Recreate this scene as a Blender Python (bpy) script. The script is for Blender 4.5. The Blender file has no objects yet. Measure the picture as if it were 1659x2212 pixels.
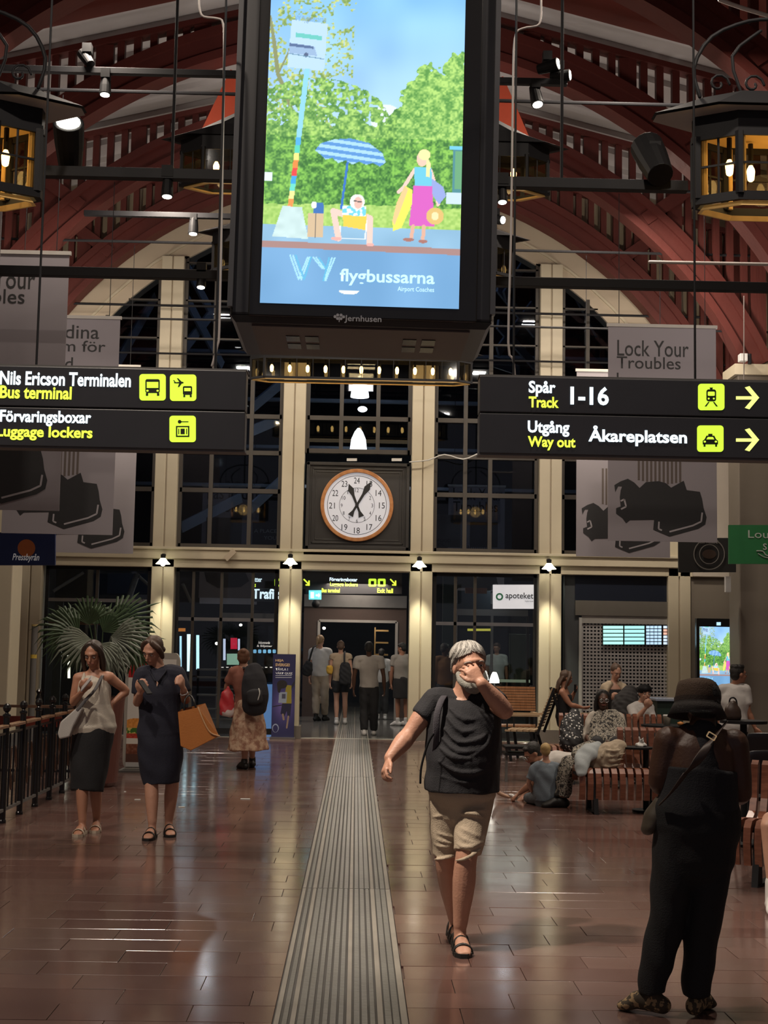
import bpy, bmesh, math, random
import numpy as np
from mathutils import Vector, Matrix, noise
random.seed(7); rng = np.random.default_rng(7)
V = Vector; PI = math.pi
SC = bpy.context.scene; COL = SC.collection
R_ = math.radians
# ---------------------------------------------------------------- camera
FPX = 2950.0; CAMZ = 1.62; ROLL = R_(1.0)
_v = Matrix.Rotation(ROLL, 3, 'Z') @ V(((769-829.5)/FPX, (1106-1396)/FPX, -1))
_th = math.atan(-_v.y); _y1 = math.cos(_th)-_v.y*math.sin(_th)
_psi = math.atan2(_v.x, _y1)
RC = Matrix.Rotation(_psi, 3, 'Z') @ Matrix.Rotation(PI/2+_th, 3, 'X') @ Matrix.Rotation(ROLL, 3, 'Z')
cam = bpy.data.cameras.new('camera'); co = bpy.data.objects.new('camera', cam); COL.objects.link(co)
co.matrix_world = Matrix.Translation((0, 0, CAMZ)) @ RC.to_4x4()
cam.sensor_fit = 'HORIZONTAL'; cam.sensor_width = 36; cam.lens = 36*FPX/1659; cam.clip_start = .1; cam.clip_end = 300
SC.camera = co
def P(x, y, Y):                      # the point that the photograph shows at pixel x, y, on the plane at depth Y
    d = RC @ V(((x-829.5)/FPX, (1106-y)/FPX, -1)); k = Y/d.y
    return V((d.x*k, Y, CAMZ+d.z*k))
# ---------------------------------------------------------------- world, lights, exposure
wd = bpy.data.worlds.new('night'); SC.world = wd; wd.use_nodes = True
wn = wd.node_tree; wn.nodes['Background'].inputs[0].default_value = (.62, .58, .66, 1); wn.nodes['Background'].inputs[1].default_value = .21
SC.view_settings.view_transform = 'Standard'; SC.view_settings.look = 'None'; SC.view_settings.gamma = 1
SC.view_settings.exposure = 0.0; SC.view_settings.use_curve_mapping = False
try: SC.cycles.use_denoising = True
except Exception: pass
def area(loc, to, power, size, col=(1, .86, .72), sy=None, spread=180):
    l = bpy.data.lights.new('area_light', 'AREA'); l.energy = power; l.color = col; l.size = size; l.spread = R_(spread)
    if sy: l.shape = 'RECTANGLE'; l.size_y = sy
    o = bpy.data.objects.new('area_light', l); COL.objects.link(o); o.location = loc
    o.rotation_euler = (V(to)-V(loc)).to_track_quat('-Z', 'Y').to_euler(); return o
def spot(loc, to, power, ang=60, blend=.6, r=.05, col=(1, .86, .7)):
    l = bpy.data.lights.new('spot_light', 'SPOT'); l.energy = power; l.color = col; l.spot_size = R_(ang); l.spot_blend = blend; l.shadow_soft_size = r
    o = bpy.data.objects.new('spot_light', l); COL.objects.link(o); o.location = loc
    o.rotation_euler = (V(to)-V(loc)).to_track_quat('-Z', 'Y').to_euler(); return o
# downward area lights added without fixtures to brighten the hall
for X, Y, pw in ((-2.5, 6.0, 300), (2.5, 8.2, 190), (-3, 14.5, 190), (3, 14.5, 210), (-3, 20, 150), (3.6, 20, 230)):
    area((X, Y, 8.6), (X, Y, 0), pw, .32)
spot((4.9, 21.6, 6.6), (4.9, 24.3, 1.3), 330, 60, .9, .1)  # added spot without a fixture, brightens the roller shutter
spot((-1.6, 6.2, 5.4), (.75, 7.7, 1.0), 1350, 34, .9, .10)     # spotlight on the walking man
spot((-4.2, 9.0, 5.2), (-2.3, 11.7, 1.0), 430, 50, .9, .12)
spot((5.2, 12.6, 5.6), (3.0, 14.6, .6), 420, 60, .9, .12)
# uplights that wash the roof
for X in (-5.6, 5.6):
    for Y in (16.6, 19.9, 22.7):
        area((X, Y, 5.6), (X*.35, Y+1.2, 10.5), 26, .5, (1, .88, .8))
area((0, 19, 7.9), (0, 22.5, 10.9), 34, .6, (1, .9, .82)); area((0, 15.5, 8.1), (0, 19.9, 10.9), 34, .6, (1, .9, .82))
for X in (-4.2, 4.2): spot((X, 19.6, 6.4), (X, 24.4, 5.6), 150, 150, 1, .05, (1, .86, .66))  # added wall washers, no fixtures, to brighten the end wall
spot((0, 20.6, 7.7), (0, 24.4, 4.6), 230, 130, 1, .05, (1, .87, .70))  # added middle washer for the clock wall, no fixture
for X in (-2.3, 2.2): spot((X, 26.3, 6.6), (X, 30, 3.9), 60, 70, .8, .05, (.9, .92, 1))  # added spots that lift the far banners behind the glass
# ---------------------------------------------------------------- materials
MATS = {}
def mat(name, col, rough=.6, metal=0, var=.12, scale=6, bump=0, bscale=40, emit=0, ecol=None, spec=None, alpha=None):
    if name in MATS: return MATS[name]
    m = bpy.data.materials.new(name); m.use_nodes = True; MATS[name] = m
    nt = m.node_tree; b = nt.nodes['Principled BSDF']; L = nt.links.new
    b.inputs['Roughness'].default_value = rough; b.inputs['Metallic'].default_value = metal
    if spec is not None: b.inputs['Specular IOR Level'].default_value = spec
    tc = nt.nodes.new('ShaderNodeTexCoord')
    n = nt.nodes.new('ShaderNodeTexNoise'); n.inputs['Scale'].default_value = scale; n.inputs['Detail'].default_value = 4
    L(tc.outputs['Object'], n.inputs['Vector'])
    mx = nt.nodes.new('ShaderNodeMix'); mx.data_type = 'RGBA'
    mx.inputs[6].default_value = tuple(c*(1-var) for c in col)+(1,); mx.inputs[7].default_value = tuple(min(1, c*(1+var)) for c in col)+(1,)
    L(n.outputs['Fac'], mx.inputs[0]); L(mx.outputs[2], b.inputs['Base Color'])
    if bump:
        n2 = nt.nodes.new('ShaderNodeTexNoise'); n2.inputs['Scale'].default_value = bscale; n2.inputs['Detail'].default_value = 3
        L(tc.outputs['Object'], n2.inputs['Vector']); bp = nt.nodes.new('ShaderNodeBump')
        bp.inputs['Strength'].default_value = bump; bp.inputs['Distance'].default_value = .01
        L(n2.outputs['Fac'], bp.inputs['Height']); L(bp.outputs['Normal'], b.inputs['Normal'])
    if emit:
        b.inputs['Emission Color'].default_value = tuple(ecol or col)+(1,); b.inputs['Emission Strength'].default_value = emit
    return m
def glassmat(name, tint=(.5, .5, .5), refl=.12, rough=.02):
    if name in MATS: return MATS[name]
    m = bpy.data.materials.new(name); m.use_nodes = True; MATS[name] = m
    nt = m.node_tree; nt.nodes.clear(); L = nt.links.new
    o = nt.nodes.new('ShaderNodeOutputMaterial'); t = nt.nodes.new('ShaderNodeBsdfTransparent'); t.inputs[0].default_value = tint+(1,)
    g = nt.nodes.new('ShaderNodeBsdfGlossy'); g.inputs['Roughness'].default_value = rough; g.inputs[0].default_value = (.9, .95, 1, 1)
    lw = nt.nodes.new('ShaderNodeLayerWeight'); lw.inputs[0].default_value = .10
    mt = nt.nodes.new('ShaderNodeMath'); mt.operation = 'ADD'; mt.inputs[1].default_value = refl; mt.use_clamp = True
    L(lw.outputs['Fresnel'], mt.inputs[0]); mx = nt.nodes.new('ShaderNodeMixShader')
    L(mt.outputs[0], mx.inputs[0]); L(t.outputs[0], mx.inputs[1]); L(g.outputs[0], mx.inputs[2]); L(mx.outputs[0], o.inputs[0]); return m
def woodmat(name, c1, c2, rough=.35, axis=(1, 12, 12)):
    if name in MATS: return MATS[name]
    m = mat(name, c1, rough); nt = m.node_tree; L = nt.links.new
    b = nt.nodes['Principled BSDF']; tc = nt.nodes.new('ShaderNodeTexCoord'); mp = nt.nodes.new('ShaderNodeMapping'); mp.inputs['Scale'].default_value = axis
    n = nt.nodes.new('ShaderNodeTexNoise'); n.inputs['Scale'].default_value = 3; n.inputs['Detail'].default_value = 5
    cr = nt.nodes.new('ShaderNodeValToRGB'); cr.color_ramp.elements[0].color = c1+(1,); cr.color_ramp.elements[1].color = c2+(1,)
    cr.color_ramp.elements[0].position = .35; cr.color_ramp.elements[1].position = .65
    L(tc.outputs['Object'], mp.inputs[0]); L(mp.outputs[0], n.inputs['Vector']); L(n.outputs['Fac'], cr.inputs[0]); L(cr.outputs[0], b.inputs['Base Color']); return m
def patmat(name, cols, scale=30, rough=.8, kind='NOISE'):     # printed cloth
    if name in MATS: return MATS[name]
    m = mat(name, cols[0], rough); nt = m.node_tree; L = nt.links.new; b = nt.nodes['Principled BSDF']
    tc = nt.nodes.new('ShaderNodeTexCoord')
    if kind == 'NOISE': n = nt.nodes.new('ShaderNodeTexNoise'); n.inputs['Detail'].default_value = 2; out = n.outputs['Fac']
    else: n = nt.nodes.new('ShaderNodeTexVoronoi'); out = n.outputs['Distance']
    n.inputs['Scale'].default_value = scale; L(tc.outputs['Object'], n.inputs['Vector'])
    cr = nt.nodes.new('ShaderNodeValToRGB'); cr.color_ramp.interpolation = 'CONSTANT'; els = cr.color_ramp.elements
    pos = ([0, .45, .55, .62] if kind == 'NOISE' else [0, .28, .6, .8])[:len(cols)]
    els[0].position = pos[0]; els[0].color = cols[0]+(1,); els[1].position = pos[1]; els[1].color = cols[1]+(1,)
    for k in range(2, len(cols)): e = els.new(pos[k]); e.color = cols[k]+(1,)
    L(out, cr.inputs[0]); L(cr.outputs[0], b.inputs['Base Color']); return m
def lin(c): return tuple(((x/255)/12.92 if x/255 <= .04045 else ((x/255+.055)/1.055)**2.4) for x in c)
def vcolmat(name, emit=1.0, rough=.4):
    if name in MATS: return MATS[name]
    m = mat(name, (.02, .02, .02), rough, var=0); nt = m.node_tree; b = nt.nodes['Principled BSDF']
    a = nt.nodes.new('ShaderNodeVertexColor'); a.layer_name = 'Col'
    if emit:
        nt.links.new(a.outputs[0], b.inputs['Emission Color']); b.inputs['Emission Strength'].default_value = emit
    else: nt.links.new(a.outputs[0], b.inputs['Base Color'])
    return m
# ---------------------------------------------------------------- object helpers
ORG = {}
def props(o, label=None, cat=None, group=None, kind=None):
    if label: o['label'] = label
    if cat: o['category'] = cat
    if group: o['group'] = group
    if kind: o['kind'] = kind
    return o
def thing(name, loc, label, cat, group=None, kind=None):
    o = bpy.data.objects.new(name, None); COL.objects.link(o); o.location = loc; o.empty_display_size = .1
    ORG[o.name] = V(loc); return props(o, label, cat, group, kind)
def link(name, me, parent=None, loc=None):
    o = bpy.data.objects.new(name, me); COL.objects.link(o)
    if parent is not None: o.parent = parent; ORG[o.name] = ORG[parent.name]
    else: o.location = loc if loc is not None else (0, 0, 0); ORG[o.name] = V(o.location)
    return o
class MB:
    def __init__(s): s.v = []; s.f = []
    def add(s, v, f):
        n = len(s.v); s.v += [V(p) for p in v]; s.f += [tuple(i+n for i in q) for q in f]; return s
    def box(s, x0, x1, y0, y1, z0, z1):
        v = [(x, y, z) for z in (z0, z1) for y in (y0, y1) for x in (x0, x1)]
        return s.add(v, [(0, 2, 3, 1), (4, 5, 7, 6), (0, 1, 5, 4), (2, 6, 7, 3), (0, 4, 6, 2), (1, 3, 7, 5)])
    def beam(s, p, q, w, h, up=(0, 0, 1)):
        p, q = V(p), V(q); d = (q-p).normalized(); sd = d.cross(V(up))
        if sd.length < 1e-4: sd = d.cross(V((1, 0, 0)))
        sd.normalize(); u = sd.cross(d)
        v = [c+sd*a*w/2+u*b*h/2 for c in (p, q) for a, b in ((-1, -1), (1, -1), (1, 1), (-1, 1))]
        return s.add(v, [(3, 2, 1, 0), (4, 5, 6, 7), (0, 1, 5, 4), (1, 2, 6, 5), (2, 3, 7, 6), (3, 0, 4, 7)])
    def cyl(s, p, q, r, r2=None, n=12):
        return s.chain([p, q], [r, r if r2 is None else r2], n, flatcap=True, sub=1)
    def prism(s, poly, o, ax, ay, az, t):        # polygon in plane (ax,ay) extruded by az*t
        o, ax, ay, az = V(o), V(ax), V(ay), V(az); n = len(poly)
        a = [o+ax*x+ay*y for x, y in poly]; b = [p+az*t for p in a]
        return s.add(a+b, [tuple(range(n-1, -1, -1)), tuple(range(n, 2*n))]+[(i, (i+1) % n, n+(i+1) % n, n+i) for i in range(n)])
    def lathe(s, prof, c, n=20, axis=None):
        c = V(c); v = []; f = []
        for r, z in prof:
            for i in range(n): a = 2*PI*i/n; v.append(c+V((r*math.cos(a), r*math.sin(a), z)))
        for k in range(len(prof)-1):
            for i in range(n): j = (i+1) % n; f.append((k*n+i, k*n+j, k*n+n+j, k*n+n+i))
        f.append(tuple(range(n-1, -1, -1))); m = (len(prof)-1)*n; f.append(tuple(range(m, m+n)))
        return s.add(v, f)
    def ell(s, c, r, M=None, n=14):
        c = V(c); v = []; f = []; M = M or Matrix.Identity(3); h = n//2
        v.append(c+M@V((0, 0, r[2])))
        for k in range(1, h):
            t = PI*k/h
            for i in range(n): a = 2*PI*i/n; v.append(c+M@V((r[0]*math.sin(t)*math.cos(a), r[1]*math.sin(t)*math.sin(a), r[2]*math.cos(t))))
        v.append(c-M@V((0, 0, r[2])))
        for i in range(n): f.append((0, 1+i, 1+(i+1) % n))
        for k in range(h-2):
            for i in range(n): j = (i+1) % n; a = 1+k*n; f.append((a+i, a+n+i, a+n+j, a+j))
        a = 1+(h-2)*n
        for i in range(n): f.append((a+i, len(v)-1, a+(i+1) % n))
        return s.add(v, f)
    def chain(s, pts, rad, n=12, side=None, flatcap=False, sub=3):
        pts = [V(p) for p in pts]; rad = [(r, r) if not isinstance(r, tuple) else r for r in rad]
        A = [];
        for i in range(len(pts)-1):
            p0 = pts[max(i-1, 0)]; p1 = pts[i]; p2 = pts[i+1]; p3 = pts[min(i+2, len(pts)-1)]
            for k in range(sub):
                t = k/sub
                q = .5*((2*p1)+(p2-p0)*t+(2*p0-5*p1+4*p2-p3)*t*t+(3*p1-p0-3*p2+p3)*t**3)
                e = t*t*(3-2*t); A.append((q, rad[i][0]*(1-e)+rad[i+1][0]*e, rad[i][1]*(1-e)+rad[i+1][1]*e))
        A.append((pts[-1],)+rad[-1])
        T = []
        for i in range(len(A)):
            d = A[min(i+1, len(A)-1)][0]-A[max(i-1, 0)][0]; T.append(d.normalized() if d.length > 1e-7 else V((0, 0, 1)))
        if not flatcap:
            for e, sg in ((0, -1), (-1, 1)):
                p, a, b = A[e]; m = min(a, b); ex = [(p+T[e]*sg*m*h, a*g, b*g) for h, g in ((.5, .86), (.85, .5), (1, .12))]
                if e == 0: A = ex[::-1]+A; T = [T[0]]*3+T
                else: A = A+ex; T = T+[T[-1]]*3
        sd = V(side) if side is not None else (T[0].cross(V((0, 0, 1))) if abs(T[0].z) < .95 else V((1, 0, 0)))
        v = []; f = []
        for (p, a, b), t in zip(A, T):
            x = sd-t*sd.dot(t)
            if x.length < 1e-4: x = t.orthogonal()
            x.normalize(); y = t.cross(x)
            if side is None: sd = x
            for i in range(n): w = 2*PI*i/n; v.append(p+x*a*math.cos(w)+y*b*math.sin(w))
        for k in range(len(A)-1):
            for i in range(n): j = (i+1) % n; f.append((k*n+i, k*n+j, k*n+n+j, k*n+n+i))
        f.append(tuple(range(n-1, -1, -1))); m = (len(A)-1)*n; f.append(tuple(range(m, m+n)))
        return s.add(v, f)
    def mesh(s, name, m=None, org=V((0, 0, 0)), smooth=False):
        me = bpy.data.meshes.new(name); me.from_pydata([tuple(p-org) for p in s.v], [], s.f)
        if m: me.materials.append(m)
        if smooth: me.polygons.foreach_set('use_smooth', [True]*len(me.polygons))
        me.update(); return me
    def build(s, name, m, parent=None, smooth=False, label=None, cat=None, group=None, kind=None, loc=None, bevel=0):
        if parent is not None: org = ORG[parent.name]
        elif loc is not None: org = V(loc)
        else:
            a = np.array([tuple(p) for p in s.v]); org = V(((a[:, 0].min()+a[:, 0].max())/2, (a[:, 1].min()+a[:, 1].max())/2, a[:, 2].min()))
        o = link(name, s.mesh(name, m, org, smooth), parent, org)
        if bevel:
            b = o.modifiers.new('bevel', 'BEVEL'); b.width = bevel; b.segments = 2; b.limit_method = 'ANGLE'
        return props(o, label, cat, group, kind)
def wrinkle(me, amp, fr=22, vert=1.0):
    n = len(me.vertices); c = np.empty(n*3, np.float32); me.vertices.foreach_get('co', c); c = c.reshape(-1, 3)
    nr = np.empty(n*3, np.float32); me.vertices.foreach_get('normal', nr); nr = nr.reshape(-1, 3)
    x, y, z = c.T
    d = np.sin(fr*(x*1.0+.3*z)+3*np.sin(7*z+5*y))*.5+np.sin(fr*vert*(z+.5*x)+4*np.sin(6*x-4*y+2*z))*.6+np.sin(fr*2.1*(y+.4*z)+3*np.sin(11*x))*.3
    c += nr*(amp*d)[:, None]; me.vertices.foreach_set('co', c.ravel()); me.update()
def fuse(mb, name, m, parent, voxel=.012, smooth=2, wr=None, label=None):
    org = ORG[parent.name]; me = mb.mesh('tmp', None, org); o = bpy.data.objects.new('tmp', me); COL.objects.link(o)
    r = o.modifiers.new('r', 'REMESH'); r.mode = 'VOXEL'; r.voxel_size = voxel
    if smooth: s = o.modifiers.new('s', 'SMOOTH'); s.factor = .5; s.iterations = smooth
    dg = bpy.context.evaluated_depsgraph_get(); me2 = bpy.data.meshes.new_from_object(o.evaluated_get(dg))
    bpy.data.objects.remove(o); bpy.data.meshes.remove(me)
    me2.name = name; me2.materials.clear(); me2.materials.append(m)
    if wr: wrinkle(me2, *wr)
    me2.polygons.foreach_set('use_smooth', [True]*len(me2.polygons)); me2.update()
    return props(link(name, me2, parent), label)
def text_mesh(s, name, m, x0, x1, ytop, ybot, Y, parent, depth=.004, bold=0, spacing=1.0, box=None, shear=0, emboss=None):
    """lettering fitted to a rectangle given in photograph pixels on the plane at depth Y"""
    cu = bpy.data.curves.new('t', 'FONT'); cu.body = s; cu.size = 1; cu.offset = bold; cu.space_character = spacing; cu.shear = shear
    cu.resolution_u = 3; cu.space_line = .95
    o = bpy.data.objects.new('t', cu); COL.objects.link(o); dg = bpy.context.evaluated_depsgraph_get()
    me = bpy.data.meshes.new_from_object(o.evaluated_get(dg)); bpy.data.objects.remove(o); bpy.data.curves.remove(cu)
    n = len(me.vertices); c = np.empty(n*3, np.float32); me.vertices.foreach_get('co', c); c = c.reshape(-1, 3)
    mn, mx = c.min(0), c.max(0); xm = (x0+x1)/2; ym = (ytop+ybot)/2
    a = P(x0, ym, Y).x; b = P(x1, ym, Y).x; zt = P(xm, ytop, Y).z; zb = P(xm, ybot, Y).z; org = ORG[parent.name]
    u = (c[:, 0]-mn[0])/(mx[0]-mn[0]); w = (c[:, 1]-mn[1])/(mx[1]-mn[1])
    c2 = np.stack([a+(b-a)*u-org.x, np.full(n, Y-depth-org.y), zb+(zt-zb)*w-org.z], 1).astype(np.float32)
    me.vertices.foreach_set('co', c2.ravel()); me.materials.clear(); me.materials.append(m); me.update()
    return link(name, me, parent)
def sub(mb, px, Y):                  # flat polygon from pixels
    return mb.add([P(x, y, Y) for x, y in px], [tuple(range(len(px)))])
def slab(mb, px, Y, t):              # polygon from pixels with thickness t away from the camera
    pts = [P(x, y, Y) for x, y in px]; n = len(pts)
    return mb.add(pts+[p+V((0, t, 0)) for p in pts], [tuple(range(n)), tuple(range(2*n-1, n-1, -1))]+[(i, n+i, n+(i+1) % n, (i+1) % n) for i in range(n)])
def line(mb, px, Y, r, n=6): return mb.chain([P(x, y, Y+(q[0] if q else 0)) for x, y, *q in px], [r]*len(px), n, sub=3)
# common materials
M_dark = mat('dark_metal', (.012, .012, .014), .6, 0, spec=.25); M_black = mat('black_plastic', (.008, .008, .009), .6, spec=.2)
M_red = mat('red_painted_timber', (.105, .020, .015), .6, bump=.3, bscale=14, var=.25, scale=2.5)
M_beige = mat('beige_paint', (.50, .42, .31), .55, var=.05); M_cream = mat('cream_column_paint', (.55, .49, .36), .5, var=.04)
M_plast = mat('pale_plaster', (.46, .41, .35), .8, var=.06); M_frame = mat('bronze_window_frame', (.050, .042, .034), .5, .1)
M_roof = mat('pale_roof_panel', (.52, .50, .49), .7, var=.18, scale=1.3); M_board = mat('red_roof_board', (.12, .022, .014), .6, var=.3, scale=2)
M_glass = glassmat('dark_window_glass', (.42, .46, .52), .03); M_clear = glassmat('clear_glass', (.8, .82, .82), .03)
M_white = mat('white_paint', (.6, .6, .58), .5); M_grey = mat('grey_paint', (.12, .115, .11), .6); M_steel = mat('brushed_steel', (.35, .34, .33), .3, .9)
M_bulb = mat('glowing_bulb', (1, .7, .3), emit=16, ecol=(1, .66, .26)); M_lampw = mat('white_lamp_glow', (1, .95, .85), emit=14, ecol=(1, .93, .8))
M_ltxt = mat('white_lit_letters', (.8, .9, 1), emit=1.5, ecol=(.75, .92, 1)); M_ytxt = mat('yellow_lit_letters', (.8, 1, .1), emit=1.25, ecol=(.72, .95, .06))
M_ink = mat('black_ink', (.012, .012, .013), .6, var=0)
# ================================================================ THE SETTING
HR = lambda x, y: P(x, y, 10)
# floor base and tiles
fb = MB().box(-9, 9, -3, 24.25, -.2, -.012)
M_joint = mat('floor_joint', (.075, .042, .034), .35)
floor = fb.build('floor', M_joint, kind='structure', label='polished red-brown tiled station floor')
def tilemat(name, col, rough):
    m = mat(name, col, rough, var=.35, scale=.9); nt = m.node_tree; L = nt.links.new; b = nt.nodes['Principled BSDF']
    g = nt.nodes.new('ShaderNodeNewGeometry'); mp = nt.nodes.new('ShaderNodeMapping'); mp.inputs['Scale'].default_value = (3, 3, 3)
    n = nt.nodes.new('ShaderNodeTexNoise'); n.inputs['Scale'].default_value = 1; n.inputs['Detail'].default_value = 5
    L(g.outputs['Position'], mp.inputs[0]); L(mp.outputs[0], n.inputs['Vector'])
    mr = nt.nodes.new('ShaderNodeMapRange'); mr.inputs[3].default_value = rough*.65; mr.inputs[4].default_value = rough*1.6
    L(n.outputs['Fac'], mr.inputs[0]); L(mr.outputs[0], b.inputs['Roughness'])
    n2 = nt.nodes.new('ShaderNodeTexNoise'); n2.inputs['Scale'].default_value = 2.4; n2.inputs['Detail'].default_value = 2; L(g.outputs['Position'], n2.inputs['Vector'])
    bp = nt.nodes.new('ShaderNodeBump'); bp.inputs['Strength'].default_value = .12; bp.inputs['Distance'].default_value = .004
    L(n2.outputs['Fac'], bp.inputs['Height']); L(bp.outputs['Normal'], b.inputs['Normal'])
    # per-tile tint
    vo = nt.nodes.new('ShaderNodeTexNoise'); vo.inputs['Scale'].default_value = .55; L(g.outputs['Position'], vo.inputs['Vector'])
    b.inputs['Specular IOR Level'].default_value = .95
    return m
TM = [tilemat('red_brown_tile', (.150, .088, .074), .12), tilemat('brown_tile', (.138, .083, .070), .14), tilemat('dark_brown_tile', (.122, .066, .055), .13)]
TW, TD = .60, .27
def tile_geo(mb, x0, x1, y0, y1, dz):
    b = .001; z = dz
    v = [(x0, y0, -.012), (x1, y0, -.012), (x1, y1, -.012), (x0, y1, -.012), (x0, y0, z-b), (x1, y0, z-b), (x1, y1, z-b), (x0, y1, z-b), (x0+b, y0+b, z), (x1-b, y0+b, z), (x1-b, y1-b, z), (x0+b, y1-b, z)]
    f = [(0, 1, 5, 4), (1, 2, 6, 5), (2, 3, 7, 6), (3, 0, 4, 7), (4, 5, 9, 8), (5, 6, 10, 9), (6, 7, 11, 10), (7, 4, 8, 11), (8, 9, 10, 11)]
    mb.add(v, f)
tm = [MB().add([], []) for _ in TM]; proto = []
for m in TM:
    b = MB(); tile_geo(b, .0018, TW-.0018, .0018, TD-.0018, 0); proto.append(b.mesh('tile', m))
SX0, SX1 = -.035-.295, -.035+.295
count = 0; r = 0; y = 5.0
while y < 24.2:
    off = (.25 if r % 2 else 0)+random.choice((0, 0, .12))
    x = -8.5+off
    while x < 8.5:
        a, b = x, x+TW; k = random.randrange(3); dz = random.uniform(-.0012, .0008)
        segs = []
        if b <= SX0 or a >= SX1: segs = [(a, b)]
        else:
            if a < SX0-.03: segs.append((a, SX0))
            if b > SX1+.03: segs.append((SX1, b))
        for (s0, s1) in segs:
            infr = abs((s0+s1)/2-.1) < .33*y*.9
            if count < 296 and s1-s0 > TW-.01 and infr and y > 5.3:
                o = bpy.data.objects.new('tile', proto[k]); COL.objects.link(o); o.parent = floor
                o.location = V((s0, y, dz))-ORG[floor.name]; count += 1
                o.rotation_euler = (random.gauss(0, .0006), random.gauss(0, .0005), 0)
            else: tile_geo(tm[k], s0+.0018, s1-.0018, y+.0018, y+TD-.0018, dz)
        x += TW
    y += TD; r += 1
for k, b in enumerate(tm): b.build('tile_field', TM[k], floor, kind='stuff')
# ribbed tactile strip set in the floor: long rails, countable -> parts
M_rib = mat('grey_guide_strip', (.15, .15, .14), .32, var=.25, scale=3, bump=.2, bscale=30); M_groove = mat('guide_strip_groove', (.035, .032, .03), .5)
M_ribw = mat('worn_light_rib', (.25, .23, .20), .35, var=.3, scale=4)
strip = MB().box(SX0, SX1, 0, 38, -.012, -.003).build('guide_strip', M_groove, label='grey ribbed guide strip running down the hall to the door', cat='guide strip')
nr = 17; wdt = (SX1-SX0)/nr
for i in range(nr):
    c = SX0+wdt*(i+.5)
    for (ya, yb) in ((2, 9.35), (9.36, 17.2), (17.21, 24.25), (24.26, 37)):
        w = wdt*random.choice((.30, .36, .40))
        MB().box(c-w, c+w, ya, yb, -.003, .004+random.uniform(0, .001)).build('rib', M_ribw if i in (0, 2, 9, 13, 16) else M_rib, strip)
# inner floor and outer rooms behind the facade
M_ifl = mat('grey_inner_floor', (.16, .155, .15), .12, var=.12, scale=1)
MB().box(-9, 9, 24.25, 40, -.2, 0).build('floor', M_ifl, kind='structure', label='grey polished floor beyond the doors')
MB().box(-7.4, 7.4, 24.18, 24.34, -.01, .006).build('trim_1', mat('threshold_metal', (.5, .48, .42), .3, .6), kind='structure', label='bright metal threshold strip under the glass front')
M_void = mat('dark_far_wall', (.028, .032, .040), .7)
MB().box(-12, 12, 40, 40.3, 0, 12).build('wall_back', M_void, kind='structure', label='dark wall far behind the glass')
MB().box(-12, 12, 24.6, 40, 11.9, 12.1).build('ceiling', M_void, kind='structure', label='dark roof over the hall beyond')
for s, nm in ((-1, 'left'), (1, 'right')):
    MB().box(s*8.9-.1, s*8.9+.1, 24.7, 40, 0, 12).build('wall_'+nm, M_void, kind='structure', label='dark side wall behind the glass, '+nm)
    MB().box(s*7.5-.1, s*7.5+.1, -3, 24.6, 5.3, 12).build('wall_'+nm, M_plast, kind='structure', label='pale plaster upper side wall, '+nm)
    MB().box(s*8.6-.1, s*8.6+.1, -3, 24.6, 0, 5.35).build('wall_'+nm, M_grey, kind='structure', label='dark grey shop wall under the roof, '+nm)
    MB().box(min(s*6.9, s*8.7), max(s*6.9, s*8.7), -3, 24.5, 5.2, 5.4).build('trim_2', M_beige, kind='structure', label='ledge above the shops, '+nm)
FY = 24.3; CZ = 3.29
def wall_arch():
    mb = MB(); Ri = 6.18; n = 40; z1 = 12.2; X1 = 9
    for i in range(n):
        a0 = PI*i/n; a1 = PI*(i+1)/n; q = []
        def out(a):
            c, s_ = math.cos(a), math.sin(a); k = min(X1/abs(c) if abs(c) > 1e-6 else 1e9, (z1-CZ)/s_ if s_ > 1e-6 else 1e9); return (c*k, CZ+s_*k)
        pi0 = (Ri*math.cos(a0), CZ+Ri*math.sin(a0)); pi1 = (Ri*math.cos(a1), CZ+Ri*math.sin(a1)); o0, o1 = out(a0), out(a1)
        mb.add([(pi0[0], FY, pi0[1]), (o0[0], FY, o0[1]), (o1[0], FY, o1[1]), (pi1[0], FY, pi1[1]),
                (pi0[0], FY+.35, pi0[1]), (pi1[0], FY+.35, pi1[1])], [(0, 1, 2, 3), (0, 3, 5, 4)])
    return mb
wall = wall_arch().build('wall_end', M_beige, kind='structure', label='beige end wall around the big arched window')
# trims on arch
mb = MB()
for i in range(40):
    a0, a1 = PI*i/40, PI*(i+1)/40
    for R0 in (6.42,):
        mb.beam((R0*math.cos(a0), FY-.02, CZ+R0*math.sin(a0)), (R0*math.cos(a1), FY-.02, CZ+R0*math.sin(a1)), .04, .03, up=(0, 1, 0))
mb.build('moulding', M_cream, wall)
# beam
bm = MB().box(-7.2, 7.2, FY-.22, FY+.25, 3.10, 3.29).box(-7.2, 7.2, FY-.16, FY+.25, 2.95, 3.10).box(-7.2, 7.2, FY-.26, FY+.25, 3.26, 3.31)
bm.build('trim_3', M_cream, kind='structure', label='cream beam across the end wall above the shop fronts', bevel=.01)
COLX = [-5.75, -3.43, -1.18, 1.13, 3.42, 5.72]
def ztop(x): return CZ+math.sqrt(max(.01, 6.3**2-x*x))
for i, X in enumerate(COLX):
    c = thing('trim_%d' % (4+i), (X, FY, 0), 'cream steel column of the glass front, number %d from the left' % (i+1), None, kind='structure')
    for s in (-1, 1): MB().box(X+s*.105-.095, X+s*.105+.095, FY-.16, FY+.16, .2, ztop(X)).build('column_half', M_cream, c, bevel=.012)
    MB().box(X-.03, X+.03, FY-.12, FY+.12, .2, ztop(X)).build('column_web', M_beige, c)
    MB().box(X-.24, X+.24, FY-.22, FY+.22, 0, .22).build('plinth', mat('stone_plinth', (.16, .14, .12), .4), c)
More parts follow.
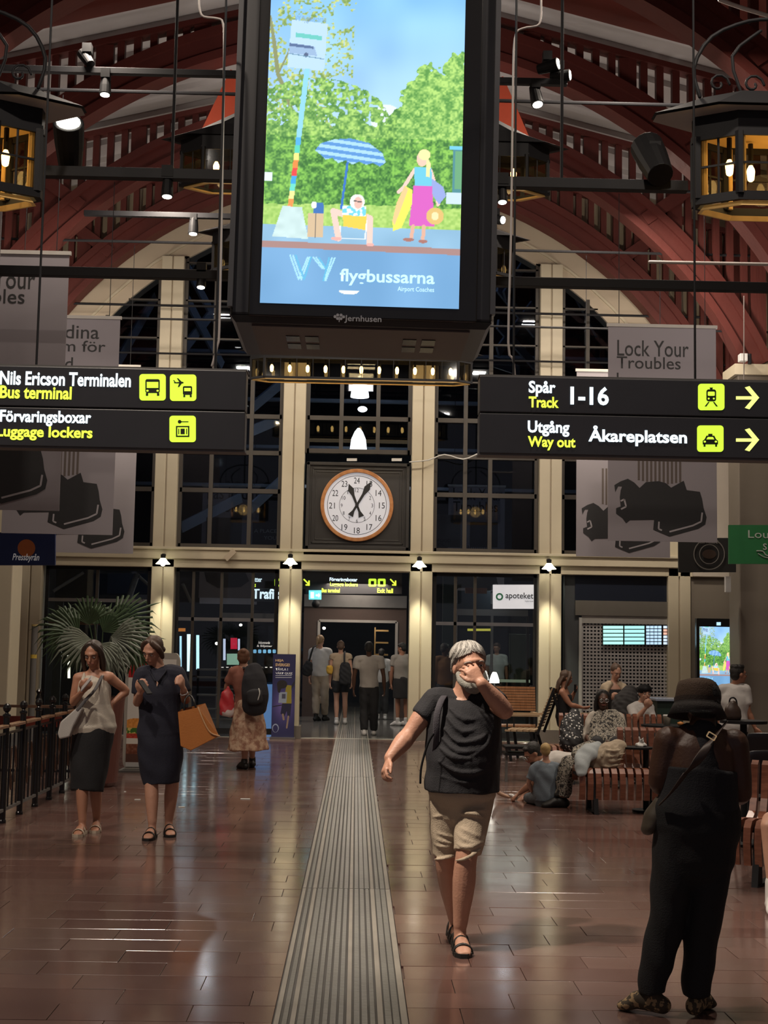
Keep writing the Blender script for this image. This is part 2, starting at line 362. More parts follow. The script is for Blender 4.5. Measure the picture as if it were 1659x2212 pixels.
# upper windows : bays between columns, divided by mullions and transoms
def window(n, x0, x1, z0, zt, vs, hs, label, thick=.07, glass=M_glass):
    w = thing('window_%d' % n, ((x0+x1)/2, FY+.05, z0), label, None, kind='structure')
    top = lambda x: zt if zt else ztop(x)-.1
    fr = MB()
    for x in (x0, x1): fr.box(x-.04, x+.04, FY, FY+.12, z0, max(z0+.2, top(x)))
    fr.box(x0, x1, FY, FY+.12, z0, z0+.08)
    fr.build('window_frame', M_frame, w)
    for x in vs: MB().box(x-thick/2, x+thick/2, FY-.01, FY+.11, z0, top(x)).build('mullion', M_frame, w)
    for z in hs:
        xx = [x for x in np.linspace(x0, x1, 30) if top(x) > z]
        if xx: th = .04 if z < 5.8 else .014; MB().box(xx[0], xx[-1], FY, FY+.10, z-th, z+th).build('transom', M_frame, w)
    xs = [x0]+sorted(vs)+[x1]; zs = [z0]+list(hs)
    for a, b in zip(xs, xs[1:]):
        for k, z in enumerate(zs):
            if k+1 < len(zs): zz = zs[k+1]; pts = [(a, z), (b, z), (b, zz), (a, zz)] if min(top(a), top(b)) > zz else None
            else: pts = None
            if pts is None:
                if min(top(a), top(b)) <= z+.05 and k > 0 and max(top(a), top(b)) <= z+.05: continue
                ar = [(x, max(z, min(top(x), zs[k+1] if k+1 < len(zs) else 99))) for x in np.linspace(b, a, 6)]; pts = [(a, z), (b, z)]+ar
            MB().prism([p for p in pts], (0, FY+.06, 0), (1, 0, 0), (0, 0, 1), (0, 1, 0), .01).build('pane', glass, w)
HS = [4.35, 5.04, 5.70, 6.4, 7.1, 7.8, 8.5]
window(1, -5.5, -3.66, 3.31, None, [-4.6], HS, 'dark arched window at the far left behind the hanging banners')
window(2, -3.2, -1.41, 3.31, None, [-2.65, -1.95], HS, 'tall dark window left of the clock')
window(3, -.95, .90, 3.31+1.75, None, [-.34, .32], [5.70, 6.4, 7.1, 7.8, 8.5], 'dark window above the clock')
window(4, 1.36, 3.19, 3.31, None, [1.9, 2.35], HS, 'tall dark window right of the clock')
window(5, 3.65, 5.49, 3.31, None, [4.1, 4.8], HS, 'dark window at the right behind the hanging banners')
# lower shop-front glazing
def glazing(n, x0, x1, vs, hs, label, z1=2.95, z0=.05, glass=M_clear):
    w = thing('window_%d' % n, ((x0+x1)/2, FY, 0), label, None, kind='structure')
    fr = MB()
    for x in (x0+.02, x1-.02): fr.box(x-.03, x+.03, FY-.03, FY+.05, z0, z1)
    fr.box(x0, x1, FY-.03, FY+.05, z0, z0+.1).box(x0, x1, FY-.03, FY+.05, z1-.06, z1); fr.build('window_frame', M_dark, w)
    for x in vs: MB().box(x-.025, x+.025, FY-.02, FY+.04, z0, z1).build('mullion', M_frame, w)
    for z in hs: MB().box(x0, x1, FY-.02, FY+.04, z-.03, z+.03).build('transom', M_steel, w)
    xs = [x0]+vs+[x1]; zs = [z0]+hs+[z1]
    for a, b in zip(xs, xs[1:]):
        for c, d in zip(zs, zs[1:]): MB().box(a, b, FY+.005, FY+.015, c, d).build('pane', glass, w)
glazing(6, -5.5, -3.66, [-4.6], [2.35], 'shop-front glass behind the palm')
glazing(7, -3.2, -1.41, [-2.9, -2.4, -1.85], [2.05], 'glass front left of the open doorway')
glazing(8, 1.36, 3.19, [1.75, 2.1], [2.05], 'glass front right of the open doorway with the pharmacy sign')
# columns at the right and left edge, along the side walls
M_gcol = mat('taupe_column_paint', (.17, .145, .115), .6, var=.05)
for nm, x0, x1, Y, zt, lab in (('trim_10', 1586, 1700, 21.4, 6.1, 'taupe column at the right edge with the red arch standing on it'),
                               ('trim_11', -60, 36, 21.4, 6.1, 'cream column at the left edge behind the fence'),):
    a = P(x0, 1300, Y).x; b = P(x1, 1300, Y).x; a, b = (a, a+.62) if x0 > 0 else (b-.62, b)
    m = M_gcol if x0 > 0 else M_cream
    c = thing(nm, ((a+b)/2, Y, 0), lab, None, kind='structure')
    MB().box(a, b, Y-.3, Y+.3, 0, zt).build('column', m, c, bevel=.02)
    MB().box(a-.06, b+.06, Y-.36, Y+.36, zt-.12, zt+.05).build('capital', M_cream, c)
    MB().box(a-.03, b+.03, Y-.33, Y+.33, 0, .18).build('plinth', M_grey, c)
# recess wall on the right, between shutter and column
MB().box(5.9, 8.5, FY-.1, FY+.1, 0, 3.0).build('wall_end', M_gcol, kind='structure', label='taupe wall beside the roller shutter')
MB().box(5.95, 9, FY-.2, FY+.2, 2.96, 5.3).build('wall_end', M_plast, kind='structure', label='plaster wall above the shops at the right')
MB().box(-9, -5.95, FY-.2, FY+.2, 0, 5.3).build('wall_end', M_plast, kind='structure', label='plaster wall at the left beyond the glass')
# ---------------------------------------------------------------- roof
for s, nm in ((-1, 'left'), (1, 'right')):
    for ya, yb, m, lab in ((18.4, 24.4, M_roof, 'pale'), (-3, 18.4, M_board, 'dark red boarded')):
        c = MB(); z0 = 11.25; sl = .25; dx = 7.6
        c.add([(0, ya, z0), (s*dx, ya, z0-sl*dx), (s*dx, yb, z0-sl*dx), (0, yb, z0), (0, ya, z0+.1), (s*dx, ya, z0-sl*dx+.1), (s*dx, yb, z0-sl*dx+.1), (0, yb, z0+.1)],
              [(0, 1, 2, 3), (7, 6, 5, 4), (0, 4, 5, 1), (3, 2, 6, 7), (1, 5, 6, 2)])
        ce = c.build('ceiling', m, kind='structure', label=lab+' sloping roof, '+nm+' side')
        k = ya+.5
        while k < yb and m is M_roof:       # folded seams of the roof panels
            MB().beam((s*.1, k, z0-.05-.02), (s*7.3, k, z0-.05-sl*7.3), .05, .09).build('seam', M_roof, ce); k += .75
TY = [24.0, 21.4, 18.4, 15.4, 12.4]
TL = ['against the arched window', 'second from the arched window', 'third from the arched window', 'fourth from the arched window', 'nearest the camera']
slatm = MB().box(-.5, .5, -.5, .5, -.5, .5).mesh('slat', M_red)
for T, lab in zip(TY, TL):
    t = thing('roof_truss', (0, T, 6), 'dark red timber arch truss with vertical slats, '+lab, 'truss')
    for s in (-1, 1):
        ch = MB(); n = 30; a_end = math.asin((6.1-CZ)/6.75)
        for (r0, r1, d) in ((6.72, 6.84, .17), (6.84, 7.06, .11), (7.06, 7.18, .17)):
            pts = []
            for i in range(n+1):
                a = a_end+(PI/2-a_end)*i/n
                for r in (r0, r1):
                    for y in (T-d, T+d): pts.append((s*r*math.cos(a), y, CZ+r*math.sin(a)))
            f = []
            for i in range(n):
                k = 4*i
                for q in ((0, 1, 3, 2),): pass
                f += [(k, k+4, k+5, k+1), (k+2, k+3, k+7, k+6), (k, k+2, k+6, k+4), (k+1, k+5, k+7, k+3)]
            f += [(0, 1, 3, 2), (4*n, 4*n+2, 4*n+3, 4*n+1)]
            ch.add(pts, f)
        ch.build('arch_chord', M_red, t)
        ra = MB(); ra.beam((0, T, 10.84), (s*7.4, T, 10.84-.25*7.4), .20, .08); ra.build('rafter', M_red, t)
        MB().beam((s*6.75, T, 5.6), (s*6.75, T, 9.2), .30, .34).build('side_post', M_red, t)
        x = 2.3
        while x < 6.6:
            zt = 10.80-.25*x; zb = CZ+math.sqrt(max(0, 7.12**2-x*x)) if x < 7.1 else 6.1
            if zt-zb > .06:
                o = bpy.data.objects.new('slat', slatm); COL.objects.link(o); o.parent = t
                wdt = .10 if int(round((x-2.3)/.225)) % 6 else .24
                o.scale = (wdt, .12, zt-zb); o.location = V((s*x, T, (zt+zb)/2))-ORG[t.name]
            x += .225
        # brace from arch to rafter
        a = .86; MB().beam((s*6.9*math.cos(a), T, CZ+6.9*math.sin(a)), (s*6.9*math.cos(a)*1.17, T, CZ+6.9*math.sin(a)+.55), .26, .2).build('brace', M_red, t)
    zr = 8.0 if T < 23 else 7.62
    MB().cyl((-6.3, T, zr), (6.3, T, zr), .022, n=8).build('tie_rod', M_dark, t)
    if T in (24.0, 21.4):
        MB().cyl((-6.6, T, 6.75), (6.6, T, 6.75), .018, n=8).build('tie_rod', M_dark, t)
# purlins beside the screen: orange lamplight put into a brighter timber colour, plus spot
for s, px in ((-1, 490), (1, 1090)):
    t = thing('purlin', (s*2.0, 18.9, 9), 'red roof purlin lit orange by a lamp, '+('left' if s < 0 else 'right')+' of the screen', 'purlin')
    mb = MB(); mb.beam((s*1.7, 18.7, 9.6), (s*2.15, 18.7, 8.55), .14, .5, up=(s, 0, 0)); mb.build('purlin_beam', mat('lamplit_red_timber', (.55, .09, .045), .5), t)
    spot((s*2.3, 17.4, 8.4), (s*1.9, 18.7, 9.2), 26, 50, .5, .1)
# ---------------------------------------------------------------- hall beyond the glass
M_stl2 = mat('pale_blue_steel', (.30, .36, .45), .5); k = 0
bs = thing('reflection_struts', (0, 29, 5), 'pale steel struts of the next hall seen through the arched window', 'steelwork')  # struts modelled in place of bluish reflections in the window glass
for (x0, y0, x1, y1) in ((250, 790, 335, 640), (395, 560, 470, 700), (400, 640, 480, 790), (392, 760, 470, 660), (430, 540, 390, 620), (545, 880, 605, 830), (545, 930, 605, 905),
                         (1075, 620, 1155, 720), (1075, 700, 1155, 790), (1090, 640, 1150, 540), (1075, 760, 1150, 660), (1060, 780, 1120, 800), (1225, 600, 1290, 720), (540, 1100, 605, 1040), (390, 1140, 520, 1075)):
    MB().beam(P(x0, y0, 28), P(x1, y1, 29.5), .05, .22).build('strut', M_stl2, bs)
for z in (5.2, 6.1, 7.2, 8.3): MB().box(-7, 7, 31, 31.15, z, z+.07).build('cross_bar', M_stl2, bs)
area((0, 27, 11.6), (0, 30, 6), 40, .4, (.55, .7, 1)); area((-3.4, 33, 6), (0, 30, 0), 24, .25, (1, .9, .75)); area((3.6, 33, 6.4), (0, 30, 0), 24, .25, (1, .9, .75))  # added area lights without fixtures, lightening the hall beyond the glass
for x, y0, y1, Y in ((778, 812, 858, 27.5), (775, 925, 972, 30)):  # lamp reflections built as glowing bells behind the glass
    c = P(x, y0, Y); h = P(x, y0, Y).z-P(x, y1, Y).z; t = thing('pendant_lamp', c, 'glowing white bell lamp behind the window, %s of the two' % ('upper' if y0 < 900 else 'lower'), 'lamp')
    MB().lathe([(.03, 0), (.09, -.08), (.16, -h*.5), (.19, -h)], c, 16).build('shade', M_lampw, t, smooth=True); MB().cyl(c, c+V((0, 0, 2)), .012).build('cord', M_dark, t)
cl = P(783, 884, 27.5); MB().ell(cl, (.1, .1, .06)).build('globe_lamp', M_lampw, label='small round white lamp glowing between the two bell lamps', cat='lamp', smooth=True)
# vestibule doorway
vs = thing('door_1', (0, 28, 0), 'brown framed doorway at the end of the guide strip with a dark opening', None, kind='structure')
M_brn = mat('brown_door_frame', (.075, .05, .042), .4); VY = 31.6
x0, x1 = P(655, 1400, VY).x, P(877, 1400, VY).x; dx0, dx1 = P(688, 1400, VY).x, P(856, 1400, VY).x; dz = P(770, 1342, VY).z; wz = P(770, 1312, VY).z
MB().box(x0, dx0, VY, VY+.1, 0, wz).build('side_panel', M_brn, vs); MB().box(dx1, x1, VY, VY+.1, 0, wz).build('side_panel', M_brn, vs)
MB().box(dx0, dx1, VY, VY+.1, dz, wz).build('head_panel', M_brn, vs)
MB().box(x0, x1, VY-.06, VY+.12, wz, wz+.28).build('steel_lintel', M_steel, vs)
MB().box(dx0-.03, dx0+.03, VY-.03, VY+.12, 0, dz).box(dx1-.03, dx1+.03, VY-.03, VY+.12, 0, dz).box(dx0, dx1, VY-.03, VY+.12, dz-.03, dz+.03).build('door_frame', mat('alu', (.5, .46, .42), .35, .5), vs)
MB().box(x0-1.2, x0, VY, VY+.1, 0, 2.4).build('side_panel', glassmat('smoke', (.3, .3, .3), .05), vs)
sh = thing('shelf', (dx1-.3, 34.4, 0), 'yellow-lit shelf inside the dark doorway', 'shelf')
for k in range(4): z = 2.0-.3*k; MB().box(dx1-.45, dx1-.12, 34.4, 34.7, z, z+.04).build('shelf_board', mat('warm_wood', (.45, .28, .1), .5), sh)
MB().box(dx1-.47, dx1-.44, 34.4, 34.7, .6, 2.1).build('upright', MATS['warm_wood'], sh); area((dx1-.4, 34.0, 2.3), (dx1-.3, 34.5, 1.2), 3, .2)
area((0, 27, 2.85), (0, 27, 0), 42, 1.2, (1, .85, .7)); area((0, 30.6, 3.1), (0, 30.3, 0), 30, .8, (1, .85, .7)); area((3.4, 28, 2.9), (3.2, 28, 0), 26, 1.5, (.9, 1, .85))  # added area lights without fixtures, brightening the vestibule and right interior
area((-3.4, 27.5, 2.9), (-3.4, 27.5, 0), 22, 1.2, (.85, .9, 1))  # added area light lifting the dark left interior
# ================================================================ THE HANGING SCREEN
def canvas(w, h): return np.zeros((h, w, 3)), *np.meshgrid(np.arange(w)+.5, np.arange(h)+.5)
def nz(h, w, s, seed=0):                     # smooth value noise in 0..1
    g = np.random.default_rng(seed).random((int(h/s)+3, int(w/s)+3)); yy = np.arange(h)/s; xx = np.arange(w)/s
    y0 = yy.astype(int); x0 = xx.astype(int); fy = (yy-y0)[:, None]; fx = (xx-x0)[None, :]; fy = fy*fy*(3-2*fy); fx = fx*fx*(3-2*fx)
    a = g[y0][:, x0]; b = g[y0][:, x0+1]; c = g[y0+1][:, x0]; d = g[y0+1][:, x0+1]
    return (a*(1-fx)+b*fx)*(1-fy)+(c*(1-fx)+d*fx)*fy
def inpoly(X, Y, poly):
    m = np.zeros(X.shape, bool); n = len(poly)
    for i in range(n):
        (x0, y0), (x1, y1) = poly[i], poly[(i+1) % n]
        if y0 == y1: continue
        m ^= ((Y < y0) != (Y < y1)) & (X < (x1-x0)*(Y-y0)/(y1-y0)+x0)
    return m
def paint(img, mask, c): img[mask] = c if not isinstance(c, np.ndarray) else c[mask]
def stroke(X, Y, pts, w):
    m = np.zeros(X.shape, bool)
    for (x0, y0), (x1, y1) in zip(pts, pts[1:]):
        L2 = (x1-x0)**2+(y1-y0)**2+1e-9; t = np.clip(((X-x0)*(x1-x0)+(Y-y0)*(y1-y0))/L2, 0, 1); m |= (X-x0-t*(x1-x0))**2+(Y-y0-t*(y1-y0))**2 < w*w/4
    return m
def ellm(X, Y, cx, cy, rx, ry): return ((X-cx)/rx)**2+((Y-cy)/ry)**2 < 1
def advert():                                # coordinates: pixels of the display, 428 wide, 760 high
    W, H, q = 268, 475, 1.6
    img, X, Y = canvas(W, H); X = X*q; Y = Y*q; f = lambda s, sd: nz(H, W, s, sd)
    sk = f(40, 1); g = np.clip(Y/400, 0, 1)[..., None]
    img[:] = np.array((96, 172, 238))*(1-g)+np.array((165, 205, 245))*g; img[:] += (sk[..., None]-.5)*30
    paint(img, ellm(X, Y, 262, 345, 35, 35), (215, 232, 250))
    leaf = .5*f(2.2, 2)+.5*f(6, 3)
    def foliage(mask, dark, light, t=.5):
        v = np.clip((leaf-.25)*2, 0, 1)[..., None]; paint(img, mask, np.array(dark)*(1-v)+np.array(light)*v)
    tw = (f(3, 5) > .56) & (f(24, 6) > .35) & (X < 190-Y*.02) & (Y < 420); foliage(tw, (90, 130, 50), (190, 205, 110))
    paint(img, stroke(X, Y, [(10, 170), (22, 250), (45, 300), (60, 350)], 9) | stroke(X, Y, [(22, 250), (60, 160), (90, 120)], 4) | stroke(X, Y, [(10, 170), (0, 120)], 7), (110, 120, 70))
    foliage((Y > 330+20*np.sin(X/17.)+25*f(9, 7)) & (X < 300), (40, 105, 30), (150, 205, 80))
    foliage(ellm(X+14*f(5, 8), Y, 120, 350, 150, 95+20*0) & (f(4, 9) > .3), (50, 115, 35), (160, 210, 90))
    foliage(inpoly(X+18*(f(6, 10)-.5), Y+18*(f(6, 11)-.5), [(285, 520), (285, 340), (300, 270), (330, 235), (345, 215), (380, 235), (400, 190), (435, 185), (435, 520)]), (60, 130, 40), (165, 215, 95))
    foliage((Y > 385) & (Y < 560) & (f(5, 12)*30+Y > 400), (28, 92, 24), (120, 190, 60))
    foliage((Y > 418) & (Y < 545) & ellm(X, Y, 200, 480, 130, 75), (20, 85, 18), (110, 185, 55))
    gr = f(3, 13)[..., None]; m = Y > 535+6*f(12, 14); paint(img, m, np.array((120, 175, 60))*(1-gr)+np.array((175, 215, 100))*gr)
    paint(img, Y > 586, np.array((110, 160, 195))+f(30, 15)[..., None]*20)
    paint(img, (Y > 622+X*.012) & (Y < 636+X*.012), (150, 110, 105)); paint(img, Y > 636+X*.012, np.array((80, 138, 190))+f(50, 16)[..., None]*18)
    paint(img, (X > 408) & (X < 428) & (Y > 400) & (Y < 502), (50, 120, 130)); paint(img, (X > 412) & (Y > 410) & (Y < 495), (80, 150, 100)); paint(img, (X > 400) & (Y > 398) & (Y < 406), (90, 190, 220)); paint(img, (X > 395) & (Y > 503) & (Y < 528), (190, 215, 235))
    paint(img, (X < 18) & (Y > 470) & (Y < 490), (215, 235, 240))
    # bus stop board, pole, base
    paint(img, inpoly(X, Y, [(48, 124), (127, 132), (122, 240), (42, 233)]), (168, 205, 238)); paint(img, inpoly(X, Y, [(57, 154), (115, 160), (115, 170), (57, 164)]), (75, 185, 175))
    paint(img, inpoly(X, Y, [(45, 178), (100, 186), (106, 206), (45, 201)]), (130, 165, 205)); paint(img, inpoly(X, Y, [(45, 178), (98, 184), (98, 190), (45, 185)]), (50, 80, 130)); paint(img, ellm(X, Y, 82, 204, 5, 5), (50, 70, 110)); paint(img, stroke(X, Y, [(44, 202), (120, 212)], 2), (70, 120, 150))
    cols = [(120, 200, 235)]*9+[(50, 160, 230), (60, 200, 170), (250, 220, 110), (240, 120, 40), (225, 40, 40), (30, 150, 220), (80, 210, 190), (250, 225, 130), (245, 130, 50)]
    for i, c in enumerate(cols):
        y0, y1 = 236+i*17.2, 236+(i+1)*17.2; xs = lambda y: 85-(y-236)*.085; paint(img, inpoly(X, Y, [(xs(y0)-5.5, y0), (xs(y0)+5.5, y0), (xs(y1)+5.5, y1), (xs(y1)-5.5, y1)]), c)
    paint(img, inpoly(X, Y, [(42, 544), (84, 546), (100, 616), (22, 612)]), np.array((175, 205, 205))+f(8, 17)[..., None]*20)
    # parasol
    paint(img, stroke(X, Y, [(181, 428), (169, 545)], 5), (20, 90, 190))
    par = inpoly(X, Y, [(108, 418), (120, 402), (150, 392), (185, 389), (225, 398), (255, 420), (262, 440), (250, 450), (235, 442), (220, 447), (205, 440), (190, 447), (175, 438), (160, 445), (146, 434), (132, 438), (122, 428)])
    st = (np.sin((Y-X*.12)*.42) > .0)[..., None]; paint(img, par, np.where(st, np.array((150, 205, 245)), np.array((60, 130, 205))))
    # bag, man in a deck chair
    paint(img, inpoly(X, Y, [(98, 558), (132, 558), (131, 612), (98, 612)]), (200, 170, 130)); paint(img, stroke(X, Y, [(115, 560), (115, 612)], 2), (60, 60, 60)); paint(img, inpoly(X, Y, [(108, 558), (112, 535), (130, 535), (132, 558)]), (30, 90, 170)); paint(img, ellm(X, Y, 110, 540, 6, 8), (225, 235, 235))
    sk1 = (240, 195, 180)
    paint(img, stroke(X, Y, [(168, 585), (168, 612), (222, 612), (226, 560)], 3), (225, 235, 245))
    paint(img, stroke(X, Y, [(178, 560), (152, 552), (165, 612)], 13) | stroke(X, Y, [(215, 560), (232, 565), (232, 622)], 12), sk1); paint(img, ellm(X, Y, 160, 613, 12, 4) | ellm(X, Y, 234, 624, 8, 4), (230, 160, 150))
    paint(img, inpoly(X, Y, [(172, 555), (225, 555), (222, 592), (175, 585)]), (250, 195, 50)); sp = (f(3, 20) > .5)[..., None]
    paint(img, inpoly(X, Y, [(172, 540), (222, 540), (222, 562), (172, 560)]), np.where(sp, np.array((90, 200, 225)), np.array((230, 240, 240))))
    paint(img, ellm(X, Y, 203, 530, 16, 17), (235, 235, 225)); paint(img, ellm(X, Y, 205, 532, 9, 13), (235, 175, 160)); paint(img, stroke(X, Y, [(197, 528), (212, 530)], 3), (60, 60, 60))
    # standing woman
    paint(img, stroke(X, Y, [(325, 455), (302, 495), (292, 505)], 8) | stroke(X, Y, [(360, 455), (375, 500), (378, 530)], 8), sk1)
    paint(img, inpoly(X, Y, [(360, 470), (388, 490), (395, 510), (380, 530), (366, 510)]), (130, 150, 215))
    paint(img, inpoly(X, Y, [(325, 448), (362, 448), (364, 492), (326, 492)]), (85, 190, 220)); paint(img, inpoly(X, Y, [(324, 490), (364, 490), (372, 580), (316, 580)]), (205, 70, 180))
    paint(img, ellm(X, Y, 341, 430, 12, 16), (240, 190, 165)); paint(img, ellm(X, Y, 346, 420, 13, 12) | inpoly(X, Y, [(350, 420), (360, 440), (358, 470), (350, 468)]), (245, 225, 150))
    paint(img, inpoly(X, Y, [(305, 490), (322, 500), (322, 530), (300, 585), (282, 592), (280, 570), (288, 530)]), (225, 230, 70)); paint(img, inpoly(X, Y, [(305, 490), (312, 500), (285, 580), (280, 570), (288, 530)]), (250, 190, 120))
    paint(img, ellm(X, Y, 372, 556, 19, 19), (215, 175, 90)); paint(img, ellm(X, Y, 372, 556, 8, 9), (245, 220, 160))
    paint(img, stroke(X, Y, [(325, 580), (322, 605)], 8) | stroke(X, Y, [(348, 580), (347, 607)], 8), (215, 160, 135)); paint(img, ellm(X, Y, 316, 610, 12, 4) | ellm(X, Y, 347, 613, 10, 4), (150, 90, 80))
    # logo V Y and smile
    for k in range(3):
        o = k*6; c = (150, 215, 245) if k != 2 else (70, 170, 215)
        for p in ([(62+o, 653), (82+o, 705), (100+o*.6, 656)], [(112+o, 656), (132+o*.7, 680)], [(158-o, 656), (140-o*.4, 706)]): paint(img, stroke(X, Y, p, 3.4), c)
    paint(img, ellm(X, Y, 191, 726, 22, 9) & (Y > 727), (235, 238, 225))
    return np.clip(img*.84+42, 0, 255)
def pixel_mesh(img, name, m, parent, corner, ux, uz, gain=1.0):
    """a flat printed or displayed picture: a grid with one colour per point"""
    h, w, _ = img.shape; org = ORG[parent.name]; xs = np.linspace(0, 1, w); zs = np.linspace(1, 0, h)
    A, B = np.meshgrid(xs, zs); c = np.array(V(corner)-org)[None, None]+A[..., None]*np.array(V(ux))+B[..., None]*np.array(V(uz))
    me = bpy.data.meshes.new(name); idx = np.arange(h*w).reshape(h, w); q = np.stack([idx[1:, :-1], idx[1:, 1:], idx[:-1, 1:], idx[:-1, :-1]], -1).reshape(-1, 4)
    me.vertices.add(h*w); me.vertices.foreach_set('co', c.reshape(-1).astype(np.float32)); me.loops.add(q.size); me.loops.foreach_set('vertex_index', q.ravel().astype(np.int32))
    me.polygons.add(len(q)); me.polygons.foreach_set('loop_start', np.arange(0, q.size, 4, dtype=np.int32)); me.update(calc_edges=True)
    s = img/255.; s = np.where(s <= .04045, s/12.92, ((s+.055)/1.055)**2.4)*gain
    a = me.color_attributes.new('Col', 'FLOAT_COLOR', 'POINT'); a.data.foreach_set('color', np.concatenate([s, np.ones((h, w, 1))], -1).astype(np.float32).ravel())
    me.materials.append(m); return link(name, me, parent)
AD = advert(); M_scr = vcolmat('screen_picture', 1.25, .3)
SY = 9.5
sc = thing('display_screen', (P(783, 650, SY).x, SY, P(783, 700, SY).z), 'huge black hanging display box showing a bright bus advert with parasol', 'screen')
xa, xb = P(497, 660, SY).x, P(1063, 660, SY).x; zb = P(776, 664, SY).z; zc = P(776, 702, SY).z; zt = zb+3.5; D = 1.15
da, db = P(562, 653, SY).x, P(990, 660, SY).x; dh = (db-da)*760/428; xm = (xa+xb)/2
M_case = mat('satin_black_case', (.020, .020, .023), .35); M_case2 = mat('black_bezel', (.008, .008, .009), .25)
MB().box(xa, xb, SY, SY+D, zb-.08, zt).build('case', M_case, sc, bevel=.02)
MB().box(xa+.13, xb-.11, SY-.035, SY, zb-.09, zt).build('bezel', M_case2, sc, bevel=.01)
for x in (xa, xb): MB().box(x-.018, x+.018, SY-.045, SY+.02, zb-.03, zt).build('edge_rail', mat('dark_grey_rail', (.05, .05, .055), .3), sc)
ub = MB(); z0 = zb-.08; z1 = zc
ub.add([(xa, SY, z0), (xb, SY, z0), (xb, SY+D, z0), (xa, SY+D, z0), (xa+.04, SY+.03, z1), (xb-.04, SY+.03, z1), (xb-.04, SY+D-.03, z1), (xa+.04, SY+D-.03, z1)],
       [(0, 1, 5, 4), (1, 2, 6, 5), (2, 3, 7, 6), (3, 0, 4, 7), (7, 6, 5, 4)]); ub.build('lower_case', M_case, sc)
MB().box(xa+.15, xb-.15, SY+.08, SY+D-.12, z1-.012, z1).build('underside_panel', mat('brown_grey_underside', (.10, .075, .065), .5), sc)
for x in (-.5, -.36, .36, .5):
    for y in (.35, .6): MB().box(xm+x-.05, xm+x+.05, SY+y, SY+y+.17, z1-.018, z1-.010).build('vent', M_case2, sc)
pixel_mesh(AD, 'picture', M_scr, sc, (da, SY-.042, zb), (db-da, 0, 0), (0, 0, dh))
M_logo = mat('lit_logo', (.5, .8, 1), emit=1.0, ecol=(.45, .75, .95)); M_sgrey = mat('grey_print', (.22, .22, .24), .5)
text_mesh('flygbussarna', 'lettering', M_logo, 733, 938, 583, 619, SY-.044, sc, bold=.02)
text_mesh('Airport Coaches', 'lettering', M_logo, 858, 937, 619, 632, SY-.044, sc, bold=.01)
text_mesh('Jernhusen', 'lettering', M_sgrey, 744, 824, 682, 699, SY-.036, sc, bold=.015)
mk = MB()
for dx, dz_ in ((-.012, .03), (.012, .03), (-.03, .018), (.03, .018), (-.012, .005), (.012, .005)):
    p = P(733, 687, SY); mk.lathe([(.011, -.001), (.011, .001)], (0, 0, 0), 10) if False else mk.prism([(p.x+dx+.011*math.cos(a), p.z+dz_-.02+.011*math.sin(a)) for a in np.linspace(0, 2*PI, 9)[:-1]], (0, SY-.040, 0), (1, 0, 0), (0, 0, 1), (0, 1, 0), .003)
mk.box(p.x-.003, p.x+.003, SY-.04, SY-.037, p.z-.04, p.z+.0).build('emblem', M_sgrey, sc)
text_mesh('VY flygbussarna', 'lettering', mat('lit_blue_print', (.2, .4, .7), emit=.45, ecol=(.15, .35, .65)), 630, 698, 36, 52, SY-.044, sc)
# whole box hangs turned slightly, as in the photograph
sc.rotation_euler = (0, R_(.55), 0)
# ================================================================ BARS, RODS, SPOTLIGHTS
def bar(Y, xl, xr, yl, yr, r, label, thin=False):
    a, b = P(xl, yl, Y), P(xr, yr, Y); z = (a.z+b.z)/2; a.z = z; b.z = z
    t = thing('lighting_bar', (0, Y, z), label, 'lighting bar')
    mb = MB(); mb.box(a.x, b.x, Y-r, Y+r, z-r, z+r); mb.build('rail', M_dark, t, bevel=.004); return t, z
b1, z1b = bar(14.6, -60, 1225, 154, 172, .035, 'black lighting bar highest up, ending right of the screen')
b2, z2b = bar(11.4, 88, 1484, 376, 400, .045, 'thick black lighting bar level with the big lanterns')
b3, z3b = bar(14.35, -60, 1720, 590, 617, .05, 'thick black lighting bar just above the signs')
b4, z4b = bar(20.4, 182, 900, 463, 475, .04, 'short black lighting bar left of the screen under the arch')
# a rod thing hangs each bar from the roof
for (x, y0, y1, Y, t) in ((545, 40, 160, 14.6, b1), (1020, 0, 168, 14.6, b1), (560, 430, 602, 14.35, b3), (1005, 450, 608, 14.35, b3), (600, 450, 468, 20.4, b4), (850, 450, 472, 20.4, b4), (371, 200, 378, 11.4, b2), (1213, 180, 400, 11.4, b2)):
    p = P(x, y1, Y); MB().cyl((p.x, Y, p.z), (p.x, Y, 9.6 if y0 > 0 else 10.2), .014, n=8).build('hanger_rod', M_dark, t)
def spotlight(px, py, Y, d, label, lit=True, big=1.0, hang=True):
    p = P(px, py, Y); d = V(d).normalized(); t = thing('spotlight', p, label, 'spotlight', 'spotlights on the lighting bars')
    mb = MB(); mb.chain([p-d*.10*big, p+d*.02*big, p+d*.12*big], [.05*big, .062*big, .066*big], 16, flatcap=True, sub=1); mb.build('housing', M_black, t, smooth=False, bevel=.006)
    MB().box(p.x-.05, p.x+.05, Y-.05, Y+.05, p.z+.07, p.z+.17).build('bracket', M_black, t)
    if lit: MB().cyl(p+d*.121*big, p+d*.126*big, .05*big, n=14).build('lens', M_lampw, t)
    return t
spotlight(228, 183, 14.6, (0, -.1, -1), 'black spotlight pointing down under the highest bar at the left')
spotlight(188, 128, 14.6, (-.4, .3, .6), 'dark unlit spotlight above the highest bar at the left', False)
spotlight(1157, 205, 14.6, (.15, -.3, -1), 'black spotlight pointing down under the highest bar, right of the screen', big=1.1)
spotlight(1182, 145, 14.6, (.9, -.5, .1), 'bright spotlight above the highest bar, right of the screen', big=1.1)
spotlight(1208, 165, 14.6, (1, -.35, 0), 'small bright lamp at the end of the highest bar')
